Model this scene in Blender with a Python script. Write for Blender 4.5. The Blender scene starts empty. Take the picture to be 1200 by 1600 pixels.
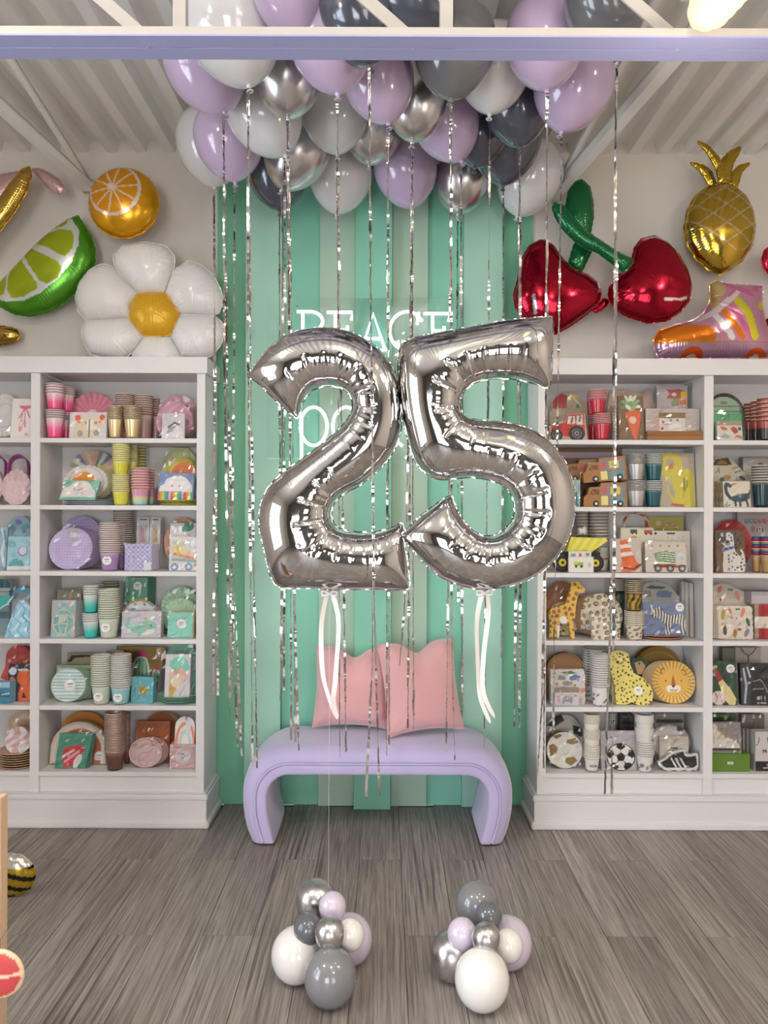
import bpy, math, random
import numpy as np
from mathutils import Vector, Matrix
from mathutils.geometry import delaunay_2d_cdt

SC = bpy.context.scene
COL = SC.collection
R = math.radians
# ------------------------------------------------------------------ camera, sky, daylight, exposure
EYE, F, ROLL = 1.54, 1200.0, R(0.2)
cam = bpy.data.cameras.new('camera')
cam.sensor_fit = 'VERTICAL'
cam.sensor_height = 36.0
cam.lens = 36.0 * F / 1600.0
co = bpy.data.objects.new('camera', cam)
COL.objects.link(co)
co.matrix_world = Matrix.Translation((0, 0, EYE)) @ Matrix.Rotation(R(90), 4, 'X') @ Matrix.Rotation(ROLL, 4, 'Z')
SC.camera = co
SC.view_settings.view_transform = 'Standard'
SC.view_settings.look = 'None'
SC.view_settings.gamma = 1.0
SC.view_settings.use_curve_mapping = False
SC.view_settings.exposure = 0.42

world = bpy.data.worlds.new('world')
SC.world = world
world.use_nodes = True
wn = world.node_tree.nodes
sky = wn.new('ShaderNodeTexSky')
sky.sky_type = 'HOSEK_WILKIE'
sky.turbidity = 5.0
sky.sun_direction = (-0.5, -0.3, 0.75)
world.node_tree.links.new(sky.outputs[0], wn['Background'].inputs[0])
wn['Background'].inputs[1].default_value = 1.6


def area(name, loc, rot, sx, sy, power, color):
    l = bpy.data.lights.new(name, 'AREA')
    l.shape = 'RECTANGLE'
    l.size, l.size_y, l.energy, l.color = sx, sy, power, color
    o = bpy.data.objects.new(name, l)
    COL.objects.link(o)
    o.location, o.rotation_euler = loc, rot
    return o


# daylight entering through the shop windows (each lamp fills its window opening)
area('daylight_side_window', (-3.74, 0.5, 1.6), (R(90), 0, R(-90)), 2.6, 2.8, 185, (0.80, 0.90, 1.0))
area('daylight_shop_front', (-1.2, -3.64, 1.3), (R(90), 0, 0), 2.1, 2.4, 112, (0.97, 0.98, 1.0))
area('daylight_shop_front', (1.8, -3.64, 1.3), (R(90), 0, 0), 1.7, 2.4, 62, (1.0, 0.96, 0.9))

# ------------------------------------------------------------------ helpers
def W(u, v, Y):
    """photo pixel at depth Y -> point in the room"""
    du, dv = u - 600.0, v - 800.0
    c, s = math.cos(ROLL), math.sin(ROLL)
    du, dv = c * du + s * dv, -s * du + c * dv
    return Vector((du * Y / F, Y, EYE - dv * Y / F))


def srgb(h):
    if not isinstance(h, str):
        return tuple(h)
    h = h.lstrip('#')
    if len(h) == 3:
        h = ''.join(c * 2 for c in h)
    o = []
    for i in (0, 2, 4):
        c = int(h[i:i + 2], 16) / 255.0
        o.append(c / 12.92 if c <= 0.04045 else ((c + 0.055) / 1.055) ** 2.4)
    return tuple(o)


MATS = {}


def mat(name, col='#fff', rough=0.5, metal=0.0, coat=0.0, sheen=0.0, emit=0.0, bump=0.0, bscale=200.0, attr=False, trans=0.0, sss=0.0):
    if name in MATS:
        return MATS[name]
    m = bpy.data.materials.new(name)
    m.use_nodes = True
    nt = m.node_tree
    b = nt.nodes['Principled BSDF']
    b.inputs['Base Color'].default_value = (*srgb(col), 1)
    b.inputs['Roughness'].default_value = rough
    b.inputs['Metallic'].default_value = metal
    b.inputs['Coat Weight'].default_value = coat
    b.inputs['Coat Roughness'].default_value = 0.06
    b.inputs['Sheen Weight'].default_value = sheen
    b.inputs['Transmission Weight'].default_value = trans
    b.inputs['Subsurface Weight'].default_value = sss
    if emit:
        b.inputs['Emission Color'].default_value = (*srgb(col), 1)
        b.inputs['Emission Strength'].default_value = emit
    if attr:
        a = nt.nodes.new('ShaderNodeAttribute')
        a.attribute_name = 'Col'
        nt.links.new(a.outputs['Color'], b.inputs['Base Color'])
    if bump:
        n = nt.nodes.new('ShaderNodeTexNoise')
        n.inputs['Scale'].default_value = bscale
        tc = nt.nodes.new('ShaderNodeTexCoord')
        nt.links.new(tc.outputs['Object'], n.inputs['Vector'])
        bp = nt.nodes.new('ShaderNodeBump')
        bp.inputs['Strength'].default_value = bump
        bp.inputs['Distance'].default_value = 0.002
        nt.links.new(n.outputs['Fac'], bp.inputs['Height'])
        nt.links.new(bp.outputs['Normal'], b.inputs['Normal'])
    MATS[name] = m
    return m


def link(name, me, parent=None, loc=None, rot=None):
    o = bpy.data.objects.new(name, me)
    COL.objects.link(o)
    if parent:
        o.parent = parent
    if loc is not None:
        o.location = loc
    if rot is not None:
        o.rotation_euler = rot
    return o


def mesh(name, vs, fs, m, smooth=False, cols=None):
    me = bpy.data.meshes.new(name)
    me.from_pydata([tuple(v) for v in vs], [], fs)
    for mm in (m if isinstance(m, (list, tuple)) else [m]):
        me.materials.append(mm)
    if smooth:
        me.polygons.foreach_set('use_smooth', [True] * len(me.polygons))
    if cols is not None:
        a = me.color_attributes.new('Col', 'FLOAT_COLOR', 'POINT')
        c = np.ones((len(vs), 4), dtype=np.float32)
        c[:, :3] = cols
        a.data.foreach_set('color', c.ravel())
    me.update()
    return me


def thing(name, label, cat, loc=(0, 0, 0), group=None, rot=None):
    o = link(name, None, None, loc, rot)
    o['label'], o['category'] = label, cat
    if group:
        o['group'] = group
    return o


class MB:
    """collects shapes into one mesh"""
    def __init__(self):
        self.v, self.f = [], []

    def add(self, vs, fs):
        n = len(self.v)
        self.v += [tuple(v) for v in vs]
        self.f += [tuple(i + n for i in f) for f in fs]
        return self

    def box(self, x0, y0, z0, x1, y1, z1, bev=0.0):
        if bev <= 0:
            vs = [(x, y, z) for x in (x0, x1) for y in (y0, y1) for z in (z0, z1)]
            return self.add(vs, [(0, 1, 3, 2), (4, 6, 7, 5), (0, 4, 5, 1), (2, 3, 7, 6), (0, 2, 6, 4), (1, 5, 7, 3)])
        import bmesh
        bm = bmesh.new()
        vs = [bm.verts.new((x, y, z)) for x in (x0, x1) for y in (y0, y1) for z in (z0, z1)]
        for f in [(0, 1, 3, 2), (4, 6, 7, 5), (0, 4, 5, 1), (2, 3, 7, 6), (0, 2, 6, 4), (1, 5, 7, 3)]:
            bm.faces.new([vs[i] for i in f])
        bmesh.ops.bevel(bm, geom=bm.edges[:], offset=bev, segments=2, affect='EDGES')
        bm.verts.index_update()
        self.add([v.co[:] for v in bm.verts], [[v.index for v in f.verts] for f in bm.faces])
        bm.free()
        return self

    def bar(self, a, b, w, h, up=(0, 0, 1)):
        a, b = Vector(a), Vector(b)
        d = (b - a).normalized()
        s = d.cross(Vector(up)).normalized()
        t = s.cross(d)
        vs = [p + s * i * w / 2 + t * j * h / 2 for p in (a, b) for i, j in ((-1, -1), (1, -1), (1, 1), (-1, 1))]
        return self.add(vs, [(3, 2, 1, 0), (4, 5, 6, 7), (0, 1, 5, 4), (1, 2, 6, 5), (2, 3, 7, 6), (3, 0, 4, 7)])

    def tube(self, pts, r, n=8, caps=True):
        pts = [Vector(p) for p in pts]
        vs, fs = [], []
        ref = Vector((0, 1, 0.013))
        for i, p in enumerate(pts):
            d = (pts[min(i + 1, len(pts) - 1)] - pts[max(i - 1, 0)]).normalized()
            s = d.cross(ref)
            if s.length < 1e-3:
                s = d.cross(Vector((1, 0, 0)))
            s.normalize()
            t = s.cross(d)
            rr = r[i] if isinstance(r, (list, tuple)) else r
            vs += [p + s * math.cos(2 * math.pi * k / n) * rr + t * math.sin(2 * math.pi * k / n) * rr for k in range(n)]
        for i in range(len(pts) - 1):
            for k in range(n):
                fs.append((i * n + k, i * n + (k + 1) % n, (i + 1) * n + (k + 1) % n, (i + 1) * n + k))
        if caps:
            fs.append(tuple(range(n)))
            fs.append(tuple(reversed(range((len(pts) - 1) * n, len(pts) * n))))
        return self.add(vs, fs)

    def lathe(self, prof, n=24, c=(0, 0, 0)):
        vs, fs = [], []
        for r, z in prof:
            vs += [(c[0] + r * math.cos(2 * math.pi * k / n), c[1] + r * math.sin(2 * math.pi * k / n), c[2] + z) for k in range(n)]
        for i in range(len(prof) - 1):
            for k in range(n):
                fs.append((i * n + k, i * n + (k + 1) % n, (i + 1) * n + (k + 1) % n, (i + 1) * n + k))
        return self.add(vs, fs)

    def build(self, name, m, parent=None, smooth=False, loc=None, rot=None):
        return link(name, mesh(name, self.v, self.f, m, smooth), parent, loc, rot)


def box_obj(name, m, parent, x0, y0, z0, x1, y1, z1, bev=0.0):
    return MB().box(x0, y0, z0, x1, y1, z1, bev).build(name, m, parent)


def inside(P, poly):
    """even-odd test, P (n,2), poly (k,2)"""
    x, y = P[:, 0], P[:, 1]
    r = np.zeros(len(P), bool)
    px, py = poly[:, 0], poly[:, 1]
    qx, qy = np.roll(px, 1), np.roll(py, 1)
    for a, b, c, d in zip(px, py, qx, qy):
        if b == d:
            continue
        k = ((b > y) != (d > y)) & (x < (c - a) * (y - b) / (d - b) + a)
        r ^= k
    return r


def seg_dist(P, poly, closed=True):
    """distance, nearest index (fractional arclength) and foot point on a polyline"""
    A = poly if closed else poly[:-1]
    B = np.roll(poly, -1, 0) if closed else poly[1:]
    L = np.linalg.norm(B - A, axis=1)
    S = np.concatenate([[0], np.cumsum(L)])[:-1]
    best = np.full(len(P), 1e9)
    arc = np.zeros(len(P))
    foot = np.zeros((len(P), 2))
    for a, b, l, s in zip(A, B, L, S):
        if l < 1e-12:
            continue
        d = (b - a) / l
        t = np.clip((P - a) @ d, 0, l)
        q = a + t[:, None] * d
        e = np.hypot(*(P - q).T)
        k = e < best
        best[k], arc[k] = e[k], s + t[k]
        foot[k] = q[k]
    return best, arc, foot


def resample(poly, step, closed=True):
    P = np.array(poly, float)
    Q = np.vstack([P, P[:1]]) if closed else P
    L = np.concatenate([[0], np.cumsum(np.hypot(*np.diff(Q, axis=0).T))])
    n = max(8, int(L[-1] / step))
    t = np.linspace(0, L[-1], n, endpoint=not closed)
    return np.stack([np.interp(t, L, Q[:, 0]), np.interp(t, L, Q[:, 1])], 1)


def smooth_loop(P, k):
    for _ in range(k):
        P = 0.5 * P + 0.25 * (np.roll(P, 1, 0) + np.roll(P, -1, 0))
    return P


def ell(cx, cy, rx, ry=None, n=48, a0=0.0, a1=360.0, rot=0.0):
    ry = rx if ry is None else ry
    full = abs(a1 - a0) >= 360
    o = []
    c, s = math.cos(R(rot)), math.sin(R(rot))
    for i in range(n if full else n + 1):
        t = R(a0 + (a1 - a0) * i / n)
        x, y = rx * math.cos(t), ry * math.sin(t)
        o.append((cx + c * x - s * y, cy + s * x + c * y))
    return o


def scallop(cx, cy, rx, ry, k, depth=0.06, n=None):
    n = n or k * 8
    o = []
    for i in range(n):
        t = 2 * math.pi * i / n
        q = 1 - depth + depth * abs(math.cos(t * k / 2.0)) ** 0.6
        o.append((cx + rx * q * math.cos(t), cy + ry * q * math.sin(t)))
    return o


def paint(X, Z, base, ops):
    """flat print: ops drawn in order on the points (X, Z), colours as hex"""
    P = np.stack([X, Z], 1)
    C = np.tile(np.array(srgb(base)), (len(X), 1))
    for o in ops:
        k, col = o[0], o[-1]
        if k == 'c':
            m = np.hypot(X - o[1], Z - o[2]) < o[3]
        elif k == 'o':      # ring
            d = np.hypot(X - o[1], Z - o[2])
            m = (d < o[3]) & (d > o[4])
        elif k == 'e':
            c, s = math.cos(R(o[5])), math.sin(R(o[5]))
            dx, dz = X - o[1], Z - o[2]
            m = ((c * dx + s * dz) / o[3]) ** 2 + ((-s * dx + c * dz) / o[4]) ** 2 < 1
        elif k == 'p':
            m = inside(P, np.array(o[1], float))
        elif k == 'l':
            m = seg_dist(P, np.array(o[1], float), False)[0] < o[2]
        elif k == 'r':
            m = (X > o[1]) & (X < o[3]) & (Z > o[2]) & (Z < o[4])
        else:               # 'f'
            m = o[1](X, Z)
        C[m] = srgb(col)
    return C


def tri_fill(outline, pts):
    """constrained triangulation of an outline with inner points"""
    n = len(outline)
    vs = [Vector((float(a), float(b))) for a, b in outline] + [Vector((float(a), float(b))) for a, b in pts]
    ed = [(i, (i + 1) % n) for i in range(n)]
    V, E, Fc, ov, oe, of = delaunay_2d_cdt(vs, ed, [list(range(n))], 1, 1e-7)
    return np.array([(v.x, v.y) for v in V]), [tuple(f) for f in Fc], [(o[0] if o else -1) for o in ov]


def grid_in(outline, step):
    lo, hi = outline.min(0), outline.max(0)
    gx = np.arange(lo[0], hi[0], step)
    gz = np.arange(lo[1], hi[1], step * 0.9)
    X, Z = np.meshgrid(gx, gz)
    X = X + (np.arange(len(gz)) % 2)[:, None] * step / 2
    P = np.stack([X.ravel(), Z.ravel()], 1)
    P = P[inside(P, outline)]
    d, _, _ = seg_dist(P, outline)
    return P[d > step * 0.55]


def foil_mesh(name, outline, thick, m, colfn=None, step=0.007, wr=0.0035, pinch=0.25, smooth=2, seam=0.006, period=0.022, pp=0.045, both=True, seed=1, lam=.022):
    """inflated foil balloon: a membrane raised over a flat outline in local (x, z) metres, puckered along its welded seam"""
    rnd = np.random.RandomState(seed)
    B = smooth_loop(resample(outline, step), smooth)
    area2 = np.sum(B[:, 0] * np.roll(B[:, 1], -1) - np.roll(B[:, 0], -1) * B[:, 1])
    if area2 < 0:
        B = B[::-1].copy()
    c = step
    lo, hi = B.min(0) - 2 * c, B.max(0) + 2 * c
    nx, nz = int((hi[0] - lo[0]) / c) + 1, int((hi[1] - lo[1]) / c) + 1
    X, Z = np.meshgrid(lo[0] + c * np.arange(nx), lo[1] + c * np.arange(nz))
    M = inside(np.stack([X.ravel(), Z.ravel()], 1), B).reshape(X.shape)
    U = np.zeros(X.shape)
    Mi = M.astype(float)
    for _ in range(1400):
        U[1:-1, 1:-1] = 0.25 * (U[:-2, 1:-1] + U[2:, 1:-1] + U[1:-1, :-2] + U[1:-1, 2:] + c * c)
        U *= Mi

    def samp(P):
        fx = np.clip((P[:, 0] - lo[0]) / c, 0, nx - 1.001)
        fz = np.clip((P[:, 1] - lo[1]) / c, 0, nz - 1.001)
        i, j = fx.astype(int), fz.astype(int)
        a, b = fx - i, fz - j
        return U[j, i] * (1 - a) * (1 - b) + U[j, i + 1] * a * (1 - b) + U[j + 1, i] * (1 - a) * b + U[j + 1, i + 1] * a * b

    T = np.roll(B, -1, 0) - np.roll(B, 1, 0)
    T /= np.linalg.norm(T, axis=1)[:, None] + 1e-9
    N = np.stack([T[:, 1], -T[:, 0]], 1)                # outward
    k8 = max(3, int(0.03 / step))
    curv = np.cross(np.roll(T, k8, 0), np.roll(T, -k8, 0))    # < 0 where the outline is hollow
    curv = smooth_loop(curv[:, None], 6)[:, 0]
    rings = []
    for q in (0.12, 0.45):
        p = B - N * step * q
        d, _, _ = seg_dist(p, B)
        rings.append(p[d > step * q * 0.8])
    P = np.vstack(rings + [grid_in(B, step)])
    V, Fc, _ = tri_fill(B, P)
    d, arc, foot = seg_dist(V, B)
    q = 2.5 * c
    near = d < q
    inn = V.copy()
    dirn = (V - foot)
    ln = np.linalg.norm(dirn, axis=1)
    ii = np.argmin(((V[:, None, :] - B[None, ::2, :]) ** 2).sum(2), 1) * 2
    dirn[ln < 1e-6] = -N[ii][ln < 1e-6]
    ln = np.maximum(np.linalg.norm(dirn, axis=1), 1e-9)
    inn[near] = foot[near] + dirn[near] / ln[near][:, None] * q
    u = samp(inn)
    u[near] *= d[near] / q
    h = np.sqrt(np.maximum(2 * u, 0)) * thick
    L = arc.max() + step
    hollow = np.clip(-curv[ii] * 1.6, 0, 1)
    ph = np.interp(arc, np.linspace(0, L, 40), np.cumsum(rnd.uniform(0.5, 1.5, 40)))
    am = np.interp(arc, np.linspace(0, L, 60), rnd.uniform(0.3, 1.3, 60))
    s1 = np.abs(np.sin(math.pi * (arc / period + ph)))
    h -= wr * am * np.exp(-d / lam) * (1 - s1) ** 1.5 * np.clip(d / 0.004, 0, 1)
    s2 = np.abs(np.sin(math.pi * (arc / pp + ph * 0.35)))
    h *= 1 - pinch * hollow * np.exp(-d / 0.075) * (1 - s2) ** 3
    s3 = np.sin(2 * math.pi * arc / 0.0085)
    h += 0.0007 * hollow * s3 * np.exp(-((d - 0.05) / 0.03) ** 2) * (wr > 0.002)
    h[d < 1e-6] = 0
    n = len(V)
    vs = [(V[i, 0], -h[i], V[i, 1]) for i in range(n)]
    fs = [tuple(f) for f in Fc]
    # orient the front face towards -Y
    a, b, e = (np.array(vs[i]) for i in fs[len(fs) // 2][:3])
    if np.cross(b - a, e - a)[1] > 0:
        fs = [f[::-1] for f in fs]
    vv = [V]
    if both:
        bm_ = {}
        for i in range(n):
            if d[i] < 1e-6:
                bm_[i] = i
            else:
                bm_[i] = len(vs)
                vs.append((V[i, 0], h[i], V[i, 1]))
        vv.append(V[d >= 1e-6])
        fs += [tuple(bm_[i] for i in f[::-1]) for f in fs[:]]
    if seam:
        nb = len(B)
        jit = seam * (0.85 + 0.22 * np.sin(np.arange(nb) * 1.1) * rnd.uniform(0.3, 1, nb))
        O = B + N * jit[:, None]
        wob = 0.0008 * np.sin(np.arange(nb) * 0.5)
        i0 = len(vs)
        vs += [(B[i, 0], 0.0003, B[i, 1]) for i in range(nb)]
        vs += [(O[i, 0], wob[i], O[i, 1]) for i in range(nb)]
        fs += [(i0 + i, i0 + nb + i, i0 + nb + (i + 1) % nb, i0 + (i + 1) % nb) for i in range(nb)]
        vv += [B, B]
    A = np.vstack(vv)
    cols = colfn(A[:, 0], A[:, 1]) if colfn else None
    return mesh(name, vs, fs, m, True, cols)


def px_outline(pts, Y, crop=(0, 0, 1.0), c=None):
    """traced outline -> local metres about its centre; returns points, centre"""
    src = [(crop[0] + a / crop[2], crop[1] + b / crop[2]) for a, b in pts]
    w = np.array([(p.x, p.z) for p in (W(a, b, Y) for a, b in src)])
    if c is None:
        c = (w.min(0) + w.max(0)) / 2
    return w - c, c


def px_fn(fn, c, Y, crop):
    """colour function written in crop pixels -> local metres"""
    def g(x, z):
        du = (x + c[0]) * F / Y
        dv = (EYE - (z + c[1])) * F / Y
        cc, s = math.cos(ROLL), math.sin(ROLL)
        u, v = 600 + cc * du - s * dv, 800 + s * du + cc * dv
        return fn((u - crop[0]) * crop[2], (v - crop[1]) * crop[2])
    return g


def text_mesh(s, size, m, ext=0.0006, align='CENTER'):
    cu = bpy.data.curves.new('lettering', 'FONT')
    cu.body, cu.size, cu.extrude = s, size, ext
    cu.align_x, cu.align_y = align, 'CENTER'
    cu.resolution_u = 3
    o = bpy.data.objects.new('lettering', cu)
    COL.objects.link(o)
    dg = bpy.context.evaluated_depsgraph_get()
    me = bpy.data.meshes.new_from_object(o.evaluated_get(dg))
    bpy.data.objects.remove(o)
    me.materials.clear()
    me.materials.append(m)
    return me


def letters(parent, s, size, m, loc, rot=0.0):
    return link('lettering', text_mesh(s, size, m), parent, loc, (R(90), R(rot), 0))
# ------------------------------------------------------------------ materials of the room
WHITE = mat('cabinet_paint', '#dcd9d8', 0.42)
WALL = mat('wall_paint', '#d6d0c9', 0.8, bump=0.15, bscale=90)
CEIL = mat('deck_paint', '#efece7', 0.6)
CREAM = mat('joist_paint', '#bfb9b2', 0.55, bump=0.3, bscale=60)
LAVP = mat('lavender_paint', '#a4a3cd', 0.6, bump=0.4, bscale=70)


def plank_material():
    m = bpy.data.materials.new('grey_wood_plank')
    m.use_nodes = True
    nt = m.node_tree
    N, L = nt.nodes.new, nt.links.new
    b = nt.nodes['Principled BSDF']
    tc, oi = N('ShaderNodeTexCoord'), N('ShaderNodeObjectInfo')
    off = N('ShaderNodeVectorMath'); off.operation = 'SCALE'
    off.inputs[0].default_value = (3.0, 37.0, 11.0)
    L(oi.outputs['Random'], off.inputs['Scale'])
    add = N('ShaderNodeVectorMath'); add.operation = 'ADD'
    L(tc.outputs['Object'], add.inputs[0]); L(off.outputs[0], add.inputs[1])

    def mapped(s):
        mp = N('ShaderNodeMapping'); mp.inputs['Scale'].default_value = s
        L(add.outputs[0], mp.inputs['Vector'])
        return mp.outputs[0]

    def noise(s, scale, det, rough=0.6, dist=0.0):
        n = N('ShaderNodeTexNoise')
        n.inputs['Scale'].default_value, n.inputs['Detail'].default_value = scale, det
        n.inputs['Roughness'].default_value, n.inputs['Distortion'].default_value = rough, dist
        L(mapped(s), n.inputs['Vector'])
        return n.outputs['Fac']

    def ramp(fac, *st):
        r = N('ShaderNodeValToRGB')
        e = r.color_ramp.elements
        while len(e) < len(st):
            e.new(0.5)
        for q, (p, c) in zip(e, st):
            q.position, q.color = p, (*srgb(c), 1)
        L(fac, r.inputs['Fac'])
        return r.outputs['Color']

    def mixc(kind, f, a, c):
        x = N('ShaderNodeMix'); x.data_type = 'RGBA'; x.blend_type = kind
        if isinstance(f, float):
            x.inputs['Factor'].default_value = f
        else:
            L(f, x.inputs['Factor'])
        L(a, x.inputs[6]); L(c, x.inputs[7])
        return x.outputs[2]

    base = ramp(noise((7, .5, 1), 1.0, 3, 0.6, 0.4), (0.28, '#978f8a'), (0.5, '#a69f9a'), (0.72, '#b4ada8'))
    fine = ramp(noise((150, 3.2, 1), 1.0, 6, 0.72), (0.38, '#938c85'), (0.6, '#ffffff'))
    col = mixc('MULTIPLY', 0.75, base, fine)
    w = N('ShaderNodeTexWave')
    w.wave_type, w.bands_direction = 'BANDS', 'X'
    w.inputs['Scale'].default_value = 1.25
    w.inputs['Distortion'].default_value = 7.5
    w.inputs['Detail'].default_value = 2.0
    w.inputs['Detail Scale'].default_value = 0.7
    L(mapped((9, .9, 1)), w.inputs['Vector'])
    lines = ramp(w.outputs['Fac'], (0.0, '#8d857e'), (0.2, '#bab3ac'), (0.42, '#ffffff'))
    gate = ramp(noise((6, 0.6, 1), 1.3, 2), (0.5, '#000000'), (0.64, '#d8d8d8'))
    col = mixc('MULTIPLY', gate, col, lines)
    dark = ramp(noise((40, .55, 1), 1.5, 6, 0.65), (0.54, '#ffffff'), (0.7, '#8f877f'))
    col = mixc('MULTIPLY', 0.55, col, dark)
    v = N('ShaderNodeTexVoronoi'); v.inputs['Scale'].default_value = 1.0
    L(mapped((5.5, 2.4, 1)), v.inputs['Vector'])
    kn = ramp(v.outputs['Distance'], (0.015, '#5a514b'), (0.035, '#958c84'), (0.055, '#ffffff'))
    col = mixc('MULTIPLY', 0.8, col, kn)
    tint = ramp(oi.outputs['Random'], (0.0, '#e2dedb'), (0.5, '#f4f0ec'), (1.0, '#ffffff'))
    col = mixc('MULTIPLY', 1.0, col, tint)
    L(col, b.inputs['Base Color'])
    b.inputs['Roughness'].default_value = 0.47
    bp = N('ShaderNodeBump'); bp.inputs['Strength'].default_value = 0.15; bp.inputs['Distance'].default_value = 0.001
    L(noise((95, 3.0, 1), 1.0, 5, 0.7), bp.inputs['Height'])
    L(bp.outputs[0], b.inputs['Normal'])
    return m


def struct(o):
    o['kind'] = 'structure'
    return o


XL, XR, YF, YB, ZC = -3.6, 3.6, -3.5, 4.05, 3.43
# ------------------------------------------------------------------ floor of separate planks
floor = struct(box_obj('floor', mat('subfloor', '#3a3632', 0.9), None, XL, YF, -0.06, XR, YB, -0.008))
PL = plank_material()
pw, pl_ = 0.183, 1.22
pm = MB().box(-pw / 2 + 0.001, -pl_ / 2 + .0006, -0.007, pw / 2 - .001, pl_ / 2 - .0006, 0.0)
pme = mesh('plank', pm.v, pm.f, PL)
nc = int((XR - XL) / pw) + 1
for i in range(nc):
    x = -0.012 + (i - nc // 2) * pw
    if x - pw / 2 < XL or x + pw / 2 > XR:
        continue
    y = 3.40 + (0.61 if i % 2 else 0.0) - 0.61
    k = y + pl_ / 2 + pl_
    edges = [3.40 + (0.61 if i % 2 else 0.0) - pl_ * q for q in range(-1, 7)]
    for e in edges:
        a, b_ = e - pl_, e
        a, b_ = max(a, YF + 0.002), min(b_, YB - 0.002)
        if b_ - a < 0.05:
            continue
        if b_ - a > pl_ - 0.01:
            o = link('plank', pme, floor, (x, (a + b_) / 2, 0))
        else:
            o = MB().box(-pw / 2 + .001, -(b_ - a) / 2 + .0006, -0.007, pw / 2 - .001, (b_ - a) / 2 - .0006, 0).build('plank', PL, floor, loc=(x, (a + b_) / 2, 0))

# ------------------------------------------------------------------ walls, shop windows, ceiling deck
struct(box_obj('wall_back', WALL, None, XL - .1, YB, 0, XR + .1, YB + .1, 3.6))
struct(box_obj('wall_right', mat('wall_paint_warm', '#cbbfb4', 0.8), None, XR, YF - .1, 0, XR + .1, YB, 3.6))
GLASS = bpy.data.materials.new('window_glass'); GLASS.use_nodes = True
_n = GLASS.node_tree; _n.nodes.clear()
_o, _m, _t, _g, _l = (_n.nodes.new('ShaderNode' + k) for k in ('OutputMaterial', 'MixShader', 'BsdfTransparent', 'BsdfGlossy', 'LayerWeight'))
_g.inputs['Roughness'].default_value = 0.02; _l.inputs['Blend'].default_value = 0.25
_n.links.new(_l.outputs['Fresnel'], _m.inputs[0]); _n.links.new(_t.outputs[0], _m.inputs[1]); _n.links.new(_g.outputs[0], _m.inputs[2]); _n.links.new(_m.outputs[0], _o.inputs[0])


def wall_with_opening(name, axis, at, thick, a0, a1, holes):
    """wall along one axis with window openings (lo, hi, z0, z1)"""
    mb = MB()

    def put(p, q, z0, z1):
        if q - p > 1e-4 and z1 - z0 > 1e-4:
            if axis == 'x':
                mb.box(p, at, z0, q, at + thick, z1)
            else:
                mb.box(at, p, z0, at + thick, q, z1)
    cur = a0
    for lo, hi, z0, z1 in holes:
        put(cur, lo, 0, 3.6)
        put(lo, hi, 0, z0)
        put(lo, hi, z1, 3.6)
        cur = hi
    put(cur, a1, 0, 3.6)
    struct(mb.build(name, mat('dark_grey_wall', '#6b6967', .8) if name == 'wall_front' else WALL))


def window(name, axis, at, lo, hi, z0, z1, n):
    root = struct(link(name, None))
    for k in range(n + 1):
        p = lo + (hi - lo - 0.06) * k / n
        mb = MB()
        if axis == 'x':
            mb.box(p, at - .03, z0, p + .06, at + .03, z1)
        else:
            mb.box(at - .03, p, z0, at + .03, p + .06, z1)
        mb.build('mullion', mat('window_frame', '#2c2c2e', 0.4), root)
    for z in (z0, z0 + (z1 - z0) * .62, z1 - .06):
        mb = MB()
        if axis == 'x':
            mb.box(lo + .06, at - .03, z, hi - .06, at + .03, z + .06)
        else:
            mb.box(at - .03, lo + .06, z, at + .03, hi - .06, z + .06)
        mb.build('rail', mat('window_frame'), root)
    for k in range(n):
        p, q = lo + (hi - lo - .06) * k / n + .06, lo + (hi - lo - .06) * (k + 1) / n
        mb = MB()
        if axis == 'x':
            mb.box(p, at - .003, z0 + .06, q, at + .003, z1 - .06)
        else:
            mb.box(at - .003, p, z0 + .06, at + .003, q, z1 - .06)
        mb.build('pane', GLASS, root)


wall_with_opening('wall_left', 'y', XL - .1, 0.1, YF - .1, YB, [(-0.7, 1.7, 0.3, 2.9)])
wall_with_opening('wall_front', 'x', YF - .1, 0.1, XL, XR, [(-2.15, -0.25, 0.2, 2.4), (1.05, 2.55, 0.2, 2.4)])
window('window_1', 'y', XL - .05, -0.7, 1.7, 0.3, 2.9, 4)
window('window_2', 'x', YF - .05, -2.15, -0.25, 0.2, 2.4, 3)
window('window_3', 'x', YF - .05, 1.05, 2.55, 0.2, 2.4, 2)

# corrugated steel deck: trapezoid ribs running front to back
prof = []
per, x = 0.1525, XL
while x < XR - 0.16:
    prof += [(x, ZC), (x + .052, ZC), (x + .064, ZC + .06), (x + .140, ZC + .06)]
    x += per
prof.append((x, ZC))
vs = [(a, y, z) for y in (YF, YB) for a, z in prof]
n = len(prof)
fs = [(i, i + n, i + n + 1, i + 1) for i in range(n - 1)]
vs += [(a, y, ZC + .12) for y in (YF, YB) for a in (prof[0][0], prof[-1][0])]
fs += [(2 * n, 2 * n + 1, 2 * n + 3, 2 * n + 2)]
struct(link('ceiling', mesh('ceiling', vs, fs, CEIL)))

# striped feature wall: vertical boards of different thickness
G1, G2, G3 = mat('deep_sage_paint', '#72b392', 0.6), mat('sea_green_paint', '#8acfb6', 0.6), mat('pale_sage_paint', '#b4d0bb', 0.6)
G4 = mat('light_mint_paint', '#a8d6c2', 0.6)
panel = struct(link('trim_1', None))
edges = [335, 382, 438.5, 497, 554, 611, 667.5, 723, 785, 833]
thick = [0.012, 0.05, 0.014, 0.032, 0.078, 0.032, 0.014, 0.04, 0.012]
tone = [G1, G4, G2, G3, G2, G3, G2, G4, G1]
for i in range(9):
    x0, x1 = (edges[i] - 600) / F * 4.0 + .002, (edges[i + 1] - 600) / F * 4.0 + .002
    box_obj('board', tone[i], panel, x0 + .0005, YB - thick[i], 0.001, x1 - .0005, YB - 0.0005, ZC - 0.002, 0.0015)

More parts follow.
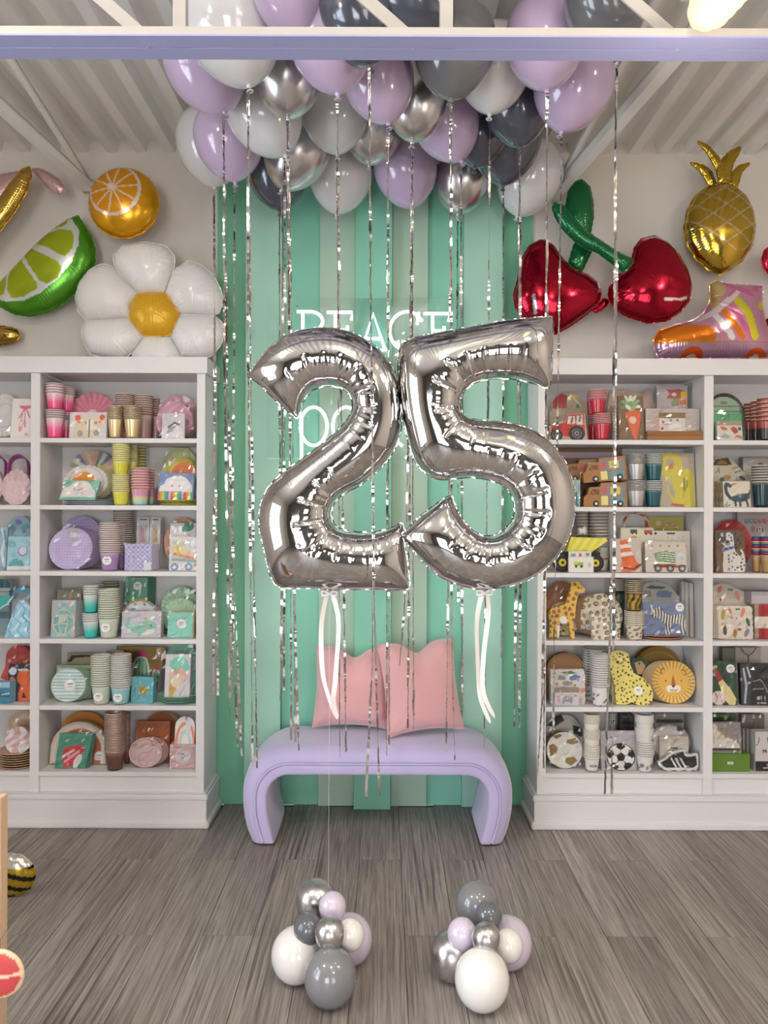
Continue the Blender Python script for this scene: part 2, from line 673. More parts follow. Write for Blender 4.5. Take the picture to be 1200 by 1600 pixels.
# ------------------------------------------------------------------ roof joist across the shop and slanting bridging bars
jz = 2.84
js = thing('roof_joist', 'open web steel roof joist with lavender underside crossing in front of the balloons', 'beam', (0, 2.155, jz))
for y0, y1 in ((-.055, -.003), (.003, .055)):
    box_obj('chord_angle', LAVP, js, XL, y0, 0, XR, y1, .005)
    yy = y0 if y0 < 0 else y1 - .005
    o = box_obj('chord_lip', CREAM, js, XL, yy, .005, XR, yy + .005, .026)
    o['label'] = 'cream upturned edge'
pitch = 415 * 2.155 / F
zt = ZC - jz - 0.03
box_obj('top_chord', CREAM, js, XL, -.03, zt, XR, .03, zt + .028)
for k in range(-4, 5):
    p = W(282 + 415 * k, 50, 2.155)
    MB().bar((p.x, 0, .005), (p.x, 0, zt), .036, .03, (0, 1, 0)).build('web', CREAM, js)
    q = W(237 + 415 * k, 45, 2.155)
    MB().bar((q.x, .0, .012), (q.x - pitch + .12, 0, zt), .036, .006, (0, 1, 0)).build('web', CREAM, js)


def brace(label, u, v, z, dirs, w):
    a = W(u, v, YB - .03)
    a.z = z
    t = thing('bridging_bar', label, 'roof brace', a, 'bridging bars under the deck')
    b_ = Vector(dirs)
    BW = mat('white_bar_paint', '#f3f1ee', .5)
    MB().bar((0, 0, 0), b_, w, w * .8, (0, 0, 1)).build('flat_bar', BW, t)
    MB().bar((0, 0, w * .45), (b_.x, b_.y, b_.z + w * .45), w * 1.25, .006, (0, 0, 1)).build('flange', CREAM, t)
    if w > .03:
        MB().box(-.03, -.01, -.03, .03, .026, .03).build('wall_clip', CREAM, t)


brace('wide white bar from the wall beside the orange balloon up to the joist', 138, 298, 3.24, (-.135, -1.8, -.02), .045)
brace('thin white bar rising from the same clip beside the orange balloon', 138, 292, 3.262, (.165, -1.75, .05), .022)
brace('wide pale bar from the wall above the green cherry leaf', 866, 308, 3.20, (.24, -1.75, -.0), .05)
brace('thin pale bar between that wide bar and the lavender balloon', 868, 303, 3.225, (.02, -1.6, .05), .022)

# glowing ridged lamp by the joist
lp = W(1096, 26, 2.04)
lamp = thing('ceiling_lamp', 'glowing ridged glass lamp hanging at the joist', 'lamp', lp)
ax = Vector((.05, -.35, .0)).normalized()
prof = []
for i in range(29):
    t = i / 28
    r = .054 * min(1, math.sin(min(t * 5, 1) * math.pi / 2), math.sin(min((1 - t) * 5, 1) * math.pi / 2))
    prof.append((max(r, .002) + (.006 if i % 2 else 0), t * .46 - .04))
rq = ax.to_track_quat('Z', 'Y').to_euler()
MB().lathe(prof, 28).build('ridged_glass', mat('lamp_glow', '#e2cfa8', 0.35, emit=0.55), lamp, True, rot=rq)
box_obj('housing', CREAM, lamp, -.05, -.40, .055, .10, .03, .085, .006)
for yy in (-.30, -.05):
    MB().tube([(.02, yy, .08), (.02, yy, ZC - lp.z)], .006).build('hanger', CREAM, lamp)
pl = bpy.data.lights.new('lamp_light', 'POINT')
pl.energy, pl.color, pl.shadow_soft_size = 5, (1.0, .9, .78), .06
po = link('lamp_light', pl, lamp, (.03, -.17, -.32))
# other pendant lamps of the shop, behind the photographer
for x, y in ((-1.6, 1.1), (1.4, -1.2), (0.2, 0.6), (2.4, 1.2)):
    t = thing('pendant_lamp', 'round white glass ceiling lamp ' + {-1.6: 'between the side window and the balloons', 1.4: 'near the shop front away from the window', .2: 'over the spot where the camera stands', 2.4: 'by the plain side wall'}[x], 'lamp', (x, y, 3.15), 'ceiling lamps behind the photographer')
    MB().lathe([(.001, -.1)] + [(.1 * math.cos(R(a)), .1 * math.sin(R(a))) for a in range(-75, 80, 15)] + [(.03, .1)], 20).build('glass_globe', mat('globe_glow', '#fff0de', 0.3, emit=40.0), t, True)
    MB().tube([(0, 0, .1), (0, 0, ZC - 3.15)], .006).build('rod', CREAM, t)
    l = bpy.data.lights.new('pendant_light', 'AREA')
    l.shape, l.size, l.energy, l.color = 'DISK', .2, 14, (1.0, .94, .87)
    link('pendant_light', l, t, (0, 0, -.11))

# ------------------------------------------------------------------ white built-in shelving
SH = [W(600, v, 3.75).z for v in (686, 791, 894.5, 1000.5, 1104.5, 1208.2)]
YC = 3.75


def shelving(label, xs, outer_sign):
    """xs: stile edge pairs from left to right"""
    x0, x1 = xs[0][0], xs[-1][1]
    t = thing('shelving_unit', label, 'shelves', ((x0 + x1) / 2, YC, 0), 'white built-in shelving units')
    o = -(x0 + x1) / 2

    def part(nm, a, b_, c, d, e, f, bev=.0015):
        return box_obj(nm, WHITE, t, a + o, b_, c, d + o, e, f, bev)
    yb = YB - 0.018 - YC
    part('back_panel', x0 + .01, yb - .012, .12, x1 - .01, yb, 2.228)
    for i, (a, b_) in enumerate(xs):
        part('face_stile', a, 0, .165, b_, .02, 2.215)
        m_ = (a + b_) / 2
        if i == 0:
            part('side_panel', a + .001, .02, .12, a + .02, yb, 2.228)
            part('bay_lining', a + .022, .02, .26, b_ - .004, yb - .012, 2.215)
        elif i == len(xs) - 1:
            part('side_panel', b_ - .02, .02, .12, b_ - .001, yb, 2.228)
            part('bay_lining', a + .004, .02, .26, b_ - .022, yb - .012, 2.215)
        else:
            part('divider', a + .003, .02, .26, b_ - .003, yb - .012, 2.215)
    for (a, b_), (c, d) in zip(xs[:-1], xs[1:]):
        for z in SH:
            part('shelf', b_ - .003, .004, z - .022, c + .003, yb - .012, z)
        part('kick_panel', b_, .012, .165, c, .022, SH[-1] - .022)
        part('bay_top', b_, .02, 2.215, c, yb, 2.23)
    part('top_fascia', x0 - .012, -.012, 2.213, x1 + .012, .012, 2.292)
    part('fascia_return', x0 - .012, .012, 2.213, x0 + .012, yb, 2.292)
    part('fascia_return', x1 - .012, .012, 2.213, x1 + .012, yb, 2.292)
    part('plinth', x0 - .016, -.016, 0.0, x1 + .016, yb, .165, .002)
    part('plinth_cap', x0 - .022, -.022, .135, x1 + .022, yb, .163, .005)
    part('shoe_mould', x0 - .03, -.03, .0005, x1 + .03, yb, .034, .006)
    return t


def X3(u):
    return (u - 600) / F * YC


shelving('white built-in shelves under the lime, orange and daisy balloons', [(-2.535, -2.49), (X3(47.5), X3(62)), (X3(307), X3(320))], 1)
shelving('white built-in shelves under the cherry, pineapple and skate balloons', [(X3(840.5), X3(854)), (X3(1100), X3(1114.5)), (2.38, 2.43)], -1)

# ------------------------------------------------------------------ lavender waterfall bench
bench = thing('bench', 'lavender velvet waterfall bench standing against the striped green wall', 'bench', (-.025, 3.53, 0))
VEL = mat('lavender_velvet', '#bbb0d6', 0.75, sheen=0.6, bump=0.25, bscale=320)
hw, top, rad, th = .572, .388, .165, .125
path = [(-hw + .040, .010), (-hw + .0395, .0115), (-hw + .038, .016), (-hw + .016, .08), (-hw, .16)]
path += [(-hw + rad - rad * math.cos(R(a)), top - rad + rad * math.sin(R(a))) for a in range(5, 91, 7)]
path += [(-hw + rad + (2 * hw - 2 * rad) * k / 12, top) for k in range(1, 12)]
path += [(-x, z) for x, z in reversed(path[:-11])]
low = [i for i, p_ in enumerate(path) if p_[1] < .02]
depth = .43
sec = []     # (n, y): section round the strip; n<0 = inside of the arch
h_ = th / 2
sec += [(-h_, .012), (-h_ + .004, .003), (-h_ + .012, 0), (-h_ + .047, 0), (-h_ + .0515, .004), (-h_ + .054, .014), (-h_ + .0565, .006)]
for a in range(0, 91, 15):
    sec.append((h_ - .064 + .064 * math.sin(R(a)), .003 + .09 - .09 * math.cos(R(a))))
sec += [(h_ + .004, .16), (h_ + .006, depth * .5), (h_ + .004, depth - .12), (h_, depth - .03), (h_ - .03, depth), (-h_ + .01, depth), (-h_, depth - .012)]
vs, fs = [], []
nr = []
for i, (x, z) in enumerate(path):
    a, b_ = path[max(i - 1, 0)], path[min(i + 1, len(path) - 1)]
    d = Vector((b_[0] - a[0], b_[1] - a[1])).normalized()
    nr.append(Vector((-d.y, d.x)))
for (x, z), nn in zip(path, nr):
    vs += [(x + nn.x * s, y, max(z + nn.y * s * .1, .006) if z < .02 else z + nn.y * s) for s, y in sec]
m_ = len(sec)
for i in range(len(path) - 1):
    for k in range(m_):
        fs.append((i * m_ + k, i * m_ + (k + 1) % m_, (i + 1) * m_ + (k + 1) % m_, (i + 1) * m_ + k)[::-1])
fs += [tuple(range(m_)), tuple(reversed(range((len(path) - 1) * m_, len(path) * m_)))]
o = link('upholstery', mesh('upholstery', vs, fs, VEL, True), bench)
md = o.modifiers.new('sub', 'SUBSURF'); md.levels = md.render_levels = 1
for yy, off in ((.0005, -h_ + .054),):
    MB().tube([(x + nn.x * off, yy, z + nn.y * off) for (x, z), nn in list(zip(path, nr))[2:-2]], .005, 8).build('piping', VEL, o, True)
for sx in (-1, 1):
    for yy in (.05, depth - .06):
        MB().lathe([(.0, .012), (.022, .012), (.02, .0), (.0, .0)], 14, (sx * (hw - .045), yy, .0005)).build('foot', mat('foot_plastic', '#26242a', .5), bench)


# ------------------------------------------------------------------ pink cushions
def cushion(label, cx, y, w, h, lean, turn, roll=0, seed=0):
    rn = random.Random(seed)
    t = thing('cushion', label, 'cushion', (cx, y, .4605 + w / 2 * abs(math.sin(R(roll)))), 'pink velvet cushions on the bench', (R(-lean), R(roll), R(turn)))
    n = 36
    vs, fs = [], []
    for sgn in (-1, 1):
        for j in range(n + 1):
            for i in range(n + 1):
                a, b_ = 2 * i / n - 1, 2 * j / n - 1
                e = (1 - a ** 4) * (1 - b_ ** 4)
                thick = .085 * max(e, 0) ** .55
                x = a * w / 2 * (1 - .075 * (1 - abs(b_) ** 1.6))
                z = (b_ * .5 + .5) * h
                z -= .055 * math.exp(-(a / .32) ** 2) * max(b_, 0) ** 1.5 * (1 if b_ > 0 else 0)
                z += .022 * (1 - a * a) * (1 if b_ < 0 else 0) * b_ * b_
                thick *= 1 - .3 * math.exp(-(a / .25) ** 2) * max(b_, 0) ** 2
                wr = .0045 * math.sin(9 * a + 5 * b_ + seed) * math.exp(-((b_ - .75) / .3) ** 2) + .004 * math.sin(14 * (a - b_) + seed) * math.exp(-((abs(a) - .8) / .25) ** 2) * abs(b_)
                vs.append((x, sgn * (thick + wr * (e > .05)), z))
    q = (n + 1) ** 2
    for s in range(2):
        for j in range(n):
            for i in range(n):
                f = (s * q + j * (n + 1) + i, s * q + j * (n + 1) + i + 1, s * q + (j + 1) * (n + 1) + i + 1, s * q + (j + 1) * (n + 1) + i)
                fs.append(f if s == 0 else f[::-1])
    V = mat('pink_velvet', '#e0a8aa', .8, sheen=.7, bump=.3, bscale=300)
    cv = link('cover', mesh('cover', vs, fs, V, True), t)
    seam = [(vs[k][0], 0, vs[k][2]) for k in list(range(n + 1)) + [(j + 1) * (n + 1) - 1 for j in range(1, n + 1)] + [n * (n + 1) + i for i in range(n - 1, -1, -1)] + [j * (n + 1) for j in range(n - 1, -1, -1)]]
    MB().tube(seam, .003, 6, False).build('seam', V, cv, True)
    return t


cushion('pink velvet cushion partly behind the other one on the lavender bench', -.158, 3.815, .39, .40, 13, -3, 1, 1)
cushion('pink velvet cushion in front of the other one, its tall corner raised', .207, 3.715, .385, .44, 15, 13, -3, 4)

# ------------------------------------------------------------------ neon lettering
neon = thing('neon_sign', 'white neon lettering on the striped green wall behind the number balloons', 'neon sign', W(585, 560, 3.955))
NEON = mat('neon_glow', '#f4f2ff', .3, emit=2.3)
nw = neon.location.copy()


def neon_letter(strokes, y=3.935):
    mb = MB()
    for s in strokes:
        mb.tube([W(u, v, y) - nw for u, v in s], .0076, 8)
    return mb.build('glass_letter', NEON, neon, True)


def arc(cx, cy, rx, ry, a0, a1, n=18):
    return [(cx + rx * math.cos(R(a0 + (a1 - a0) * i / n)), cy - ry * math.sin(R(a0 + (a1 - a0) * i / n))) for i in range(n + 1)]


neon_letter([[(464, 487), (482, 487)] + arc(485, 502, 19, 15, 90, -90) + [(473, 517)], [(473, 487), (473, 548)], [(465, 548), (482, 548)]])
neon_letter([[(511, 488), (550, 488), (549, 500)], [(524, 488), (524, 547)], [(524, 516), (543, 516)], [(543, 509), (543, 522)], [(512, 547), (552, 547), (552, 536)]])
neon_letter([[(565, 547), (583, 490), (602, 547)], [(571, 529), (596, 529)], [(560, 547), (572, 547)], [(595, 547), (605, 546)]])
neon_letter([arc(636, 517, 27, 30, 30, 325, 26), [(654, 488), (652, 507)]])
neon_letter([[(662, 490), (702, 490), (701, 502)], [(676, 490), (676, 550)], [(676, 517), (694, 517)], [(694, 510), (694, 524)], [(663, 550), (704, 550), (704, 539)]])
neon_letter([[(471, 645), (471, 735)], arc(490, 666, 21, 30, 175, -180, 26)])
neon_letter([arc(541, 666, 21, 30, 35, 330, 22), [(561, 640), (561, 697)]])
neon_letter([[(580, 697), (580, 640)], arc(594, 656, 14, 17, 175, 60, 10)])
neon_letter([[(621, 615), (621, 690), (629, 697)], [(611, 640), (632, 640)]])
neon_letter([[(633, 640), (648, 690)], [(663, 640), (643, 708), (634, 716)]])
box_obj('acrylic_back', GLASS, neon, -.55, .003, -.52, .42, .007, .31, 0)
for u, v in ((464, 478), (704, 478), (464, 725), (704, 725)):
    p = W(u, v, 3.96) - nw
    MB().tube([(p.x, -.004, p.z), (p.x, .012, p.z)], .006).build('standoff', mat('steel', '#b9b9bd', .25, 1.0), neon)
# ------------------------------------------------------------------ latex balloons under the deck, with foil ribbons
LAT = {
    'L': mat('latex_lavender', '#bfa9c8', .16, coat=.6, sss=.0),
    'W': mat('latex_pearl_white', '#d2d0d2', .14, coat=.6),
    'S': mat('latex_chrome', '#d2cfcf', .27, 1.0),
    'G': mat('latex_grey', '#6f6f73', .16, coat=.6),
    'D': mat('latex_dark_grey', '#575a66', .17, .25, coat=.6),
}
LATNAME = {'L': 'lavender', 'W': 'pearl white', 'S': 'chrome silver', 'G': 'grey', 'D': 'dark blue-grey'}
prof = []
for i in range(25):
    t = math.pi * i / 24
    if t <= math.pi / 2:
        prof.append((math.sin(t), math.cos(t)))
    else:
        s = math.sin(t)
        prof.append((s ** 1.25 if s > 1e-6 else 0, 1.34 * math.cos(t)))
prof[0] = (.001, 1.0)
prof[-1] = (.035, -1.34)
_b = MB().lathe(prof, 40)
BALL = {k: mesh('balloon_skin', _b.v, _b.f, m, True) for k, m in LAT.items()}
_k = MB().lathe([(.006, .0), (.009, -.006), (.0075, -.012), (.004, -.014), (.010, -.022), (.0125, -.024), (.011, -.026), (.003, -.022)], 14)
KNOT = {k: mesh('knot', _k.v, _k.f, m, True) for k, m in LAT.items()}
RIB = mat('silver_foil_ribbon', '#d8d4d2', .1, 1.0)


def strip(path, w, seed, calm=0.0):
    """crinkled foil strip along local points"""
    rn = random.Random(seed)
    P = [Vector(p) for p in path]
    L = [0]
    for a, b_ in zip(P, P[1:]):
        L.append(L[-1] + (b_ - a).length)
    n = max(6, int(L[-1] / .011))
    vs, fs = [], []
    ang, va = rn.uniform(-.6, .6), 0
    for i in range(n + 1):
        s = L[-1] * i / n
        k = max(j for j in range(len(L)) if L[j] <= s + 1e-9)
        k = min(k, len(P) - 2)
        p = P[k].lerp(P[k + 1], (s - L[k]) / max(L[k + 1] - L[k], 1e-6))
        va = va * .75 + rn.uniform(-.26, .26) * (1 - calm * (s / L[-1]))
        ang = max(-1.15, min(1.15, ang + va))
        j = rn.uniform(-.0012, .0012)
        d = Vector((math.cos(ang), math.sin(ang), 0)) * w / 2
        vs += [p - d + Vector((j, 0, 0)), p + d + Vector((j, 0, 0))]
    fs = [(2 * i, 2 * i + 1, 2 * i + 3, 2 * i + 2) for i in range(n)]
    return mesh('ribbon', vs, fs, RIB, True)


# colour, knot px, body centre u, width px, hint, ribbons [(px points..., end v)]
BL = [
    ('W', 388, 134, 362, 146, 'large balloon at the joist, front row, above the left ribbons', [[(392, 560), (402, 1199)], [(389, 560), (396, 1192)]]),
    ('L', 350, 176, 320, 120, 'large balloon on the outer edge beside the ceiling brace', [[(355, 560), (365, 1000), (372, 1168)], [(352, 560), (361, 1118)], [(358, 600), (368, 900), (380, 1177)]]),
    ('S', 450, 186, 450, 98, 'balloon between two white ones under the joist', [[(457, 600), (462, 1159)], [(454, 600), (456, 1154)], [(455, 700), (468, 1169)]]),
    ('L', 527, 146, 517, 128, 'balloon cut by the joist above a white one', [[(532, 560), (541, 1174)]]),
    ('W', 445, 243, 411, 110, 'balloon behind the silver one near the cluster edge', [[(446, 600), (438.5, 1094)]]),
    ('L', 367, 284, 357, 102, 'balloon hanging lowest beside the white wall', [[(366, 560), (362, 900), (361, 1090)]]),
    ('W', 335, 293, 330, 102, 'balloon outermost over the daisy', [[(336, 560), (334, 1085)], [(337, 560), (340, 900), (342, 1085)]]),
    ('S', 440, 297, 464, 96, 'balloon tilted behind a white one, over the pale stripe', [[(444, 600), (444, 1078)]]),
    ('D', 437, 330, 434, 88, 'balloon low behind the tilted silver one', [[(437, 600), (440, 1040)]]),
    ('W', 527, 241, 522, 100, 'balloon in the middle with a pale printed highlight', [[(529, 560), (531, 1184)]]),
    ('W', 526, 335, 532, 96, 'balloon lowest of the middle, against the green stripes', []),
    ('D', 577, 103, 560, 118, 'balloon showing only its tied tip below the joist', [[(579, 500), (584, 900), (581, 1050), (572, 1244)], [(580, 500), (584, 900), (588, 1060), (593, 1241)]]),
    ('L', 606, 193, 590, 106, 'balloon in the middle row right of the long ribbons', [[(606, 560), (604, 1180)], [(607, 560), (608, 1168)]]),
    ('S', 577, 258, 583, 92, 'balloon half hidden behind lavender in the middle', []),
    ('S', 644, 222, 650, 90, 'balloon between two lavender ones', [[(642, 560), (637, 1137)], [(644, 560), (646, 1137)]]),
    ('L', 643, 326, 633, 94, 'small balloon lowest of the middle row', [[(640, 600), (632, 950), (624, 1040)]]),
    ('G', 704, 155, 710, 122, 'large balloon cut by the joist', [[(703, 560), (700, 900), (697, 1175)], [(705, 560), (705, 1000), (710, 1185)]]),
    ('L', 720, 252, 695, 98, 'balloon below the large grey one', [[(721, 600), (722, 1110)]]),
    ('W', 765, 178, 772, 110, 'balloon between a grey and a dark one under the joist', [[(763, 560), (756, 1167)]]),
    ('S', 715, 335, 722, 84, 'balloon lowest beside the pale stripe, reflecting pink', [[(714, 560), (716, 940)]]),
    ('D', 812, 230, 808, 102, 'shiny balloon below the white one', [[(810, 560), (803, 1135)], [(812, 560), (812, 900), (810, 1135)]]),
    ('D', 786, 290, 790, 104, 'shiny balloon beneath another dark one', [[(786, 600), (783, 1028)]]),
    ('W', 808, 338, 828, 98, 'balloon lowest on the cherry side', []),
    ('L', 854, 142, 852, 118, 'large balloon at the joist above a lavender one', [[(853, 560), (851, 900), (849, 1200)], [(854, 700), (845, 1100), (838, 1210)]]),
    ('L', 877, 206, 897, 118, 'large balloon outermost beside the pale roof brace', [[(873, 500), (868, 800), (864, 1145)]]),
    ('D', 742, 262, 752, 84, 'balloon almost hidden behind lavender and dark ones', []),
    ('G', 962, 84, 946, 120, 'balloon mostly above the joist, its ribbon hanging alone', [[(960, 430), (955, 900), (944, 1240)], [(961, 430), (957, 900), (953, 1238)]]),
    ('L', 470, 60, 452, 110, 'balloon seen only through the joist webs', []),
    ('D', 700, 60, 640, 120, 'balloon seen only above the joist beside a grey one', []),
]
YM = []
for i, (c, uk, vk, uc, w, hint, ribs) in enumerate(BL):
    ym = (ZC - .006 - EYE) / ((800 - vk) / F + w * 1.07 / F / 2 * 2.34)
    YM.append(min(ym, 3.80, 2.40 if i == 26 else 9))
YS = [.97 * y for y in YM]


def ball_at(i):
    c, uk, vk, uc, w = BL[i][:5]
    r = w * 1.07 * YS[i] / F / 2
    return W(uc, vk, YS[i]) + Vector((0, 0, 1.2 * r)), r


for it in range(300):       # let neighbours settle apart in depth, each along its own line of sight
    B_ = [ball_at(i) for i in range(len(BL))]
    for i in range(len(BL)):
        for j in range(i):
            (p, ra), (q, rb_) = B_[i], B_[j]
            if (p - q).length < (ra + rb_) * 1.0:
                s_ = 1 if YS[i] > YS[j] else -1
                YS[i] = min(YM[i], max(.77 * YM[i], YS[i] + .006 * s_))
                YS[j] = min(YM[j], max(.77 * YM[j], YS[j] - .006 * s_))
for i, (c, uk, vk, uc, w, hint, ribs) in enumerate(BL):
    Y = max(YS[i], 2.40)
    r = w * 1.07 * Y / F / 2
    kn = W(uk, vk, Y)
    t = thing('latex_balloon', LATNAME[c] + ' ' + hint, 'balloon', kn, 'helium balloons under the deck')
    dx = (uc - uk) * Y / F
    tilt = math.asin(max(-.75, min(.75, dx / (1.34 * r))))
    top = kn.z + 1.34 * r * math.cos(tilt) + r
    if top > ZC - .005:
        kn.z -= top - ZC + .005
        t.location = kn
    d = Vector((math.sin(tilt), 0, math.cos(tilt)))
    o = link('balloon_skin', BALL[c], t, d * (1.34 * r + .002), (0, tilt, 0))
    o.scale = (r, r, r)
    link('knot', KNOT[c], t, (0, 0, .004), (0, tilt, 0))
    YL = 2.87 if Y < 2.87 and i not in (11, 26) else min(Y, 3.44)
    if i == 11:
        YL = 2.5
    for k, pts in enumerate(ribs):
        path = [Vector((0, -.006 - .004 * k, -.012))] + [W(u, v, YL) + Vector((0, -.006 - .012 * k, 0)) - kn for u, v in pts]
        link('ribbon', strip(path, .0088 if Y < 2.9 else .0105, 31 * i + k, .5), t)

# ------------------------------------------------------------------ the two big silver number balloons
CH = mat('silver_foil', '#d0cecd', .06, 1.0)
C5 = (370, 470, 1200 / 540.0)
TWO = [(35, 262), (70, 215), (110, 165), (160, 125), (220, 103), (280, 94), (340, 95), (400, 110), (450, 135), (500, 175), (535, 220), (558, 270), (570, 330), (574, 390), (570, 450), (555, 500), (530, 545), (495, 585), (455, 620), (420, 645), (385, 662), (355, 680), (335, 705), (327, 735), (332, 765), (350, 788), (385, 800), (430, 805), (480, 803), (520, 795), (555, 782), (572, 770), (580, 785), (580, 830), (588, 880), (596, 940), (601, 1000), (560, 1003), (480, 1000), (400, 1001), (330, 1003), (250, 997), (190, 998), (150, 995), (130, 980), (116, 950), (103, 900), (92, 850), (80, 800), (77, 750), (85, 700), (105, 655), (135, 620), (170, 590), (205, 565), (240, 540), (280, 510), (320, 478), (358, 445), (385, 412), (402, 378), (402, 345), (386, 316), (358, 300), (325, 295), (290, 298), (260, 312), (238, 335), (225, 362), (216, 395), (210, 410), (185, 390), (150, 360), (110, 320), (75, 285), (50, 270)]
FIVE = [(568, 160), (580, 143), (620, 128), (680, 115), (750, 102), (830, 88), (900, 75), (960, 66), (1030, 60), (1095, 55), (1100, 75), (1097, 130), (1094, 200), (1092, 270), (1085, 300), (1070, 302), (1040, 290), (1000, 278), (950, 270), (900, 270), (850, 275), (815, 290), (790, 312), (775, 340), (772, 365), (780, 390), (800, 408), (840, 415), (900, 420), (960, 428), (1020, 445), (1070, 475), (1110, 515), (1140, 560), (1160, 610), (1172, 670), (1172, 740), (1160, 800), (1138, 850), (1105, 900), (1060, 940), (1010, 970), (950, 990), (890, 1002), (830, 1000), (770, 985), (710, 960), (660, 920), (620, 875), (590, 840), (568, 815), (600, 785), (640, 745), (680, 715), (715, 690), (745, 675), (752, 695), (765, 730), (790, 770), (820, 800), (855, 818), (895, 815), (930, 795), (955, 765), (965, 730), (962, 695), (945, 660), (915, 635), (870, 620), (820, 612), (770, 615), (720, 622), (680, 615), (645, 590), (620, 560), (605, 520), (592, 470), (580, 420), (570, 360), (562, 290), (560, 220)]
SATIN = mat('white_satin_ribbon', '#e9e2de', .35, sheen=.3)


def satin(parent, pts, Y, w, o, seed):
    P = [W(u, v, Y) - o for u, v in pts]
    rn = random.Random(seed)
    vs, fs = [], []
    n = 40
    for i in range(n + 1):
        s = (len(P) - 1) * i / n
        k = min(int(s), len(P) - 2)
        f = s - k
        p0, p1, p2, p3 = P[max(k - 1, 0)], P[k], P[k + 1], P[min(k + 2, len(P) - 1)]
        p = .5 * ((2 * p1) + (p2 - p0) * f + (2 * p0 - 5 * p1 + 4 * p2 - p3) * f * f + (3 * p1 - p0 - 3 * p2 + p3) * f ** 3)
        a = .5 * math.sin(i * .16 + seed)
        ww = w * (1 - .85 * max(0, (i - n + 3) / 3))
        vs += [p + Vector((-ww / 2 * math.cos(a), -ww / 2 * math.sin(a), 0)), p + Vector((ww / 2 * math.cos(a), ww / 2 * math.sin(a), 0))]
    fs = [(2 * i, 2 * i + 1, 2 * i + 3, 2 * i + 2) for i in range(n)]
    link('ribbon_tail', mesh('ribbon_tail', vs, fs, SATIN, True), parent)


for nm, label, pts, Y, bow, tails in (
        ('number_two_balloon', 'giant silver foil balloon shaped like the numeral two', TWO, 2.69, (515, 928), [[(510, 932), (502, 980), (504, 1050), (514, 1090), (527, 1122)], [(521, 932), (529, 975), (524, 1060), (521, 1095), (527, 1124)]]),
        ('number_five_balloon', 'giant silver foil balloon shaped like the numeral five', FIVE, 2.665, (757, 927), [[(752, 930), (745, 975), (748, 1060), (752, 1095), (766, 1130)], [(762, 930), (763, 960), (756, 1020), (755, 1080), (773, 1122)]])):
    out, c = px_outline(pts, Y, C5)
    t = thing(nm, label, 'foil balloon', (c[0], Y, c[1]), 'silver number balloons')
    link('foil_skin', foil_mesh('foil_skin', out, .98, CH, step=.0055, wr=.0022, pinch=.16, seam=.0038, period=.013, pp=.042, seed=len(pts)), t)
    bo = Vector((c[0], Y, c[1]))
    b0 = W(bow[0], bow[1], Y - .01) - bo
    mb = MB()
    for sx in (-1, 1):
        mb.tube([b0 + Vector((0, 0, 0)), b0 + Vector((sx * .014, -.006, .010)), b0 + Vector((sx * .026, -.004, .008)), b0 + Vector((sx * .026, 0, -.006)), b0 + Vector((sx * .012, -.004, -.006)), b0], .0045, 6)
    mb.build('ribbon_bow', SATIN, t, True)
    MB().tube([b0 + Vector((0, .004, .03)), b0 + Vector((0, .002, .006))], [.012, .005], 8).build('inflation_tail', CH, t)
    for k, tl in enumerate(tails):
        satin(t, tl, Y - .012 - .006 * k, .017, bo, k * 2 + len(pts))
    if nm == 'number_two_balloon':
        MB().tube([b0, Vector((b0.x, b0.y, .0005 - c[1]))], .0006, 5).build('tether_line', mat('clear_line', '#c9cbc8', .3), t)

# ------------------------------------------------------------------ balloon clusters on the floor
FL = {
    'L': mat('mini_latex_lavender', '#d2c4d6', .16, coat=.6),
    'W': mat('mini_latex_white', '#e9e5e0', .14, coat=.6),
    'S': mat('latex_chrome'),
    'G': mat('mini_latex_grey', '#808083', .16, coat=.6),
    'D': mat('mini_latex_slate', '#65676d', .17, coat=.6),
}
bp_ = [(max(.001, math.sin(R(a))), math.cos(R(a)) * (1.0 if a < 90 else 1.08)) for a in range(0, 181, 9)]
_b = MB().lathe(bp_, 36)
MINI = {k: mesh('balloon', _b.v, _b.f, m, True) for k, m in FL.items()}
CLUST = [
    ('balloon bunch on the floor with its grey balloon nearest the camera', [
        ('G', 516, 1526, 40.5, 47, 2.40), ('W', 463, 1494, 40, 45, 2.52), ('L', 546, 1487, 37, 40, 2.62), ('S', 494, 1407, 32.5, 35, 2.70),
        ('L', 519.5, 1416, 22, 23, 2.56), ('D', 481, 1451.5, 20.5, 25.5, 2.51), ('W', 547, 1460, 20.5, 26, 2.50), ('S', 515.5, 1458, 23, 27, 2.44)]),
    ('balloon bunch on the floor with its white balloon nearest the camera', [
        ('W', 753, 1532, 42, 49, 2.385), ('S', 708, 1494, 37, 40, 2.53), ('L', 794, 1497, 38, 41, 2.60), ('G', 745, 1413, 34.5, 34, 2.68),
        ('D', 763.5, 1432, 22, 24, 2.56), ('L', 722, 1459, 20, 26.5, 2.50), ('W', 794, 1477, 21, 27, 2.49), ('S', 759.5, 1466, 23.5, 26, 2.43)])]
for label, items in CLUST:
    w0 = W(items[0][1] + 3, 1500, 2.53)
    t = thing('balloon_bunch', label, 'balloons', (w0.x, 2.53, 0), 'small balloon bunches on the floor')
    for c, u, v, rx, rz, Y in items:
        p = W(u, v, Y) - t.location
        a = max(rx, rz * .9) * Y / F * .97
        b_ = a * 1.07
        if p.z - b_ * 1.04 < .001 or (v > 1480):
            p.z = b_ * 1.0 + .001
        o = link('balloon', MINI[c], t, p, (0, 0, 0))
        o.scale = (a, a, b_ * .97)

# ------------------------------------------------------------------ foil balloons on the wall
PF = mat('printed_foil', '#fff', .22, .5, attr=True)
C3 = (0, 220, 1200 / 360.0)
C4 = (790, 220, 1200 / 410.0)


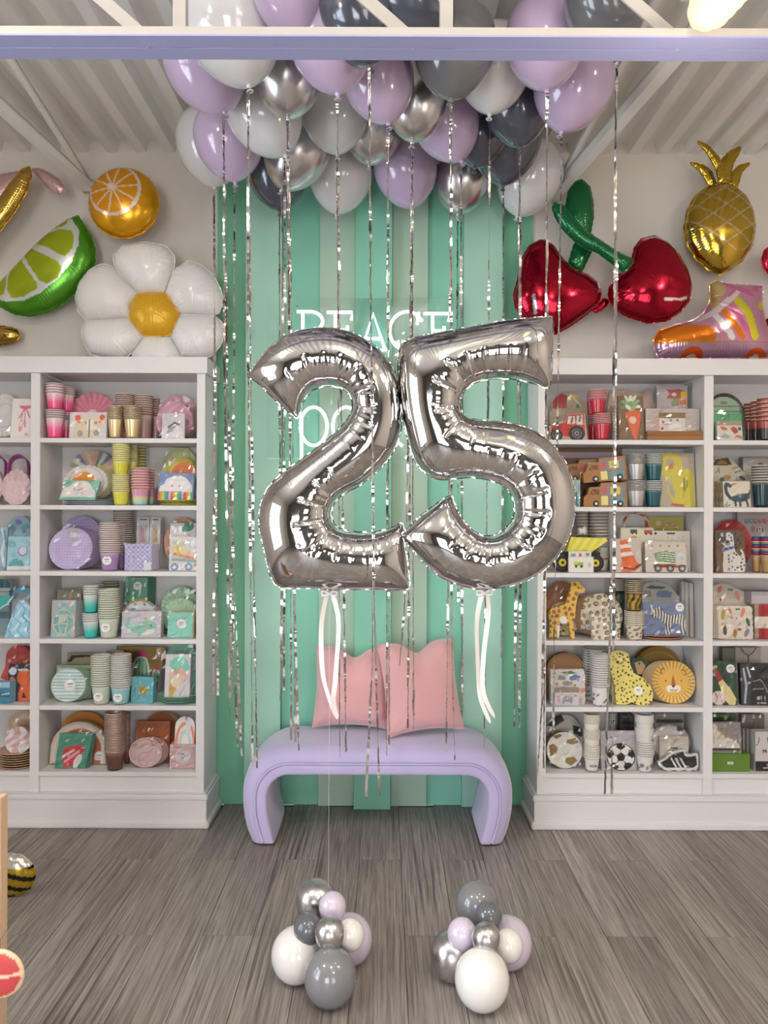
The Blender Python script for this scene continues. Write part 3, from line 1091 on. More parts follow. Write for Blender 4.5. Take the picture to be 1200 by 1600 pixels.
def wall_foil(name, label, Y, crop, parts, thick=.6, **kw):
    kw = {'wr': .006, 'lam': .03, **kw}
    """parts: (part name, traced outline, base colour, ops, material, dy)"""
    root = None
    for pn, pts, base, ops, m, dy, th in parts:
        out, c = px_outline(pts, Y, crop)
        if root is None:
            root = thing(name, label, 'foil balloon', (c[0], Y, c[1]), 'foil balloons on the wall')
        fn = None
        if m is PF or m.node_tree.nodes.get('Attribute'):
            fn = px_fn(lambda x, y: paint(x, y, base, ops), c, Y, crop)
        o = link(pn, foil_mesh(pn, out, th, m, fn, step=.0055, seed=len(pts), **kw), root, Vector((c[0], Y + dy, c[1])) - root.location)
    return root


# orange
def seg_wedge(cx, cy, r, n, gap, a0=0):
    def g(x, y):
        a = np.degrees(np.arctan2(y - cy, x - cx)) + a0
        d = np.hypot(x - cx, y - cy)
        k = np.abs((a % (360 / n)) - 180 / n) * np.pi / 180 * d
        return (d < r) & (d > r * .13) & ((180 / n) * np.pi / 180 * d - k > gap)
    return g


wall_foil('orange_balloon', 'round orange foil balloon printed with an orange slice', 3.88, C3, [
    ('foil_skin', ell(645, 325, 180), '#e0a010', [('c', 620, 283, 143, '#d9820e'), ('c', 620, 283, 138, '#f0ddc4'), ('f', seg_wedge(618, 280, 124, 10, 4, 8), '#e59a18'), ('c', 606, 271, 16, '#f2e4d0')], PF, 0, .8)], pinch=0)
LIME = [(-46, 800), (0, 740), (60, 680), (120, 615), (180, 550), (240, 495), (300, 447), (350, 415), (405, 390), (432, 432), (470, 490), (493, 560), (495, 630), (470, 700), (420, 765), (340, 840), (250, 890), (160, 913), (80, 903), (0, 862)]
wall_foil('lime_balloon', 'green foil balloon shaped like half a lime slice', 3.95, C3, [
    ('foil_skin', LIME, '#4f9420', [
        ('p', [(-30, 810), (60, 690), (180, 560), (300, 455), (375, 405), (428, 480), (432, 560), (400, 650), (330, 740), (240, 810), (150, 850), (60, 850), (-20, 830)], '#d9dcd6'),
        ('p', [(190, 548), (240, 505), (330, 478), (390, 485), (408, 520), (405, 580), (370, 625), (340, 615), (260, 570)], '#a3b51c'),
        ('p', [(135, 600), (170, 570), (330, 650), (352, 680), (330, 735), (275, 765), (240, 750)], '#9fb11c'),
        ('p', [(70, 670), (118, 615), (225, 760), (225, 790), (150, 830), (85, 835), (65, 790)], '#a5b61e'),
        ('p', [(250, 492), (300, 455), (350, 425), (370, 440), (345, 462), (290, 470)], '#a3b51c'),
        ('p', [(-20, 800), (50, 690), (58, 760), (45, 815), (0, 820)], '#a3b51c')], PF, 0, .62)], pinch=.1)
PET = mat('pearl_foil', '#e6e2de', .28, .0, coat=.25)
dp = []
for P_ in ([(730, 800), (650, 720), (597, 650), (592, 595), (640, 548), (750, 530), (860, 548), (908, 600), (905, 660), (880, 740), (860, 798)],
           [(862, 798), (880, 740), (915, 670), (985, 625), (1050, 650), (1110, 700), (1150, 780), (1160, 840), (1140, 895), (1110, 906), (935, 903)],
           [(935, 910), (1110, 910), (1150, 940), (1168, 1000), (1150, 1060), (1110, 1110), (1040, 1150), (950, 1130), (888, 1015)],
           [(885, 1018), (930, 1090), (950, 1140), (900, 1180), (815, 1195), (730, 1180), (685, 1140), (700, 1090), (755, 1018)],
           [(750, 1018), (700, 1090), (640, 1140), (560, 1130), (470, 1110), (430, 1030), (428, 980), (450, 940), (680, 925)],
           [(683, 920), (450, 935), (410, 890), (394, 810), (415, 740), (470, 670), (530, 642), (580, 655), (640, 720), (725, 800), (685, 860)]):
    dp.append(('petal', P_, '#fff', [], PET, .0, .75))
dp.append(('flower_centre', [(725, 800), (860, 795), (935, 905), (885, 1015), (755, 1018), (680, 925), (685, 860)], '#e5b01c', [], mat('yellow_foil', '#e2ae20', .3, .2), -.015, .75))
wall_foil('daisy_balloon', 'big white daisy foil balloon with yellow centre on the shelf top', 3.885, C3, dp, pinch=.12, wr=.011, period=.045, lam=.045)
wall_foil('banana_balloon', 'gold and pink banana foil balloon cut off by the picture edge', 3.90, C3, [
    ('foil_skin', [(-150, 560), (-60, 420), (0, 330), (60, 245), (125, 165), (168, 148), (178, 195), (150, 285), (90, 385), (20, 475), (-70, 590), (-140, 640)], '#c9a35c', [], mat('gold_foil', '#c6a150', .14, 1.0), -.03, .7),
    ('peel', [(-200, 220), (-60, 185), (0, 166), (80, 151), (135, 153), (65, 240), (0, 322), (-80, 420), (-200, 420)], '#d8b4b4', [], mat('rose_foil', '#cfaaa9', .3, .6), .02, .4),
    ('peel', [(165, 146), (210, 145), (262, 170), (318, 210), (342, 250), (318, 280), (280, 268), (228, 225), (188, 175)], '#d8b4b4', [], mat('rose_foil'), .0, .6)])
wall_foil('gold_tip_balloon', 'tip of a gold foil balloon just above the shelf fascia', 3.985, C3, [
    ('foil_skin', [(-140, 965), (-40, 960), (50, 972), (95, 990), (104, 1015), (85, 1045), (20, 1060), (-60, 1066), (-140, 1060)], '#c9a35c', [], mat('gold_foil'), 0, .7)])
# cherries
RED, GRN = mat('red_foil', '#960c24', .16, .85), mat('green_foil', '#16673b', .2, .4)
GL = mat('red_print_foil', '#fff', .13, .8, attr=True)
wall_foil('cherry_balloon', 'pair of red cherry foil balloons with green stem and leaf', 3.86, C4, [
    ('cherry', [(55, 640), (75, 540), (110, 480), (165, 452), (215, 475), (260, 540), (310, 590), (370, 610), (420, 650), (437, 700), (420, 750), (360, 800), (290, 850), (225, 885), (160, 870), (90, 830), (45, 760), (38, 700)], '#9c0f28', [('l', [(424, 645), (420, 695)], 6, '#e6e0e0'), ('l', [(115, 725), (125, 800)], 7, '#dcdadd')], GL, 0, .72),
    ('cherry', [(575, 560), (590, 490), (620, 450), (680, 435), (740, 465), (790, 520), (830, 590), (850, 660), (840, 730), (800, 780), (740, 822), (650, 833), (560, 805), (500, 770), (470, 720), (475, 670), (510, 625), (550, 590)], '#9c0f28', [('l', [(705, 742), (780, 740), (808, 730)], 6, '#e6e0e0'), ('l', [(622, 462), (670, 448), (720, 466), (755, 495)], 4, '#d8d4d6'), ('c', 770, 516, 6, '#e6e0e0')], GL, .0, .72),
    ('stem', [(200, 330), (212, 309), (245, 318), (300, 385), (350, 438), (420, 483), (490, 530), (560, 565), (545, 595), (520, 620), (480, 590), (400, 530), (350, 515), (300, 480), (250, 430), (215, 375)], '#000', [], GRN, -.07, .8),
    ('leaf', [(285, 290), (300, 210), (330, 170), (360, 158), (395, 190), (410, 260), (412, 330), (400, 400), (380, 442), (340, 405), (298, 352)], '#000', [], GRN, .05, .6),
    ('stem', [(318, 470), (385, 420), (405, 430), (408, 475), (385, 520), (350, 595), (318, 582), (290, 555)], '#000', [], GRN, .01, .6),
    ('link_tab', [(405, 770), (460, 712), (478, 725), (470, 745), (425, 778)], '#000', [], RED, .03, .4)], pinch=.1)


def pine(x, y):
    a = np.abs(np.sin(((x - 980) * .7 + (y - 400)) * math.pi / 85)) < .1
    b_ = np.abs(np.sin(((x - 980) * .7 - (y - 400)) * math.pi / 85)) < .1
    return (a | b_) & (y < 520)


GF = mat('bright_gold_foil', '#b99a3a', .12, 1.0)
wall_foil('pineapple_balloon', 'gold pineapple foil balloon with four spiky leaves', 3.90, C4, [
    ('foil_skin', [(980, 612), (930, 590), (870, 540), (830, 470), (816, 400), (830, 320), (870, 250), (930, 205), (985, 192), (1040, 205), (1095, 250), (1130, 320), (1142, 400), (1125, 480), (1080, 550), (1025, 590)], '#b99a3a', [('f', pine, '#cfc4a8')], mat('gold_print_foil', '#fff', .13, .95, attr=True), 0, .7),
    ('leaf', [(843, 100), (900, 108), (940, 140), (960, 190), (958, 215), (928, 205), (905, 160), (875, 125)], '', [], GF, .0, .5),
    ('leaf', [(866, 14), (915, 35), (960, 85), (990, 145), (1002, 205), (965, 205), (950, 140), (915, 75)], '', [], GF, -.03, .6),
    ('leaf', [(1075, 26), (1065, 60), (1040, 100), (1030, 150), (1022, 215), (995, 200), (985, 130), (990, 85), (1025, 50)], '', [], GF, .0, .5),
    ('leaf', [(1123, 97), (1085, 135), (1068, 185), (1060, 218), (1028, 210), (1035, 150), (1070, 110)], '', [], GF, .01, .5)], pinch=.1)
SK = [(935, 655), (965, 640), (1010, 655), (1060, 660), (1120, 662), (1175, 665), (1172, 740), (1186, 830), (1215, 900), (1222, 960), (1200, 990), (1000, 992), (800, 992), (700, 992), (684, 955), (678, 912), (700, 872), (780, 842), (850, 826), (905, 790), (936, 735)]
wall_foil('roller_skate_balloon', 'pink high-top roller skate foil balloon with orange toe on the shelf top', 3.84, C4, [
    ('foil_skin', SK, '#c890a8', [
        ('p', [(670, 905), (700, 860), (800, 848), (900, 855), (935, 880), (938, 925), (800, 935), (690, 950)], '#d9771c'),
        ('r', 670, 928, 1230, 948, '#b58a50'), ('r', 670, 934, 1230, 1000, '#b58ea8'),
        ('p', [(930, 640), (980, 640), (990, 690), (950, 770), (930, 780)], '#c9b078'),
        ('l', [(940, 815), (1010, 910)], 13, '#e8e4e4'), ('l', [(975, 795), (1055, 908)], 13, '#e07820'), ('l', [(1010, 775), (1095, 908)], 12, '#cf6f9c'), ('l', [(1035, 745), (1080, 800), (1115, 905)], 17, '#d3cc2c'),
        ('l', [(1050, 690), (1000, 740), (930, 800), (850, 828)], 13, '#e3d3d8'), ('l', [(1000, 670), (1060, 700), (1110, 720)], 7, '#cf6f9c'), ('l', [(1000, 720), (1045, 680), (1100, 700)], 6, '#cf6f9c'),
        ('c', 1150, 765, 18, '#d3cc2c'), ('c', 1130, 690, 14, '#cf6f9c'),
        ('c', 845, 1000, 52, '#d45a20'), ('c', 845, 1005, 26, '#d8d0d0'), ('c', 1135, 1005, 52, '#d45a20'), ('c', 1135, 1008, 26, '#d8d0d0')],
     mat('pink_print_foil', '#fff', .16, .6, attr=True), 0, .6)], pinch=.1)
wall_foil('strawberry_balloon', 'red berry foil balloon cut off by the picture edge', 3.9, C4, [
    ('foil_skin', [(1172, 545), (1185, 500), (1230, 470), (1300, 470), (1330, 520), (1310, 590), (1250, 640), (1205, 610), (1180, 580)], '', [], mat('coral_foil', '#c2324a', .15, .8), 0, .6)])
wall_foil('heart_balloon', 'dark red foil balloon behind the roller skate ankle', 3.95, C4, [
    ('foil_skin', [(1180, 830), (1200, 815), (1260, 800), (1330, 850), (1330, 930), (1260, 990), (1200, 985), (1175, 900)], '', [], RED, .0, .45)])

# ------------------------------------------------------------------ display stand cut off at the picture edge
ds = thing('display_stand', 'pale wooden display stand standing beside the camera at the picture edge', 'display stand', (-1.171, 2.0, 0))
WD = mat('pale_birch', '#d9b896', .55, bump=.1, bscale=40)
box_obj('post', WD, ds, .135, 0, 0.03, .175, .04, .79, .002)
box_obj('post', WD, ds, -.2, 0, 0.03, -.16, .04, .79, .002)
box_obj('panel', mat('peach_board', '#dcb9a0', .6), ds, -.16, .012, .05, .135, .028, .775)
box_obj('base', WD, ds, -.22, -.15, 0, .178, .2, .03, .002)
for z in (.42, .62):
    MB().tube([(.155, .0, z), (.155, -.06, z)], .004).build('peg', mat('steel'), ds)
TT = foil_mesh('candy', np.array(ell(0, 0, .062, .062)), .3, mat('printed_paper_red', '#fff', .45, attr=True), lambda x, z: paint(x, z, '#e8c9a4', [('c', 0, 0, .054, '#c94a48'), ('l', [(-.01, -.004), (.07, .006)], .004, '#f0c9b0')]), step=.005, wr=0, pinch=0, seam=0)
t = thing('lollipop_tag', 'red round paper candy with gold rim hanging on the display stand', 'party decoration', W(0, 1521, 1.93), 'goods on the display stand')
link('candy', TT, t)
MB().tube([(0, 0, .06), (.0, .0, .085), (0, .05, .092)], .0012).build('hang_loop', mat('steel'), t)
t = thing('bee_balloon', 'small black and gold foil balloon peeping out behind the display stand', 'foil balloon', (-1.475, 3.06, .09))
link('foil_skin', foil_mesh('foil_skin', np.array(scallop(0, 0, .09, .085, 11, .1)), .6, mat('bee_foil', '#fff', .2, .7, attr=True), lambda x, z: paint(x, z, '#b89a2c', [('f', lambda a, b: np.sin((b + a * .3) * 130) > .3, '#2a2620'), ('f', lambda a, b: b > .04, '#cfc6bb')]), step=.006), t)
# ------------------------------------------------------------------ goods on the shelves
PAPER = mat('printed_paper', '#fff', .5, attr=True)
GLOSSY = mat('printed_gloss', '#fff', .22, coat=.3, attr=True)
FOILP = mat('printed_metallic', '#fff', .33, .6, attr=True)
CELLO = bpy.data.materials.new('cellophane'); CELLO.use_nodes = True
_n = CELLO.node_tree; _n.nodes.clear()
_o, _m, _t, _g, _l, _a = (_n.nodes.new('ShaderNode' + k) for k in ('OutputMaterial', 'MixShader', 'BsdfTransparent', 'BsdfGlossy', 'LayerWeight', 'Math'))
_g.inputs['Roughness'].default_value = .07; _l.inputs['Blend'].default_value = .18
_a.operation = 'ADD'; _a.inputs[1].default_value = .035
_n.links.new(_l.outputs['Fresnel'], _a.inputs[0]); _n.links.new(_a.outputs[0], _m.inputs[0]); _n.links.new(_t.outputs[0], _m.inputs[1]); _n.links.new(_g.outputs[0], _m.inputs[2]); _n.links.new(_m.outputs[0], _o.inputs[0])
INK = mat('black_ink', '#1c1b1d', .5)
WHITEINK = mat('white_ink', '#eeeae6', .5)
PINKINK = mat('grey_ink', '#6a6266', .5)
_rs = random.Random(5)


def plain(hexc, kind='p'):
    return mat('paper_' + hexc.strip('#'), hexc, .55) if kind == 'p' else mat('gloss_' + hexc.strip('#'), hexc, .25, coat=.3)


def sheet_mesh(name, out, fn, thick, m, side, step=.0034, dish=None, fine=True):
    B = resample(out, step)
    G = grid_in(B, step) if (fn or dish) and fine else np.zeros((0, 2))
    V, Fc, _ = tri_fill(B, G)
    d, arc, foot = seg_dist(V, B)
    y = np.zeros(len(V))
    if dish:
        y = dish * np.clip(1 - d / .032, 0, 1) ** 1.5
        y = -y
    a, b_, c = (V[i] for i in Fc[0][:3])
    flip = (b_[0] - a[0]) * (c[1] - a[1]) - (b_[1] - a[1]) * (c[0] - a[0]) < 0
    vs = [(V[i, 0], y[i], V[i, 1]) for i in range(len(V))]
    fs = [f[::-1] if flip else f for f in Fc]
    nb = len(B)
    n0 = len(vs)
    yb = -(dish or 0)
    if np.sum(B[:, 0] * np.roll(B[:, 1], -1) - np.roll(B[:, 0], -1) * B[:, 1]) < 0:
        B = B[::-1]
    ctr = B.mean(0)
    kk = (1 - .022 / max(np.hypot(*(B - ctr).T).mean(), .03)) if dish else 1.0
    Bk = ctr + (B - ctr) * kk
    vs += [(p[0], yb, p[1]) for p in B] + [(p[0], thick, p[1]) for p in Bk]
    nf = len(fs)
    fs += [(n0 + i, n0 + nb + i, n0 + nb + (i + 1) % nb, n0 + (i + 1) % nb) for i in range(nb)]
    fs.append(tuple(n0 + nb + i for i in reversed(range(nb))))
    cols = None
    if fn:
        cc = fn(V[:, 0], V[:, 1])
        cols = np.vstack([cc, np.tile(np.array(srgb('#888888')), (2 * nb, 1))])
    me = mesh(name, vs, fs, [m, side], False, cols)
    me.polygons.foreach_set('material_index', [0] * nf + [1] * (len(fs) - nf))
    if dish:
        me.polygons.foreach_set('use_smooth', [True] * nf + [False] * (len(fs) - nf))
    return me


def wrapper(t, x0, z0, x1, z1, y, seed, amp=.006, out=None):
    rn = random.Random(seed)
    n = 11
    vs, fs = [], []
    for j in range(n + 1):
        for i in range(n + 1):
            e = .35 if i in (0, n) or j in (0, n) else 1
            vs.append((x0 + (x1 - x0) * i / n + rn.uniform(-.002, .002), y - abs(rn.gauss(0, amp)) * e, z0 + (z1 - z0) * j / n + rn.uniform(-.002, .002)))
    for j in range(n):
        for i in range(n):
            q = j * (n + 1) + i
            fs += [(q, q + 1, q + n + 2), (q, q + n + 2, q + n + 1)]
    if out is not None:
        P = np.array([(v[0], v[2]) for v in vs])
        ok = inside(P, out) | (seg_dist(P, out)[0] < .024)
        fs = [f for f in fs if ok[list(f)].all()]
        best = []
        left = set(range(len(fs)))
        while left:             # keep the one piece that hangs together
            grp, seen, grew = [left.pop()], set(), True
            seen |= set(fs[grp[0]])
            while grew:
                new = [i for i in left if seen & set(fs[i])]
                grew = bool(new)
                left -= set(new)
                grp += new
                for i in new:
                    seen |= set(fs[i])
            best = max(best, grp, key=len)
        fs = [fs[i] for i in sorted(best)]
        used = sorted({i for f in fs for i in f})
        at_ = {i: k for k, i in enumerate(used)}
        vs = [vs[i] for i in used]
        fs = [tuple(at_[i] for i in f) for f in fs]
    link('cellophane_wrap', mesh('cellophane_wrap', [(x, y, max(z, .003)) for x, y, z in vs], fs, CELLO), t)


STK = {}


def sticker(t, x, y, z, r, txt=None):
    k = round(r, 3)
    if k not in STK:
        out = np.array(ell(0, 0, r, r, 24))
        STK[k] = sheet_mesh('sticker', out, lambda X, Z: paint(X, Z, '#ece8e6', [('r', -r * .5, r * .12, r * .5, r * .3, '#8f8a8c'), ('r', -r * .4, -r * .3, r * .4, -r * .14, '#9b9698')]), .0006, PAPER, plain('#e6e2e0'), step=r / 7)
    link('sticker', STK[k], t, (x, y, z))


class Slot:
    def __init__(self, ox, oy, s, row):
        self.o, self.s, self.z = (ox, oy), s, SH[row]

    def at(self, a, b_, Y):
        return W(self.o[0] + a / self.s, self.o[1] + b_ / self.s, Y)

    def frame(self, box, Y, z0, fit=True):
        """local frame of a traced item: centre x, base, and px <-> local maps"""
        x0, y0, x1, y1 = box
        p, q = self.at(x0, y1, Y), self.at(x1, y0, Y)
        xc = (p.x + q.x) / 2
        for lo, hi in ((-2.488, -1.728), (-1.678, -.919), (.794, 1.560), (1.612, 2.377)):
            if lo - .02 < xc < hi + .02:
                xc = min(max(xc, lo + (q.x - p.x) / 2), max(hi - (q.x - p.x) / 2, lo + (q.x - p.x) / 2)) if lo > -2 else min(xc, hi - (q.x - p.x) / 2)
        base = self.z + .0005 if z0 is None else z0
        k = (q.z - base) / (q.z - p.z) if fit else 1.0
        sx = (q.x - p.x) / (x1 - x0)
        sz = (q.z - base) / (y1 - y0) if fit else (q.z - p.z) / (y1 - y0)
        to = lambda a, b_: ((a - (x0 + x1) / 2) * sx, (y1 - b_) * sz)
        back = lambda X, Z: (X / sx + (x0 + x1) / 2, y1 - Z / sz)
        return xc, base, to, back

    def base_at(self, y1, Y):
        return self.at(0, y1, Y).z

    def flat(self, label, name, cat, piece, pts, base, ops, Y, n=1, gap=.004, lean=10, side=None, m=None, drift=(0, 0), stick=None, cello=True, dish=None, z0=None, group=None, y1=None, thick=.0022, turn=0, step=.0034):
        P = np.array(pts, float)
        lo, hi = P.min(0), P.max(0)
        hh = self.at(0, lo[1], Y).z - (self.z if z0 is None else self.base_at(z0, Y))
        Y = max(3.765, min(Y, 4.014 - (n - 1) * gap - thick - hh * math.sin(R(lean))))
        zb = None if z0 is None else self.base_at(z0, Y)
        xc, bz, to, back = self.frame((lo[0], lo[1], hi[0], hi[1] if y1 is None else y1), Y, zb)
        t = thing(name, label, cat, (xc, Y, bz), group, (R(-lean), 0, R(turn)))
        out = np.array([to(a, b_) for a, b_ in P])
        fn = lambda X, Z: paint(*back(X, Z), base, ops)
        me = sheet_mesh(piece, out, fn, thick, m or PAPER, plain(side or '#d8d2cc'), step, dish)
        me2 = me.copy()
        me2.materials[0] = plain(side or '#d8d2cc')
        for k in range(n):
            up = (gap * k + thick) * math.tan(R(lean))
            o = link(piece, me2 if k else me, t, (drift[0] * k, gap * k, up))
            o.scale = (1, 1, 1 - up / (out[:, 1].max() - out[:, 1].min()))
        yf = -(dish or 0)
        if stick:
            a, b_ = to(stick[0], stick[1])
            sticker(t, a, yf - .0012 if not dish else -.0012, b_, stick[2] * F / F / self.s * Y / F)
        if cello:
            l2, h2 = out.min(0), out.max(0)
            wrapper(t, l2[0] - .004, .001, h2[0] + .004, h2[1] + .006, yf - .0015, int(P.sum()), .006, out)
        t['_'] = 0
        del t['_']
        return t, to

    def pack(self, label, name, cat, x0, y0, x1, y1, Y, depth, base, ops, side, lean=6, piece='napkin', layers=4, cello=True, stick=None, z0=None, group=None, m=None, turn=0, drift=0.0):
        """squared pack: separate layers behind a printed front one"""
        hh = self.at(0, y0, Y).z - (self.z if z0 is None else self.base_at(z0, Y))
        Y = max(3.765, min(Y, 4.014 - depth - hh * math.sin(R(lean))))
        zb = None if z0 is None else self.base_at(z0, Y)
        xc, bz, to, back = self.frame((x0, y0, x1, y1), Y, zb)
        t = thing(name, label, cat, (xc, Y, bz), group, (R(-lean), 0, R(turn)))
        (a, b_), (c, d) = to(x0, y1), to(x1, y0)
        b_ += .0005
        th = depth / layers
        bm_ = MB().box(a, .0004, b_, c, th - .0006, d, min(.0015, th * .3))
        me = mesh(piece, bm_.v, bm_.f, plain(side))
        for k in range(layers):
            up = th * (k + 1) * math.tan(R(lean))
            link(piece, me, t, (drift * k, th * k, up)).scale = (1, 1, 1 - up / (d - b_))
        fn = lambda X, Z: paint(*back(X, Z), base, ops)
        fm = sheet_mesh('printed_front', np.array([(a + .0005, b_ + .0005), (c - .0005, b_ + .0005), (c - .0005, d - .0005), (a + .0005, d - .0005)]), fn, .0008, m or PAPER, plain(side))
        link('printed_front', fm, t, (0, -.0006, 0))
        if stick:
            e, f = to(stick[0], stick[1])
            sticker(t, e, -.0016, f, stick[2] / self.s * Y / F)
        if cello:
            wrapper(t, a - .003, .001, c + .003, d + .005, -.0018, int(x0 * 7 + y0), .005)
        return t, to

    def cups(self, label, x0, x1, ytop, ybody, Y, n, grad, rim='#d9c9b8', z0=None, rb=.74, ops=None, m=None, stick=None, lean=0, group='paper cup packs', cat='cups', ybot=None, text=None, rims=None):
        """pack of nested cups; z0/ybot: px of the base when it stands on another pack"""
        base = self.z + .0005 if ybot is None else self.at(0, ybot, Y).z
        p, q = self.at(x0, ytop, Y), self.at(x1, ybody, Y)
        r, top, rimz = (q.x - p.x) / 2, p.z - base, q.z - base
        hc = max(rimz, .035)
        pt = (top - hc) / max(n - 1, 1)
        xc = (p.x + q.x) / 2
        for lo, hi in ((-1.678, -.919), (.794, 1.560), (1.612, 2.377)):
            if lo - .05 < xc < hi + .02:
                xc = min(max(xc, lo + r * 1.08), hi - r * 1.08)
        t = thing('cup_pack', label, cat, (xc, Y, base), group, (0, R(lean), 0))
        seg, rows = 22, 9
        vs, fs, cols = [], [], []
        prof = [(rb * .96 * r, .003), (rb * r, .0)] + [(r * (rb + (1 - rb) * k / rows), hc * k / rows * .985) for k in range(1, rows + 1)]
        prof += [(r * 1.0, hc - .004), (r * 1.07, hc - .003), (r * 1.07, hc), (r * 1.0, hc + .0012), (r * .95, hc - .002), (r * .93, hc * .8)]
        nb = 1 + rows
        for i, (a, z) in enumerate(prof):
            for k in range(seg):
                th = 2 * math.pi * k / seg
                vs.append((a * math.sin(th), -a * math.cos(th), z))
                tt = z / hc
                if i > nb:
                    cols.append(srgb(rim))
                elif ops:
                    cols.append(paint(np.array([((th + math.pi) % (2 * math.pi) - math.pi) * r]), np.array([z]), grad[0][1], ops)[0])
                else:
                    lo = max([g for g in grad if g[0] <= tt + 1e-6], key=lambda g: g[0], default=grad[0])
                    hi = min([g for g in grad if g[0] >= tt - 1e-6], key=lambda g: g[0], default=grad[-1])
                    f = 0 if hi[0] == lo[0] else (tt - lo[0]) / (hi[0] - lo[0])
                    A, B_ = srgb(lo[1]), srgb(hi[1])
                    cols.append(tuple(x * (1 - f) + y * f for x, y in zip(A, B_)))
        for i in range(len(prof) - 1):
            for k in range(seg):
                fs.append((i * seg + k, i * seg + (k + 1) % seg, (i + 1) * seg + (k + 1) % seg, (i + 1) * seg + k))
        fs.append(tuple(reversed(range(seg))))
        me = mesh('cup', vs, fs, m or GLOSSY, True, np.array(cols))
        mes = [me]
        for rc in rims or []:
            cc = np.array(cols)
            cc[nb * seg + seg:] = srgb(rc)
            cc[(nb - 2) * seg:(nb + 1) * seg] = srgb(rc)
            mes.append(mesh('cup', vs, fs, m or GLOSSY, True, cc))
        for k in range(n):
            link('cup', mes[k % len(mes)], t, (0, 0, pt * k))
        if stick:
            zz = base
            b_ = self.at(0, stick[0], Y).z - base
            f = b_ / hc
            sticker(t, 0, -r * (rb + (1 - rb) * f) - .002, b_, stick[1] / self.s * Y / F)
        if text:
            b_ = self.at(0, text[1], Y).z - base
            letters(t, text[0], text[2], INK, (0, -r * (rb + (1 - rb) * b_ / hc) - .003, b_))
        return t

    def lying(self, label, name, x0, x1, ytop, Y, n, hexes, shape='round', cat='plates', depth=None, z0=None, group='flat stacks of plates'):
        """plates or boxes lying flat on the shelf"""
        p, q = self.at(x0, ytop, Y), self.at(x1, ytop, Y)
        w = q.x - p.x
        base = self.z + .0005 if z0 is None else self.at(0, z0, Y).z
        th = (p.z - base) / n
        d = depth or min(w, .22)
        t = thing(name, label, cat, ((p.x + q.x) / 2, Y + d / 2, base), group)
        for k in range(n):
            c = plain(hexes[k % len(hexes)], 'g')
            if shape == 'box':
                MB().box(-w / 2, -d / 2, 0, w / 2, d / 2, th - .0008, .001).build('flat_box', c, t, loc=(0, 0, th * k))
            else:
                m_ = 8 if shape == 'oct' else 40
                off = 22.5 if shape == 'oct' else 0
                q_ = 1 / math.cos(R(22.5)) if shape == 'oct' else 1
                ring = [(math.cos(R(360 * i / m_ + off)) * q_ * w / 2, math.sin(R(360 * i / m_ + off)) * q_ * d / 2) for i in range(m_)]
                vs = [(x * .8, y * .8, 0) for x, y in ring] + [(x, y, th * .75) for x, y in ring] + [(x, y, th * .95) for x, y in ring] + [(x * .8, y * .8, th * .3) for x, y in ring]
                fs = [tuple(reversed(range(m_)))] + [(r_ * m_ + i, r_ * m_ + (i + 1) % m_, (r_ + 1) * m_ + (i + 1) % m_, (r_ + 1) * m_ + i) for r_ in range(3) for i in range(m_)] + [tuple(3 * m_ + i for i in range(m_))]
                link('plate', mesh('plate', vs, fs, c, False), t, (0, 0, th * k))
        return t


G_CUP, G_PLATE, G_NAP = 'paper cup packs', 'packs of paper plates', 'packs of paper napkins'


def gingham(p):
    return lambda x, y: (np.floor(x / p) + np.floor(y / p)) % 2 == 0


def rays(cx, cy, n, k, m_):
    return lambda x, y: (np.floor((np.degrees(np.arctan2(y - cy, x - cx)) % 360) / (360 / n)) % m_) == k


def spots(seed, x0, y0, x1, y1, n, r, ring=False, asp=1.0):
    """irregular spots spread evenly over a box"""
    rn = random.Random(seed)
    o, tries = [], 0
    while len(o) < n and tries < 4000:
        tries += 1
        x, y = rn.uniform(x0, x1), rn.uniform(y0, y1)
        if all(math.hypot(x - a, y - b_) > r * 2.3 for a, b_ in o):
            o.append((x, y))
    return [(x, y, r * rn.uniform(.75, 1.2), rn.uniform(0, 180)) for x, y in o]


def spot_ops(S, col, asp=.7):
    return [('e', x, y, r, r * asp, a, col) for x, y, r, a in S]
# ---- bay under the daisy (six shelves, top to bottom)
s = Slot(0, 560, 3.529, 0)
g = [(0, '#e8407e'), (.45, '#ee6a98'), (.8, '#e9c3cc'), (1, '#e2d3d2')]
for x0, x1, Y, yt, yb, ybt, lb in ((235, 330, 3.805, 286, 322, None, 'pink ombre cup pack in front, lower of two'), (239, 333, 3.805, 142, 185, 286, 'pink ombre cup pack in front, on top of another'),
                              (322, 405, 3.90, 300, 332, None, 'pink ombre cup pack in the second row, lower one'), (326, 408, 3.90, 160, 195, 300, 'pink ombre cup pack in the second row, upper one'), (362, 425, 3.972, 180, 225, None, 'pink ombre cup pack in deep shade at the back')):
    s.cups(lb, x0, x1, yt, yb, Y, 4, g, '#dccbc9', ybot=ybt)
s.flat('scalloped pink fluted plate pack behind the butterfly napkins', 'plate_pack', 'plates', 'plate', scallop(500, 310, 135, 130, 22, .05), '#dc8ba0', [('f', rays(500, 310, 44, 0, 2), '#d07b92'), ('c', 500, 300, 30, '#e6d5b4')], 3.925, 3, lean=9, dish=.008, y1=438, group=G_PLATE)
BF = [(500, 335), (470, 318), (420, 302), (398, 312), (402, 350), (415, 378), (398, 390), (405, 425), (440, 434), (475, 425), (488, 410), (500, 425), (520, 434), (545, 430), (552, 405), (540, 388), (560, 372), (580, 345), (580, 308), (545, 305), (510, 325)]
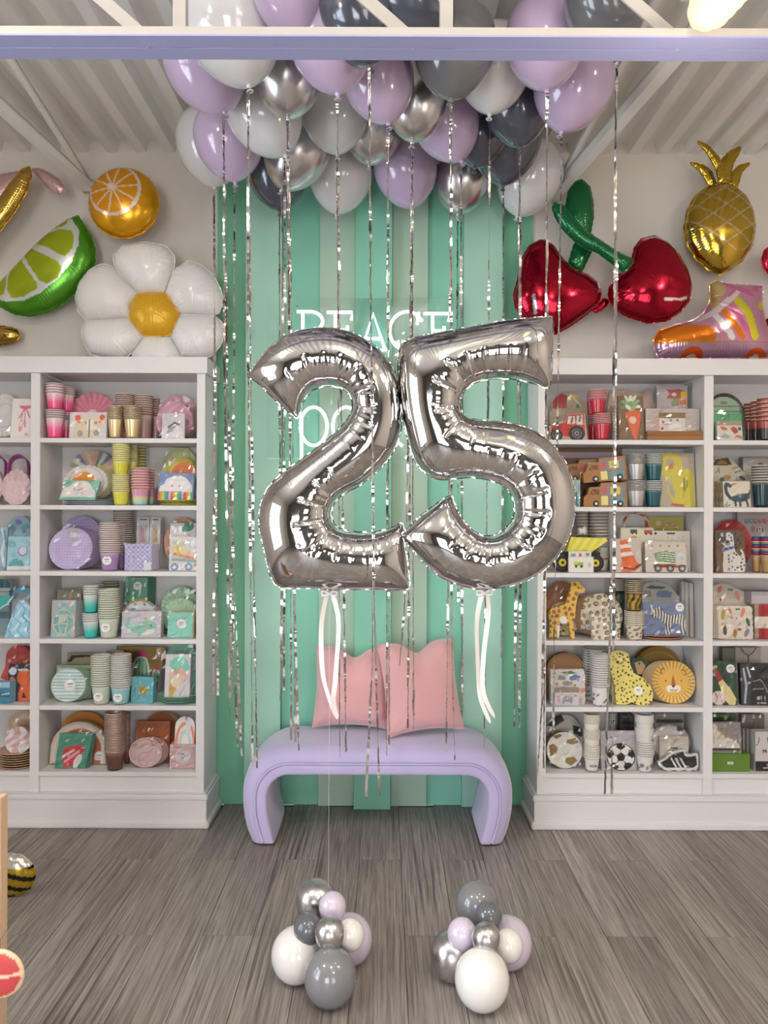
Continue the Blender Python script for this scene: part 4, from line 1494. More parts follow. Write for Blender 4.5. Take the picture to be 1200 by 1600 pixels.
s.pack('white napkin pack with a die-cut flowered butterfly on it', 'napkin_pack', 'napkins', 380, 294, 586, 436, 3.80, .03, '#d9d2d2', [('p', BF, '#e3d3b5'), ('c', 425, 325, 16, '#dd6a63'), ('c', 560, 322, 15, '#dd6a63'), ('c', 432, 345, 9, '#e79a86'), ('c', 548, 345, 9, '#e79a86'), ('c', 440, 408, 16, '#9fa2a6'), ('c', 530, 405, 16, '#9fa2a6'), ('c', 470, 350, 8, '#c98f70'), ('c', 525, 350, 8, '#c98f70'), ('r', 474, 335, 510, 388, '#ece9ea'), ('l', [(490, 335), (490, 425)], 4, '#8b735a')], '#d8d2d4')
gg = [(0, '#d3b482'), (.6, '#e0c69a'), (1, '#e6d4b4')]
s.cups('gold foil cup pack next to the butterfly napkins', 597, 676, 266, 328, 3.80, 8, gg, '#e3d0b0', m=FOILP)
s.cups('gold foil cup pack before the rose cups', 686, 778, 266, 328, 3.80, 8, gg, '#e3d0b0', m=FOILP)
rg = [(0, '#b78c88'), (.7, '#c09a95'), (1, '#d9bdb4')]
s.cups('dusty rose cup stack behind the gold cups, first column', 640, 740, 200, 275, 3.90, 8, rg, '#e0c9bd')
s.cups('dusty rose cup stack behind the gold cups, second column', 744, 840, 206, 305, 3.90, 9, rg, '#e0c9bd')
s.cups('dusty rose cup stack almost hidden by the plates', 838, 880, 222, 310, 3.965, 8, rg, '#d9beb4')
s.flat('large pink marbled plate pack leaning in the corner', 'plate_pack', 'plates', 'plate', ell(975, 315, 112, 120), '#c98fa4', [('f', lambda x, y: np.sin(x * .09 + 3 * np.sin(y * .05)) > .55, '#d7a7b8'), ('c', 1022, 212, 22, '#e5dbe0')], 3.935, 3, lean=8, dish=.008, y1=440, group=G_PLATE)
s.flat('small pink marbled plate pack behind a silver napkin pack', 'plate_pack', 'plates', 'plate', ell(960, 338, 102, 98), '#cf96ab', [('f', lambda x, y: np.sin(x * .1 - 3 * np.sin(y * .06)) > .6, '#dcb0c0')], 3.865, 6, gap=.006, lean=8, drift=(.004, 0), side='#a58a78', dish=.007, group=G_PLATE)
s.pack('square silver napkin pack before the pink marbled plates', 'napkin_pack', 'napkins', 890, 300, 1016, 437, 3.80, .02, '#cfc8cc', [('p', [(890, 380), (960, 350), (1010, 400), (1010, 437), (890, 437)], '#dcd9da'), ('l', [(925, 375), (960, 350), (985, 360)], 5, '#5b5658'), ('p', [(930, 375), (975, 362), (950, 395), (915, 410)], '#a9a2a6')], '#cfcacc')

s = Slot(0, 560, 3.529, 1)
ray = [('f', rays(505, 625, 28, k, 7), c) for k, c in enumerate(('#d9a09c', '#7f9a80', '#cfc9bb', '#7784a0', '#d8a8ae', '#d3cf9a', '#d4b296'))]
s.flat('round plate pack with pastel sunburst stripes and yellow centre', 'plate_pack', 'plates', 'plate', ell(500, 630, 132, 130), '#cfc9bb', ray + [('c', 540, 640, 55, '#d8c94e')], 3.925, 3, lean=8, dish=.008, y1=805, group=G_PLATE)
s.flat('clear frilled plate pack with an orange sun in the middle', 'plate_pack', 'plates', 'plate', scallop(468, 690, 125, 105, 26, .05), '#d9d5d2', [('c', 455, 690, 66, '#e0953a'), ('o', 468, 690, 100, 90, '#c9c4c0')], 3.872, 6, gap=.006, lean=10, drift=(.006, 0), side='#c7bf8d', dish=.007, z0=778, group=G_PLATE)
CL = [(325, 765), (338, 730), (352, 712), (372, 705), (392, 688), (420, 674), (450, 672), (480, 680), (500, 705), (520, 730), (522, 765)]
s.flat('mint napkin pack with a smiling white cloud, on blue plates', 'napkin_pack', 'napkins', 'napkin', [(325, 780), (352, 670), (545, 672), (522, 780)], '#83c3ac', [('p', CL, '#e8e1dc'), ('c', 406, 720, 6, '#e39a9a'), ('c', 446, 720, 6, '#e39a9a'), ('l', [(418, 722), (427, 727), (436, 722)], 1.5, '#7b6a6a')], 3.80, 5, gap=.004, lean=12, side='#a9c8b0', z0=778, group=G_NAP)
s.lying('three pale blue plates lying flat under the mint cloud napkins', 'plate_pack', 303, 628, 778, 3.765, 3, ('#93a3b8', '#b9bfa6', '#8a9cb5'), depth=.2)
yg = [(0, '#d3cb3c'), (.7, '#d8d04a'), (1, '#ded68a')]
for x0, x1, Y, yt, yb, bt, lb in ((622, 714, 3.80, 640, 728, None, 'yellow cup pack in front, lower of two'), (622, 714, 3.80, 468, 560, 642, 'yellow cup pack in front, on top of another'), (712, 755, 3.885, 650, 735, None, 'yellow cup pack in the second row, lower one'),
                            (708, 758, 3.885, 474, 560, 650, 'yellow cup pack in the second row, upper one'), (752, 804, 3.955, 474, 600, None, 'yellow cup stack at the back of the shelf')):
    s.cups(lb, x0, x1, yt, yb, Y, 9, yg, '#e3dcb0', ybot=bt)
pg = [(0, '#8fb8cc'), (.2, '#a9cdc0'), (.4, '#d8cf8e'), (.55, '#c99ac0'), (.8, '#d98f9c'), (1, '#dba8a4')]
s.cups('pastel rainbow cup pack before the yellow cups', 725, 824, 606, 712, 3.80, 8, pg, '#dcb6b2')
s.cups('pastel rainbow cup pack half hidden behind the other', 818, 852, 610, 712, 3.885, 8, pg, '#dcb6b2')


def octo(cx, cy, rx, ry):
    return [(cx + rx / math.cos(R(22.5)) * math.cos(R(22.5 + 45 * i)), cy + ry / math.cos(R(22.5)) * math.sin(R(22.5 + 45 * i))) for i in range(8)]


s.flat('large pale green octagonal plate pack at the back of the shelf corner', 'plate_pack', 'plates', 'plate', octo(988, 588, 94, 98), '#c3c48a', [('p', octo(988, 588, 74, 78), '#cfcf9c')], 3.95, 3, lean=6, dish=.006, y1=800, group=G_PLATE)
s.flat('small yellow octagonal plate pack behind an orange plate', 'plate_pack', 'plates', 'plate', octo(1000, 640, 84, 92), '#d8c032', [('p', octo(1000, 640, 66, 72), '#dcc848')], 3.915, 2, lean=6, dish=.005, y1=790, group=G_PLATE)
s.flat('round orange plate pack above the blue cloud napkins', 'plate_pack', 'plates', 'plate', ell(1008, 650, 76, 80), '#e07a3e', [('o', 1008, 650, 62, 58, '#d8693a'), ('c', 1072, 610, 12, '#e6c9b0')], 3.885, 2, lean=7, dish=.005, y1=780, group=G_PLATE)
CL2 = [(872, 730), (880, 700), (900, 690), (915, 660), (950, 645), (985, 640), (1020, 655), (1040, 680), (1056, 700), (1058, 732)]
stripes = [('r', 868 + 12 * i, 734, 880 + 12 * i, 778, c) for i, c in enumerate(('#d9604c', '#e0a03c', '#d8cf5a', '#5fae86', '#4f8cb5', '#d8c0c4') * 3)]
s.flat('blue napkin pack with a cloud above rainbow stripes', 'napkin_pack', 'napkins', 'napkin', [(868, 778), (872, 625), (1065, 632), (1060, 778)], '#7f92bd', [('p', CL2, '#e8e4e2')] + stripes + [('c', 945, 700, 6, '#e39a9a'), ('c', 985, 700, 6, '#e39a9a')], 3.80, 6, gap=.005, lean=10, side='#aebdca', z0=778, group=G_NAP)
s.lying('three yellow-green plates lying flat under the blue cloud napkins', 'plate_pack', 845, 1085, 779, 3.765, 3, ('#c7bf45', '#a9ab4a', '#d0c65a'), depth=.2)
s.pack('narrow pack of blue candles beside the blue cloud napkins', 'candle_pack', 'candles', 1066, 635, 1086, 778, 3.86, .02, '#b9c6cf', [('r', 1070, 660, 1076, 770, '#8fb4c9')], '#c9ced2', piece='card', layers=2, z0=778)

s = Slot(0, 780, 3.529, 2)
gl = [('f', gingham(9), '#b3a2cf'), ('f', lambda x, y: (np.floor(x / 9) % 2 == 0) & (np.floor(y / 9) % 2 == 0), '#a08dc2')]
s.flat('large lavender gingham plate pack at the back', 'plate_pack', 'plates', 'plate', ell(440, 235, 122, 145), '#c6b7dc', gl, 3.925, 3, lean=8, dish=.008, y1=390, group=G_PLATE)
s.flat('small lavender gingham plate pack with a grey paper tag', 'plate_pack', 'plates', 'plate', ell(375, 275, 121, 120), '#cfc2e2', [('f', gingham(8), '#c0b1da'), ('f', lambda x, y: (np.floor(x / 8) % 2 == 0) & (np.floor(y / 8) % 2 == 0), '#ab9acb'), ('r', 348, 158, 412, 235, '#b5b1b6'), ('r', 362, 185, 398, 192, '#e5e2e4'), ('r', 362, 200, 398, 206, '#e5e2e4')], 3.835, 8, gap=.007, lean=10, drift=(.0055, 0), side='#9a86a5', dish=.006, group=G_PLATE)
lg = [(0, '#a583b5'), (.75, '#ad8cbc'), (1, '#d8c4c0')]
s.cups('lavender cup stack with gold rims and a white sticker', 553, 662, 130, 284, 3.80, 14, lg, '#e6dccf', stick=(333, 25))
s.cups('lavender cup stack in the second row behind the stickered stack', 655, 690, 140, 284, 3.885, 14, lg, '#e6dccf')
s.cups('tall lavender cup stack with gold rims at the back', 628, 728, 62, 240, 3.955, 16, lg, '#e6dccf')
for i, (x0, x1, c, lb) in enumerate(((746, 816, '#c58fa6', 'hanging card of pink candles behind the gingham napkins'), (818, 878, '#b79a4e', 'hanging card of gold candles behind the gingham napkins'))):
    s.pack(lb, 'candle_pack', 'candles', x0, 98, x1, 390, 3.90, .012, '#cfcbcf', [('r', x0 + 14, 108, x1 - 14, 116, '#5b5658'), ('p', [(x0 + 12, 140), (x1 - 12, 140), (x1 - 14, 238), (x0 + 14, 238)], '#bdb6ba'), ('l', [(x0 + 26, 160), (x0 + 36, 190), (x0 + 28, 230)], 6, c), ('l', [(x0 + 40, 165), (x0 + 34, 200), (x0 + 42, 230)], 5, c)], '#d5d1d4', piece='card', layers=1)
s.pack('lavender gingham napkin pack, thick, with a price label', 'napkin_pack', 'napkins', 686, 247, 838, 398, 3.80, .075, '#c9c2dd', [('f', gingham(13), '#b1a8d0'), ('f', lambda x, y: (np.floor(x / 13) % 2 == 0) & (np.floor(y / 13) % 2 == 0), '#a097c4'), ('r', 792, 350, 832, 396, '#dedbe0')], '#cdc8d8', lean=2, layers=8, drift=.0016)
s.flat('round peach gingham plate pack behind the skate napkins', 'plate_pack', 'plates', 'plate', ell(1000, 235, 99, 136), '#dba98c', [('f', gingham(9), '#cf8e6c')], 3.94, 3, lean=7, dish=.006, y1=385, group=G_PLATE)
s.pack('clear bag of confetti with a green palm tree on its card', 'confetti_bag', 'confetti', 930, 130, 1078, 392, 3.89, .012, '#d5d1cf', [('c', 1035, 150, 28, '#3f8a66'), ('c', 1015, 165, 18, '#4e9a75')], '#d6d2d0', piece='bag', layers=1)
SKP = [(945, 225), (1010, 225), (1020, 262), (1060, 300), (1085, 325), (1088, 352), (950, 345), (942, 290)]
s.pack('white napkin pack with a pastel roller skate', 'napkin_pack', 'napkins', 932, 206, 1085, 392, 3.80, .035, '#dcd6d3', [('p', SKP, '#e3cfa8'), ('l', [(950, 330), (1085, 340)], 8, '#8fb5c4'), ('l', [(960, 300), (1060, 325)], 8, '#d98f80'), ('l', [(950, 240), (1015, 250)], 7, '#b5cfd0'), ('c', 962, 371, 21, '#7f97c4'), ('c', 962, 371, 10, '#e3dcd8'), ('c', 1040, 370, 21, '#7f97c4'), ('c', 1040, 370, 10, '#e3dcd8'), ('c', 1080, 362, 12, '#e09a78'), ('l', [(975, 260), (985, 315)], 7, '#d3c25c'), ('c', 1062, 238, 22, '#e8e3e2')], '#d9d4d2', layers=4)

s = Slot(0, 780, 3.529, 3)
s.pack('grey-green napkin pack behind the turtle napkins', 'napkin_pack', 'napkins', 306, 500, 440, 760, 3.90, .04, '#a9a08e', [('p', [(306, 500), (440, 500), (430, 560), (320, 560)], '#98917f'), ('l', [(380, 520), (376, 552)], 4, '#d0ab62')], '#a5a28f', layers=4)
TUR = [('e', 345, 580, 15, 20, 0, '#8ec0c4'), ('p', [(300, 575), (330, 610), (310, 640), (295, 600)], '#8ec0c4'), ('p', [(415, 565), (370, 610), (390, 640), (415, 600)], '#8ec0c4'), ('p', [(300, 720), (275, 760), (305, 765), (320, 740)], '#8ec0c4'), ('p', [(370, 725), (395, 765), (365, 768), (350, 740)], '#8ec0c4'), ('e', 345, 680, 60, 72, 0, '#d9d29f'), ('e', 345, 680, 55, 67, 0, '#7db3bb')] + [('l', p, 3, '#d9d29f') for p in ([(300, 650), (330, 640), (360, 640), (395, 655)], [(292, 700), (320, 690), (370, 690), (400, 705)], [(330, 640), (320, 690), (335, 740)], [(360, 640), (370, 690), (355, 745)])] + [('c', 338, 662, 20, '#d0c8c4')]
s.pack('grey napkin pack with a blue sea turtle', 'napkin_pack', 'napkins', 278, 558, 412, 766, 3.80, .09, '#bdb6b4', TUR, '#b4bab8', layers=8, drift=.002)
tg = [(0, '#2ab5ae'), (.4, '#4fc2b8'), (.85, '#d6dcd8'), (1, '#dfe0dc')]
for x0, x1, Y, yt, yb, bt, lb in ((458, 545, 3.80, 626, 662, None, 'teal ombre cup pack in front, lower of two'), (460, 542, 3.80, 478, 515, 626, 'teal ombre cup pack in front, on top of another'), (520, 575, 3.885, 625, 660, None, 'teal ombre cup pack in the second row, lower one'), (518, 576, 3.885, 466, 500, 626, 'teal ombre cup pack in the second row, upper one')):
    s.cups(lb, x0, x1, yt, yb, Y, 4, tg, '#dfe2de', ybot=bt)
mg = [(0, '#c3cdb8'), (1, '#d3d9c8')]
s.cups('pale sage cup stack with a white sticker beside the teal cups', 546, 656, 496, 645, 3.80, 13, mg, '#dfe2d2', stick=(700, 24))
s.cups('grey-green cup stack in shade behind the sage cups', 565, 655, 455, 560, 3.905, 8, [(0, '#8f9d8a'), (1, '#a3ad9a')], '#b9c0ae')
s.pack('green napkin packs standing high behind the whale napkins', 'napkin_pack', 'napkins', 678, 432, 806, 760, 3.925, .06, '#6da58e', [('c', 750, 482, 23, '#d8d3c4'), ('l', [(690, 440), (684, 540)], 4, '#a9cfbc')], '#4f806a', layers=5, drift=.006, stick=(750, 482, 23))
s.flat('gold rimmed plate pack with blue shark print', 'plate_pack', 'plates', 'plate', scallop(765, 660, 106, 108, 24, .05), '#b8953f', [('e', 765, 660, 92, 94, 0, '#dcdad8')] + spot_ops(spots(3, 690, 580, 850, 640, 10, 12), '#7fa0bd'), 3.88, 3, lean=8, dish=.006, y1=768, group=G_PLATE)
WH = [(678, 690), (692, 683), (702, 655), (718, 660), (712, 690), (735, 700), (775, 685), (820, 672), (850, 680), (862, 705), (855, 735), (825, 750), (780, 752), (770, 765), (755, 765), (758, 745), (725, 735), (700, 715)]
s.pack('white napkin pack with a green whale', 'napkin_pack', 'napkins', 668, 620, 886, 768, 3.80, .05, '#c6c2c8', [('p', WH, '#8fbfae'), ('p', [(775, 750), (820, 720), (858, 715), (850, 738), (820, 752)], '#dfe2de'), ('c', 830, 700, 4, '#4a5a58'), ('c', 800, 660, 7, '#c9a648'), ('c', 805, 720, 7, '#d9a3a0')], '#c9c5c8', layers=5)
fl = lambda cx, cy: [('f', rays(cx, cy, 48, 0, 2), '#a3c1a0')]
s.flat('large sage scalloped plate pack in the shelf corner', 'plate_pack', 'plates', 'plate', scallop(990, 610, 106, 130, 22, .06), '#b4cfae', fl(990, 620), 3.94, 4, lean=7, dish=.008, y1=768, group=G_PLATE)
s.flat('smaller sage scalloped plate pack behind the mint napkins', 'plate_pack', 'plates', 'plate', scallop(994, 655, 100, 110, 20, .06), '#b0cbae', fl(994, 665), 3.885, 4, lean=8, dish=.007, y1=765, group=G_PLATE)
s.pack('mint napkin pack with gold edge and white sticker', 'napkin_pack', 'napkins', 922, 624, 1066, 765, 3.80, .035, '#8fd0be', [('r', 922, 624, 1066, 630, '#c9ae62'), ('r', 1058, 624, 1066, 765, '#c9ae62')], '#b7c2a0', stick=(998, 688, 26), layers=4)

s = Slot(0, 990, 3.529, 4)
s.pack('black and gold sealed pack leaning on the sage box plates', 'plate_pack', 'plates', 355, 112, 530, 380, 3.94, .02, '#b4a680', [('p', [(355, 165), (380, 125), (510, 118), (515, 135), (400, 140), (380, 165)], '#2b2a28')], '#98917a', layers=2, lean=10, group=G_PLATE)
s.pack('sage square plate pack behind the striped plates', 'plate_pack', 'plates', 304, 178, 505, 385, 3.90, .03, '#a8bfa0', [('r', 304, 178, 505, 205, '#9ab596')], '#94ad92', layers=4, piece='plate', group=G_PLATE)
s.flat('round white plate pack with aqua stripes, on a wire stand', 'plate_pack', 'plates', 'plate', ell(373, 288, 97, 96), '#e0e2df', [('f', lambda x, y: (y % 18) < 7, '#8fc3c6'), ('f', lambda x, y: np.hypot(x - 373, y - 288) > 91, '#b9c8bf')], 3.82, 7, gap=.006, lean=10, drift=(.005, 0), side='#8fa98f', dish=.006, stick=(380, 290, 32), group=G_PLATE)
s.cups('pale sage cup stack with sticker beside the striped plates', 507, 612, 118, 275, 3.80, 14, mg, '#e0e2d4', stick=(336, 25))
ag = [(0, '#c29a72'), (.06, '#8fc6cc'), (.8, '#9acad0'), (1, '#dfe0dc')]
s.cups('aqua cup stack with copper rims and a sticker', 613, 720, 115, 282, 3.80, 15, ag, '#e2d8cd', stick=(340, 24))
s.cups('aqua cup stack with copper rims at the back', 585, 680, 100, 260, 3.90, 12, ag, '#dccfc2')
CA = [('p', [(725, 330), (720, 240), (728, 180), (745, 145), (772, 135), (800, 148), (815, 185), (822, 250), (820, 330)], '#e0dfd8'), ('p', [(733, 330), (728, 240), (736, 180), (750, 155), (772, 146), (794, 157), (806, 190), (812, 250), (810, 330)], '#7db08c'), ('p', [(748, 140), (755, 112), (772, 98), (790, 108), (806, 115), (798, 140)], '#c23b74'), ('l', [(755, 170), (750, 320)], 2, '#c9d9c4'), ('l', [(772, 155), (772, 320)], 2, '#c9d9c4'), ('l', [(790, 170), (794, 320)], 2, '#c9d9c4'), ('e', 857, 258, 22, 45, 0, '#e0dfd8'), ('e', 857, 260, 17, 38, 0, '#7db08c'), ('c', 860, 212, 14, '#c23b74')]
s.flat('gold foil bag with a pink-flowered cactus', 'treat_bag', 'party bag', 'bag', [(630, 395), (632, 72), (905, 80), (890, 200), (850, 395)], '#8c713f', CA + [('c', 690, 150, 5, '#e6d9b0'), ('c', 870, 120, 5, '#e6d9b0'), ('c', 885, 160, 4, '#e6d9b0')], 3.93, 3, lean=6, side='#77633c', m=FOILP, y1=395)
for i in range(3):
    s.pack(('first', 'second', 'third')[i] + ' plain edge-on aqua napkin pack in the row by the copper cups', 'napkin_pack', 'napkins', 680 + 12 * i, 258 - 4 * i, 691 + 12 * i, 402, 3.80 + .012 * i, .05, '#67b4bd', [], '#5fadb6', layers=2, cello=False, lean=0, group=G_NAP)
s.pack('aqua napkin pack with a round gold medallion', 'napkin_pack', 'napkins', 718, 242, 845, 402, 3.80, .04, '#6fb6bf', [('c', 786, 322, 25, '#b9962c'), ('c', 786, 318, 16, '#caa93e')], '#5fa9b2', layers=4, lean=4, turn=-6)
s.flat('large mint octagonal plate pack in the corner', 'plate_pack', 'plates', 'plate', octo(1000, 160, 90, 100), '#8cc8ad', [('p', octo(1000, 160, 68, 78), '#9ad0b8')], 3.945, 4, lean=6, dish=.006, y1=395, group=G_PLATE)
ICE = [('p', [(935, 215), (1020, 215), (950, 350), (930, 350)], '#d3a95c'), ('c', 985, 180, 52, '#8dd0ba'), ('c', 950, 170, 26, '#8dd0ba'), ('c', 1015, 185, 28, '#8dd0ba'), ('c', 990, 155, 24, '#8dd0ba'), ('c', 985, 238, 44, '#e5b3a8'), ('c', 950, 225, 22, '#e5b3a8'), ('c', 975, 262, 38, '#e3d3c0')]
s.pack('white napkin pack with an ice cream cone in three scoops', 'napkin_pack', 'napkins', 905, 118, 1045, 355, 3.80, .02, '#d6d0d3', ICE, '#cfcacd', layers=3, z0=352, lean=7)
s.pack('clear pack of mint cutlery behind the ice cream napkins', 'cutlery_pack', 'cutlery', 1040, 130, 1086, 355, 3.86, .02, '#b5c6c0', [('c', 1072, 220, 16, '#7cc4ae'), ('l', [(1072, 220), (1068, 330)], 5, '#7cc4ae')], '#c4cdc8', piece='card', layers=2, z0=352)
s.lying('mint octagonal plates lying flat under the ice cream napkins', 'plate_pack', 848, 1085, 352, 3.765, 5, ('#8fcdb4', '#b6dccb'), 'oct', depth=.2)

s = Slot(0, 990, 3.529, 5)


def arch(x0, y0, x1, y1):
    r = (x1 - x0) / 2
    return [(x0, y1), (x0, y0 + r)] + [((x0 + x1) / 2 - r * math.cos(R(a)), y0 + r - r * math.sin(R(a))) for a in range(8, 176, 8)] + [(x1, y0 + r), (x1, y1)]


s.flat('amber arch plate pack behind the boho rainbow plates', 'plate_pack', 'plates', 'plate', arch(328, 434, 585, 745), '#d08a35', [('p', arch(350, 470, 560, 750), '#c97f2c')], 3.95, 3, lean=5, dish=.004, y1=760, cello=False, group=G_PLATE)
s.flat('boho rainbow arch plate pack in terracotta and cream with sticker', 'plate_pack', 'plates', 'plate', arch(275, 492, 585, 725), '#d9c3ab', [('p', arch(290, 508, 575, 730), '#ddd5cb'), ('p', arch(312, 530, 555, 730), '#b9714d'), ('p', arch(372, 550, 505, 730), '#d8c8b8'), ('p', arch(398, 575, 480, 730), '#c9986f')], 3.865, 8, gap=.006, lean=8, drift=(.0, .0), side='#c9b096', dish=.004, stick=(545, 685, 28), y1=728, group=G_PLATE)
SAN = [('p', [(340, 650), (380, 630), (440, 625), (465, 640), (440, 680), (400, 745), (350, 755), (340, 710)], '#c9393c'), ('l', [(345, 690), (400, 655)], 7, '#e8cfd0'), ('l', [(355, 720), (430, 660)], 7, '#e0a3b0'), ('e', 425, 715, 18, 42, 25, '#e3dcdc'), ('c', 460, 640, 10, '#3b2a2c'), ('c', 380, 690, 10, '#d98fa8'), ('c', 372, 735, 9, '#e0707c')]
s.flat('green foil treat bag with a red and pink figure', 'treat_bag', 'party bag', 'bag', [(300, 758), (318, 555), (500, 560), (472, 760)], '#4d9077', SAN, 3.80, 4, gap=.006, lean=8, drift=(.004, 0), side='#3f7a64', m=GLOSSY)
cg = [(0, '#7c5a50'), (.75, '#8a655a'), (1, '#c9a698')]
s.cups('tall rose-brown cup stack touching the shelf above', 582, 686, 432, 640, 3.80, 24, cg, '#dcc3b6', m=FOILP)
s.cups('tall rose-brown cup stack in the second row', 682, 718, 434, 640, 3.89, 24, cg, '#d3b5a6', m=FOILP)
s.flat('stack of round terracotta and amber plates at the back', 'plate_pack', 'plates', 'plate', ell(880, 560, 92, 122), '#b26a3c', [('c', 860, 570, 80, '#cf8f3c')], 3.945, 5, gap=.005, lean=6, drift=(.006, 0), side='#c9b48c', dish=.005, y1=762, cello=False, group=G_PLATE)
s.pack('terracotta napkin pack above the pink moon plates', 'napkin_pack', 'napkins', 746, 488, 932, 760, 3.905, .03, '#b5683f', [('r', 746, 488, 932, 500, '#c27a4f')], '#a45f3a', layers=3)
s.flat('pale pink round plate pack printed with a yin-yang', 'plate_pack', 'plates', 'plate', ell(800, 672, 92, 94), '#d3b4b4', [('o', 800, 672, 84, 81, '#b98f92'), ('l', arc(800, 632, 40, 42, 90, -90), 2.5, '#b98f92'), ('l', arc(800, 712, 40, 42, 90, 270), 2.5, '#b98f92'), ('o', 815, 632, 13, 10, '#b98f92'), ('o', 778, 715, 13, 10, '#b98f92')], 3.82, 6, gap=.006, lean=9, drift=(.005, 0), side='#c29c92', dish=.006, group=G_PLATE)
RBW = [('e', 1020, 600, 56, 112, 0, '#de8a6a'), ('e', 1020, 600, 43, 92, 0, '#e5d9cf'), ('e', 1020, 600, 33, 74, 0, '#a9cdd2'), ('e', 1020, 600, 22, 50, 0, '#e3ddd6')]
t, to = s.pack('pink gift box with a round name sticker', 'gift_box', 'box', 934, 612, 1080, 765, 3.80, .06, '#d2b1b1', [('c', 1007, 686, 43, '#ddd3d0')], '#c6a5a2', layers=3, lean=2, piece='carton')
for i, w_ in enumerate(('jollity', '& co')):
    a, b_ = to(1007, 670 + 24 * i)
    letters(t, w_, .0085, PINKINK, (a, -.0035, b_))
t, _ = s.flat('rainbow gift tag standing on the pink gift box', 'gift_tag', 'tag', 'tag', arch(962, 460, 1072, 608), '#e3ddd6', RBW + [('r', 1020, 470, 1048, 565, '#d3d3d8')], 3.81, 3, lean=8, side='#b89a8a', cello=False, z0=611, thick=.003)
MB().tube([(0, .0, .12), (.004, 0, .145), (.010, .0, .135), (.006, 0, .118)], .0015, 6).build('hanging_cord', mat('brown_cord', '#5a3a2c', .8), t)
# ---- bay cut off by the picture edge, under the lime
s = Slot(0, 580, 3.8125, 0)
s.flat('white scalloped plate pack in crinkled cellophane', 'plate_pack', 'plates', 'plate', scallop(20, 250, 88, 122, 18, .06), '#d5d0cf', [('o', 20, 250, 70, 64, '#c2bcbc')], 3.90, 3, lean=7, dish=.007, y1=390, group=G_PLATE)
BS = [('l', [(122, 205), (160, 205)], 8, '#cf7388'), ('e', 122, 207, 18, 8, 20, '#cf7388'), ('e', 160, 207, 16, 8, -20, '#cf7388'), ('l', [(135, 215), (105, 270)], 4, '#cf7388'), ('l', [(145, 215), (168, 265)], 4, '#cf7388'), ('l', [(128, 220), (116, 290)], 3, '#cf7388'), ('l', [(138, 215), (142, 290)], 3, '#cf7388'), ('e', 118, 315, 11, 35, 5, '#d9909c'), ('e', 118, 305, 6, 18, 5, '#e8d9d6'), ('e', 142, 300, 8, 24, -5, '#d9909c'), ('c', 155, 365, 10, '#bdb3a6')]
s.flat('white card with a pair of pink ballet slippers', 'greeting_card', 'card', 'card', [(60, 390), (62, 155), (184, 158), (184, 390)], '#e2d9d6', BS, 3.81, 2, lean=8, cello=False)
s = Slot(0, 580, 3.8125, 1)
for i, (x0, x1, Y, lb) in enumerate(((5, 180, 3.82, 'pink shell-shaped gift bag with plum handles'), (-95, 12, 3.90, 'pink gift bag mostly outside the picture'))):
    cx = (x0 + x1) / 2
    t, to = s.flat(lb, 'gift_bag', 'gift bag', 'bag_front', scallop(cx, 690, (x1 - x0) / 2, 106, 16, .06), '#d8bcbf', [('f', rays(cx, 790, 60, 0, 2), '#cfb0b5'), ('r', cx - 62, 650, cx + 56, 792, '#dcc3c5')], Y, 5, gap=.007, lean=4, side='#c59fae', cello=True, y1=792)
    for k in range(5):
        a, b_ = to(cx - 58, 600)
        c, _ = to(cx + 58, 600)
        top = to(cx, 495)[1] - .003 * k
        pts = [(a, 0, b_ - .02), (a, 0, b_ + .03)] + [((a + c) / 2 - (c - a) / 2 * math.cos(R(q)), 0, b_ + .03 + (top - b_ - .03) * math.sin(R(q))) for q in range(15, 180, 15)] + [(c, 0, b_ + .03), (c, 0, b_ - .02)]
        MB().tube(pts, .003, 6).build('handle', mat('plum_cord', '#9b4f86', .6), t, True, loc=(0, .006 + .008 * k, 0))
s = Slot(0, 580, 3.8125, 2)
s.flat('pale blue plate pack printed with purple shells at the back', 'plate_pack', 'plates', 'plate', ell(105, 1020, 98, 158), '#a6cbd8', [('e', 95, 900, 22, 16, 20, '#9a86bd'), ('e', 140, 930, 30, 20, -30, '#7fb5c4'), ('e', 50, 930, 22, 14, 40, '#8fc4cc'), ('e', 130, 960, 14, 10, 0, '#9a86bd')], 3.93, 3, lean=7, dish=.006, y1=1192, group=G_PLATE)
SHL = [('e', 60, 1030, 30, 22, 20, '#7fb5c4'), ('e', 150, 1010, 26, 20, 0, '#a3c9d6'), ('c', 130, 1075, 30, '#8f86bd'), ('c', 130, 1072, 24, '#d6d3dc'), ('e', 80, 1100, 18, 12, 30, '#8fc9c4'), ('f', lambda x, y: (np.hypot(x - 95, y - 1165) < 46) & (y < 1165) & (np.abs(np.sin(np.arctan2(y - 1165, x - 95) * 7)) > .25), '#4ea3a8'), ('r', 30, 1166, 190, 1192, '#dfdfe2')]
s.pack('blue sea shell napkin pack with a teal shell clip', 'napkin_pack', 'napkins', 38, 985, 184, 1190, 3.80, .05, '#a3cdd9', SHL, '#b4d0d8', layers=5)
s.pack('tall iridescent blue sealed bag at the picture edge', 'treat_bag', 'party bag', -55, 930, 34, 1185, 3.82, .02, '#9fbccb', [('l', [(0, 940), (20, 1000), (5, 1080), (25, 1160)], 8, '#d5e0e5'), ('l', [(15, 950), (30, 1040)], 6, '#6d95ad')], '#9fb9c6', piece='bag', layers=2, m=GLOSSY)
s = Slot(0, 580, 3.8125, 3)
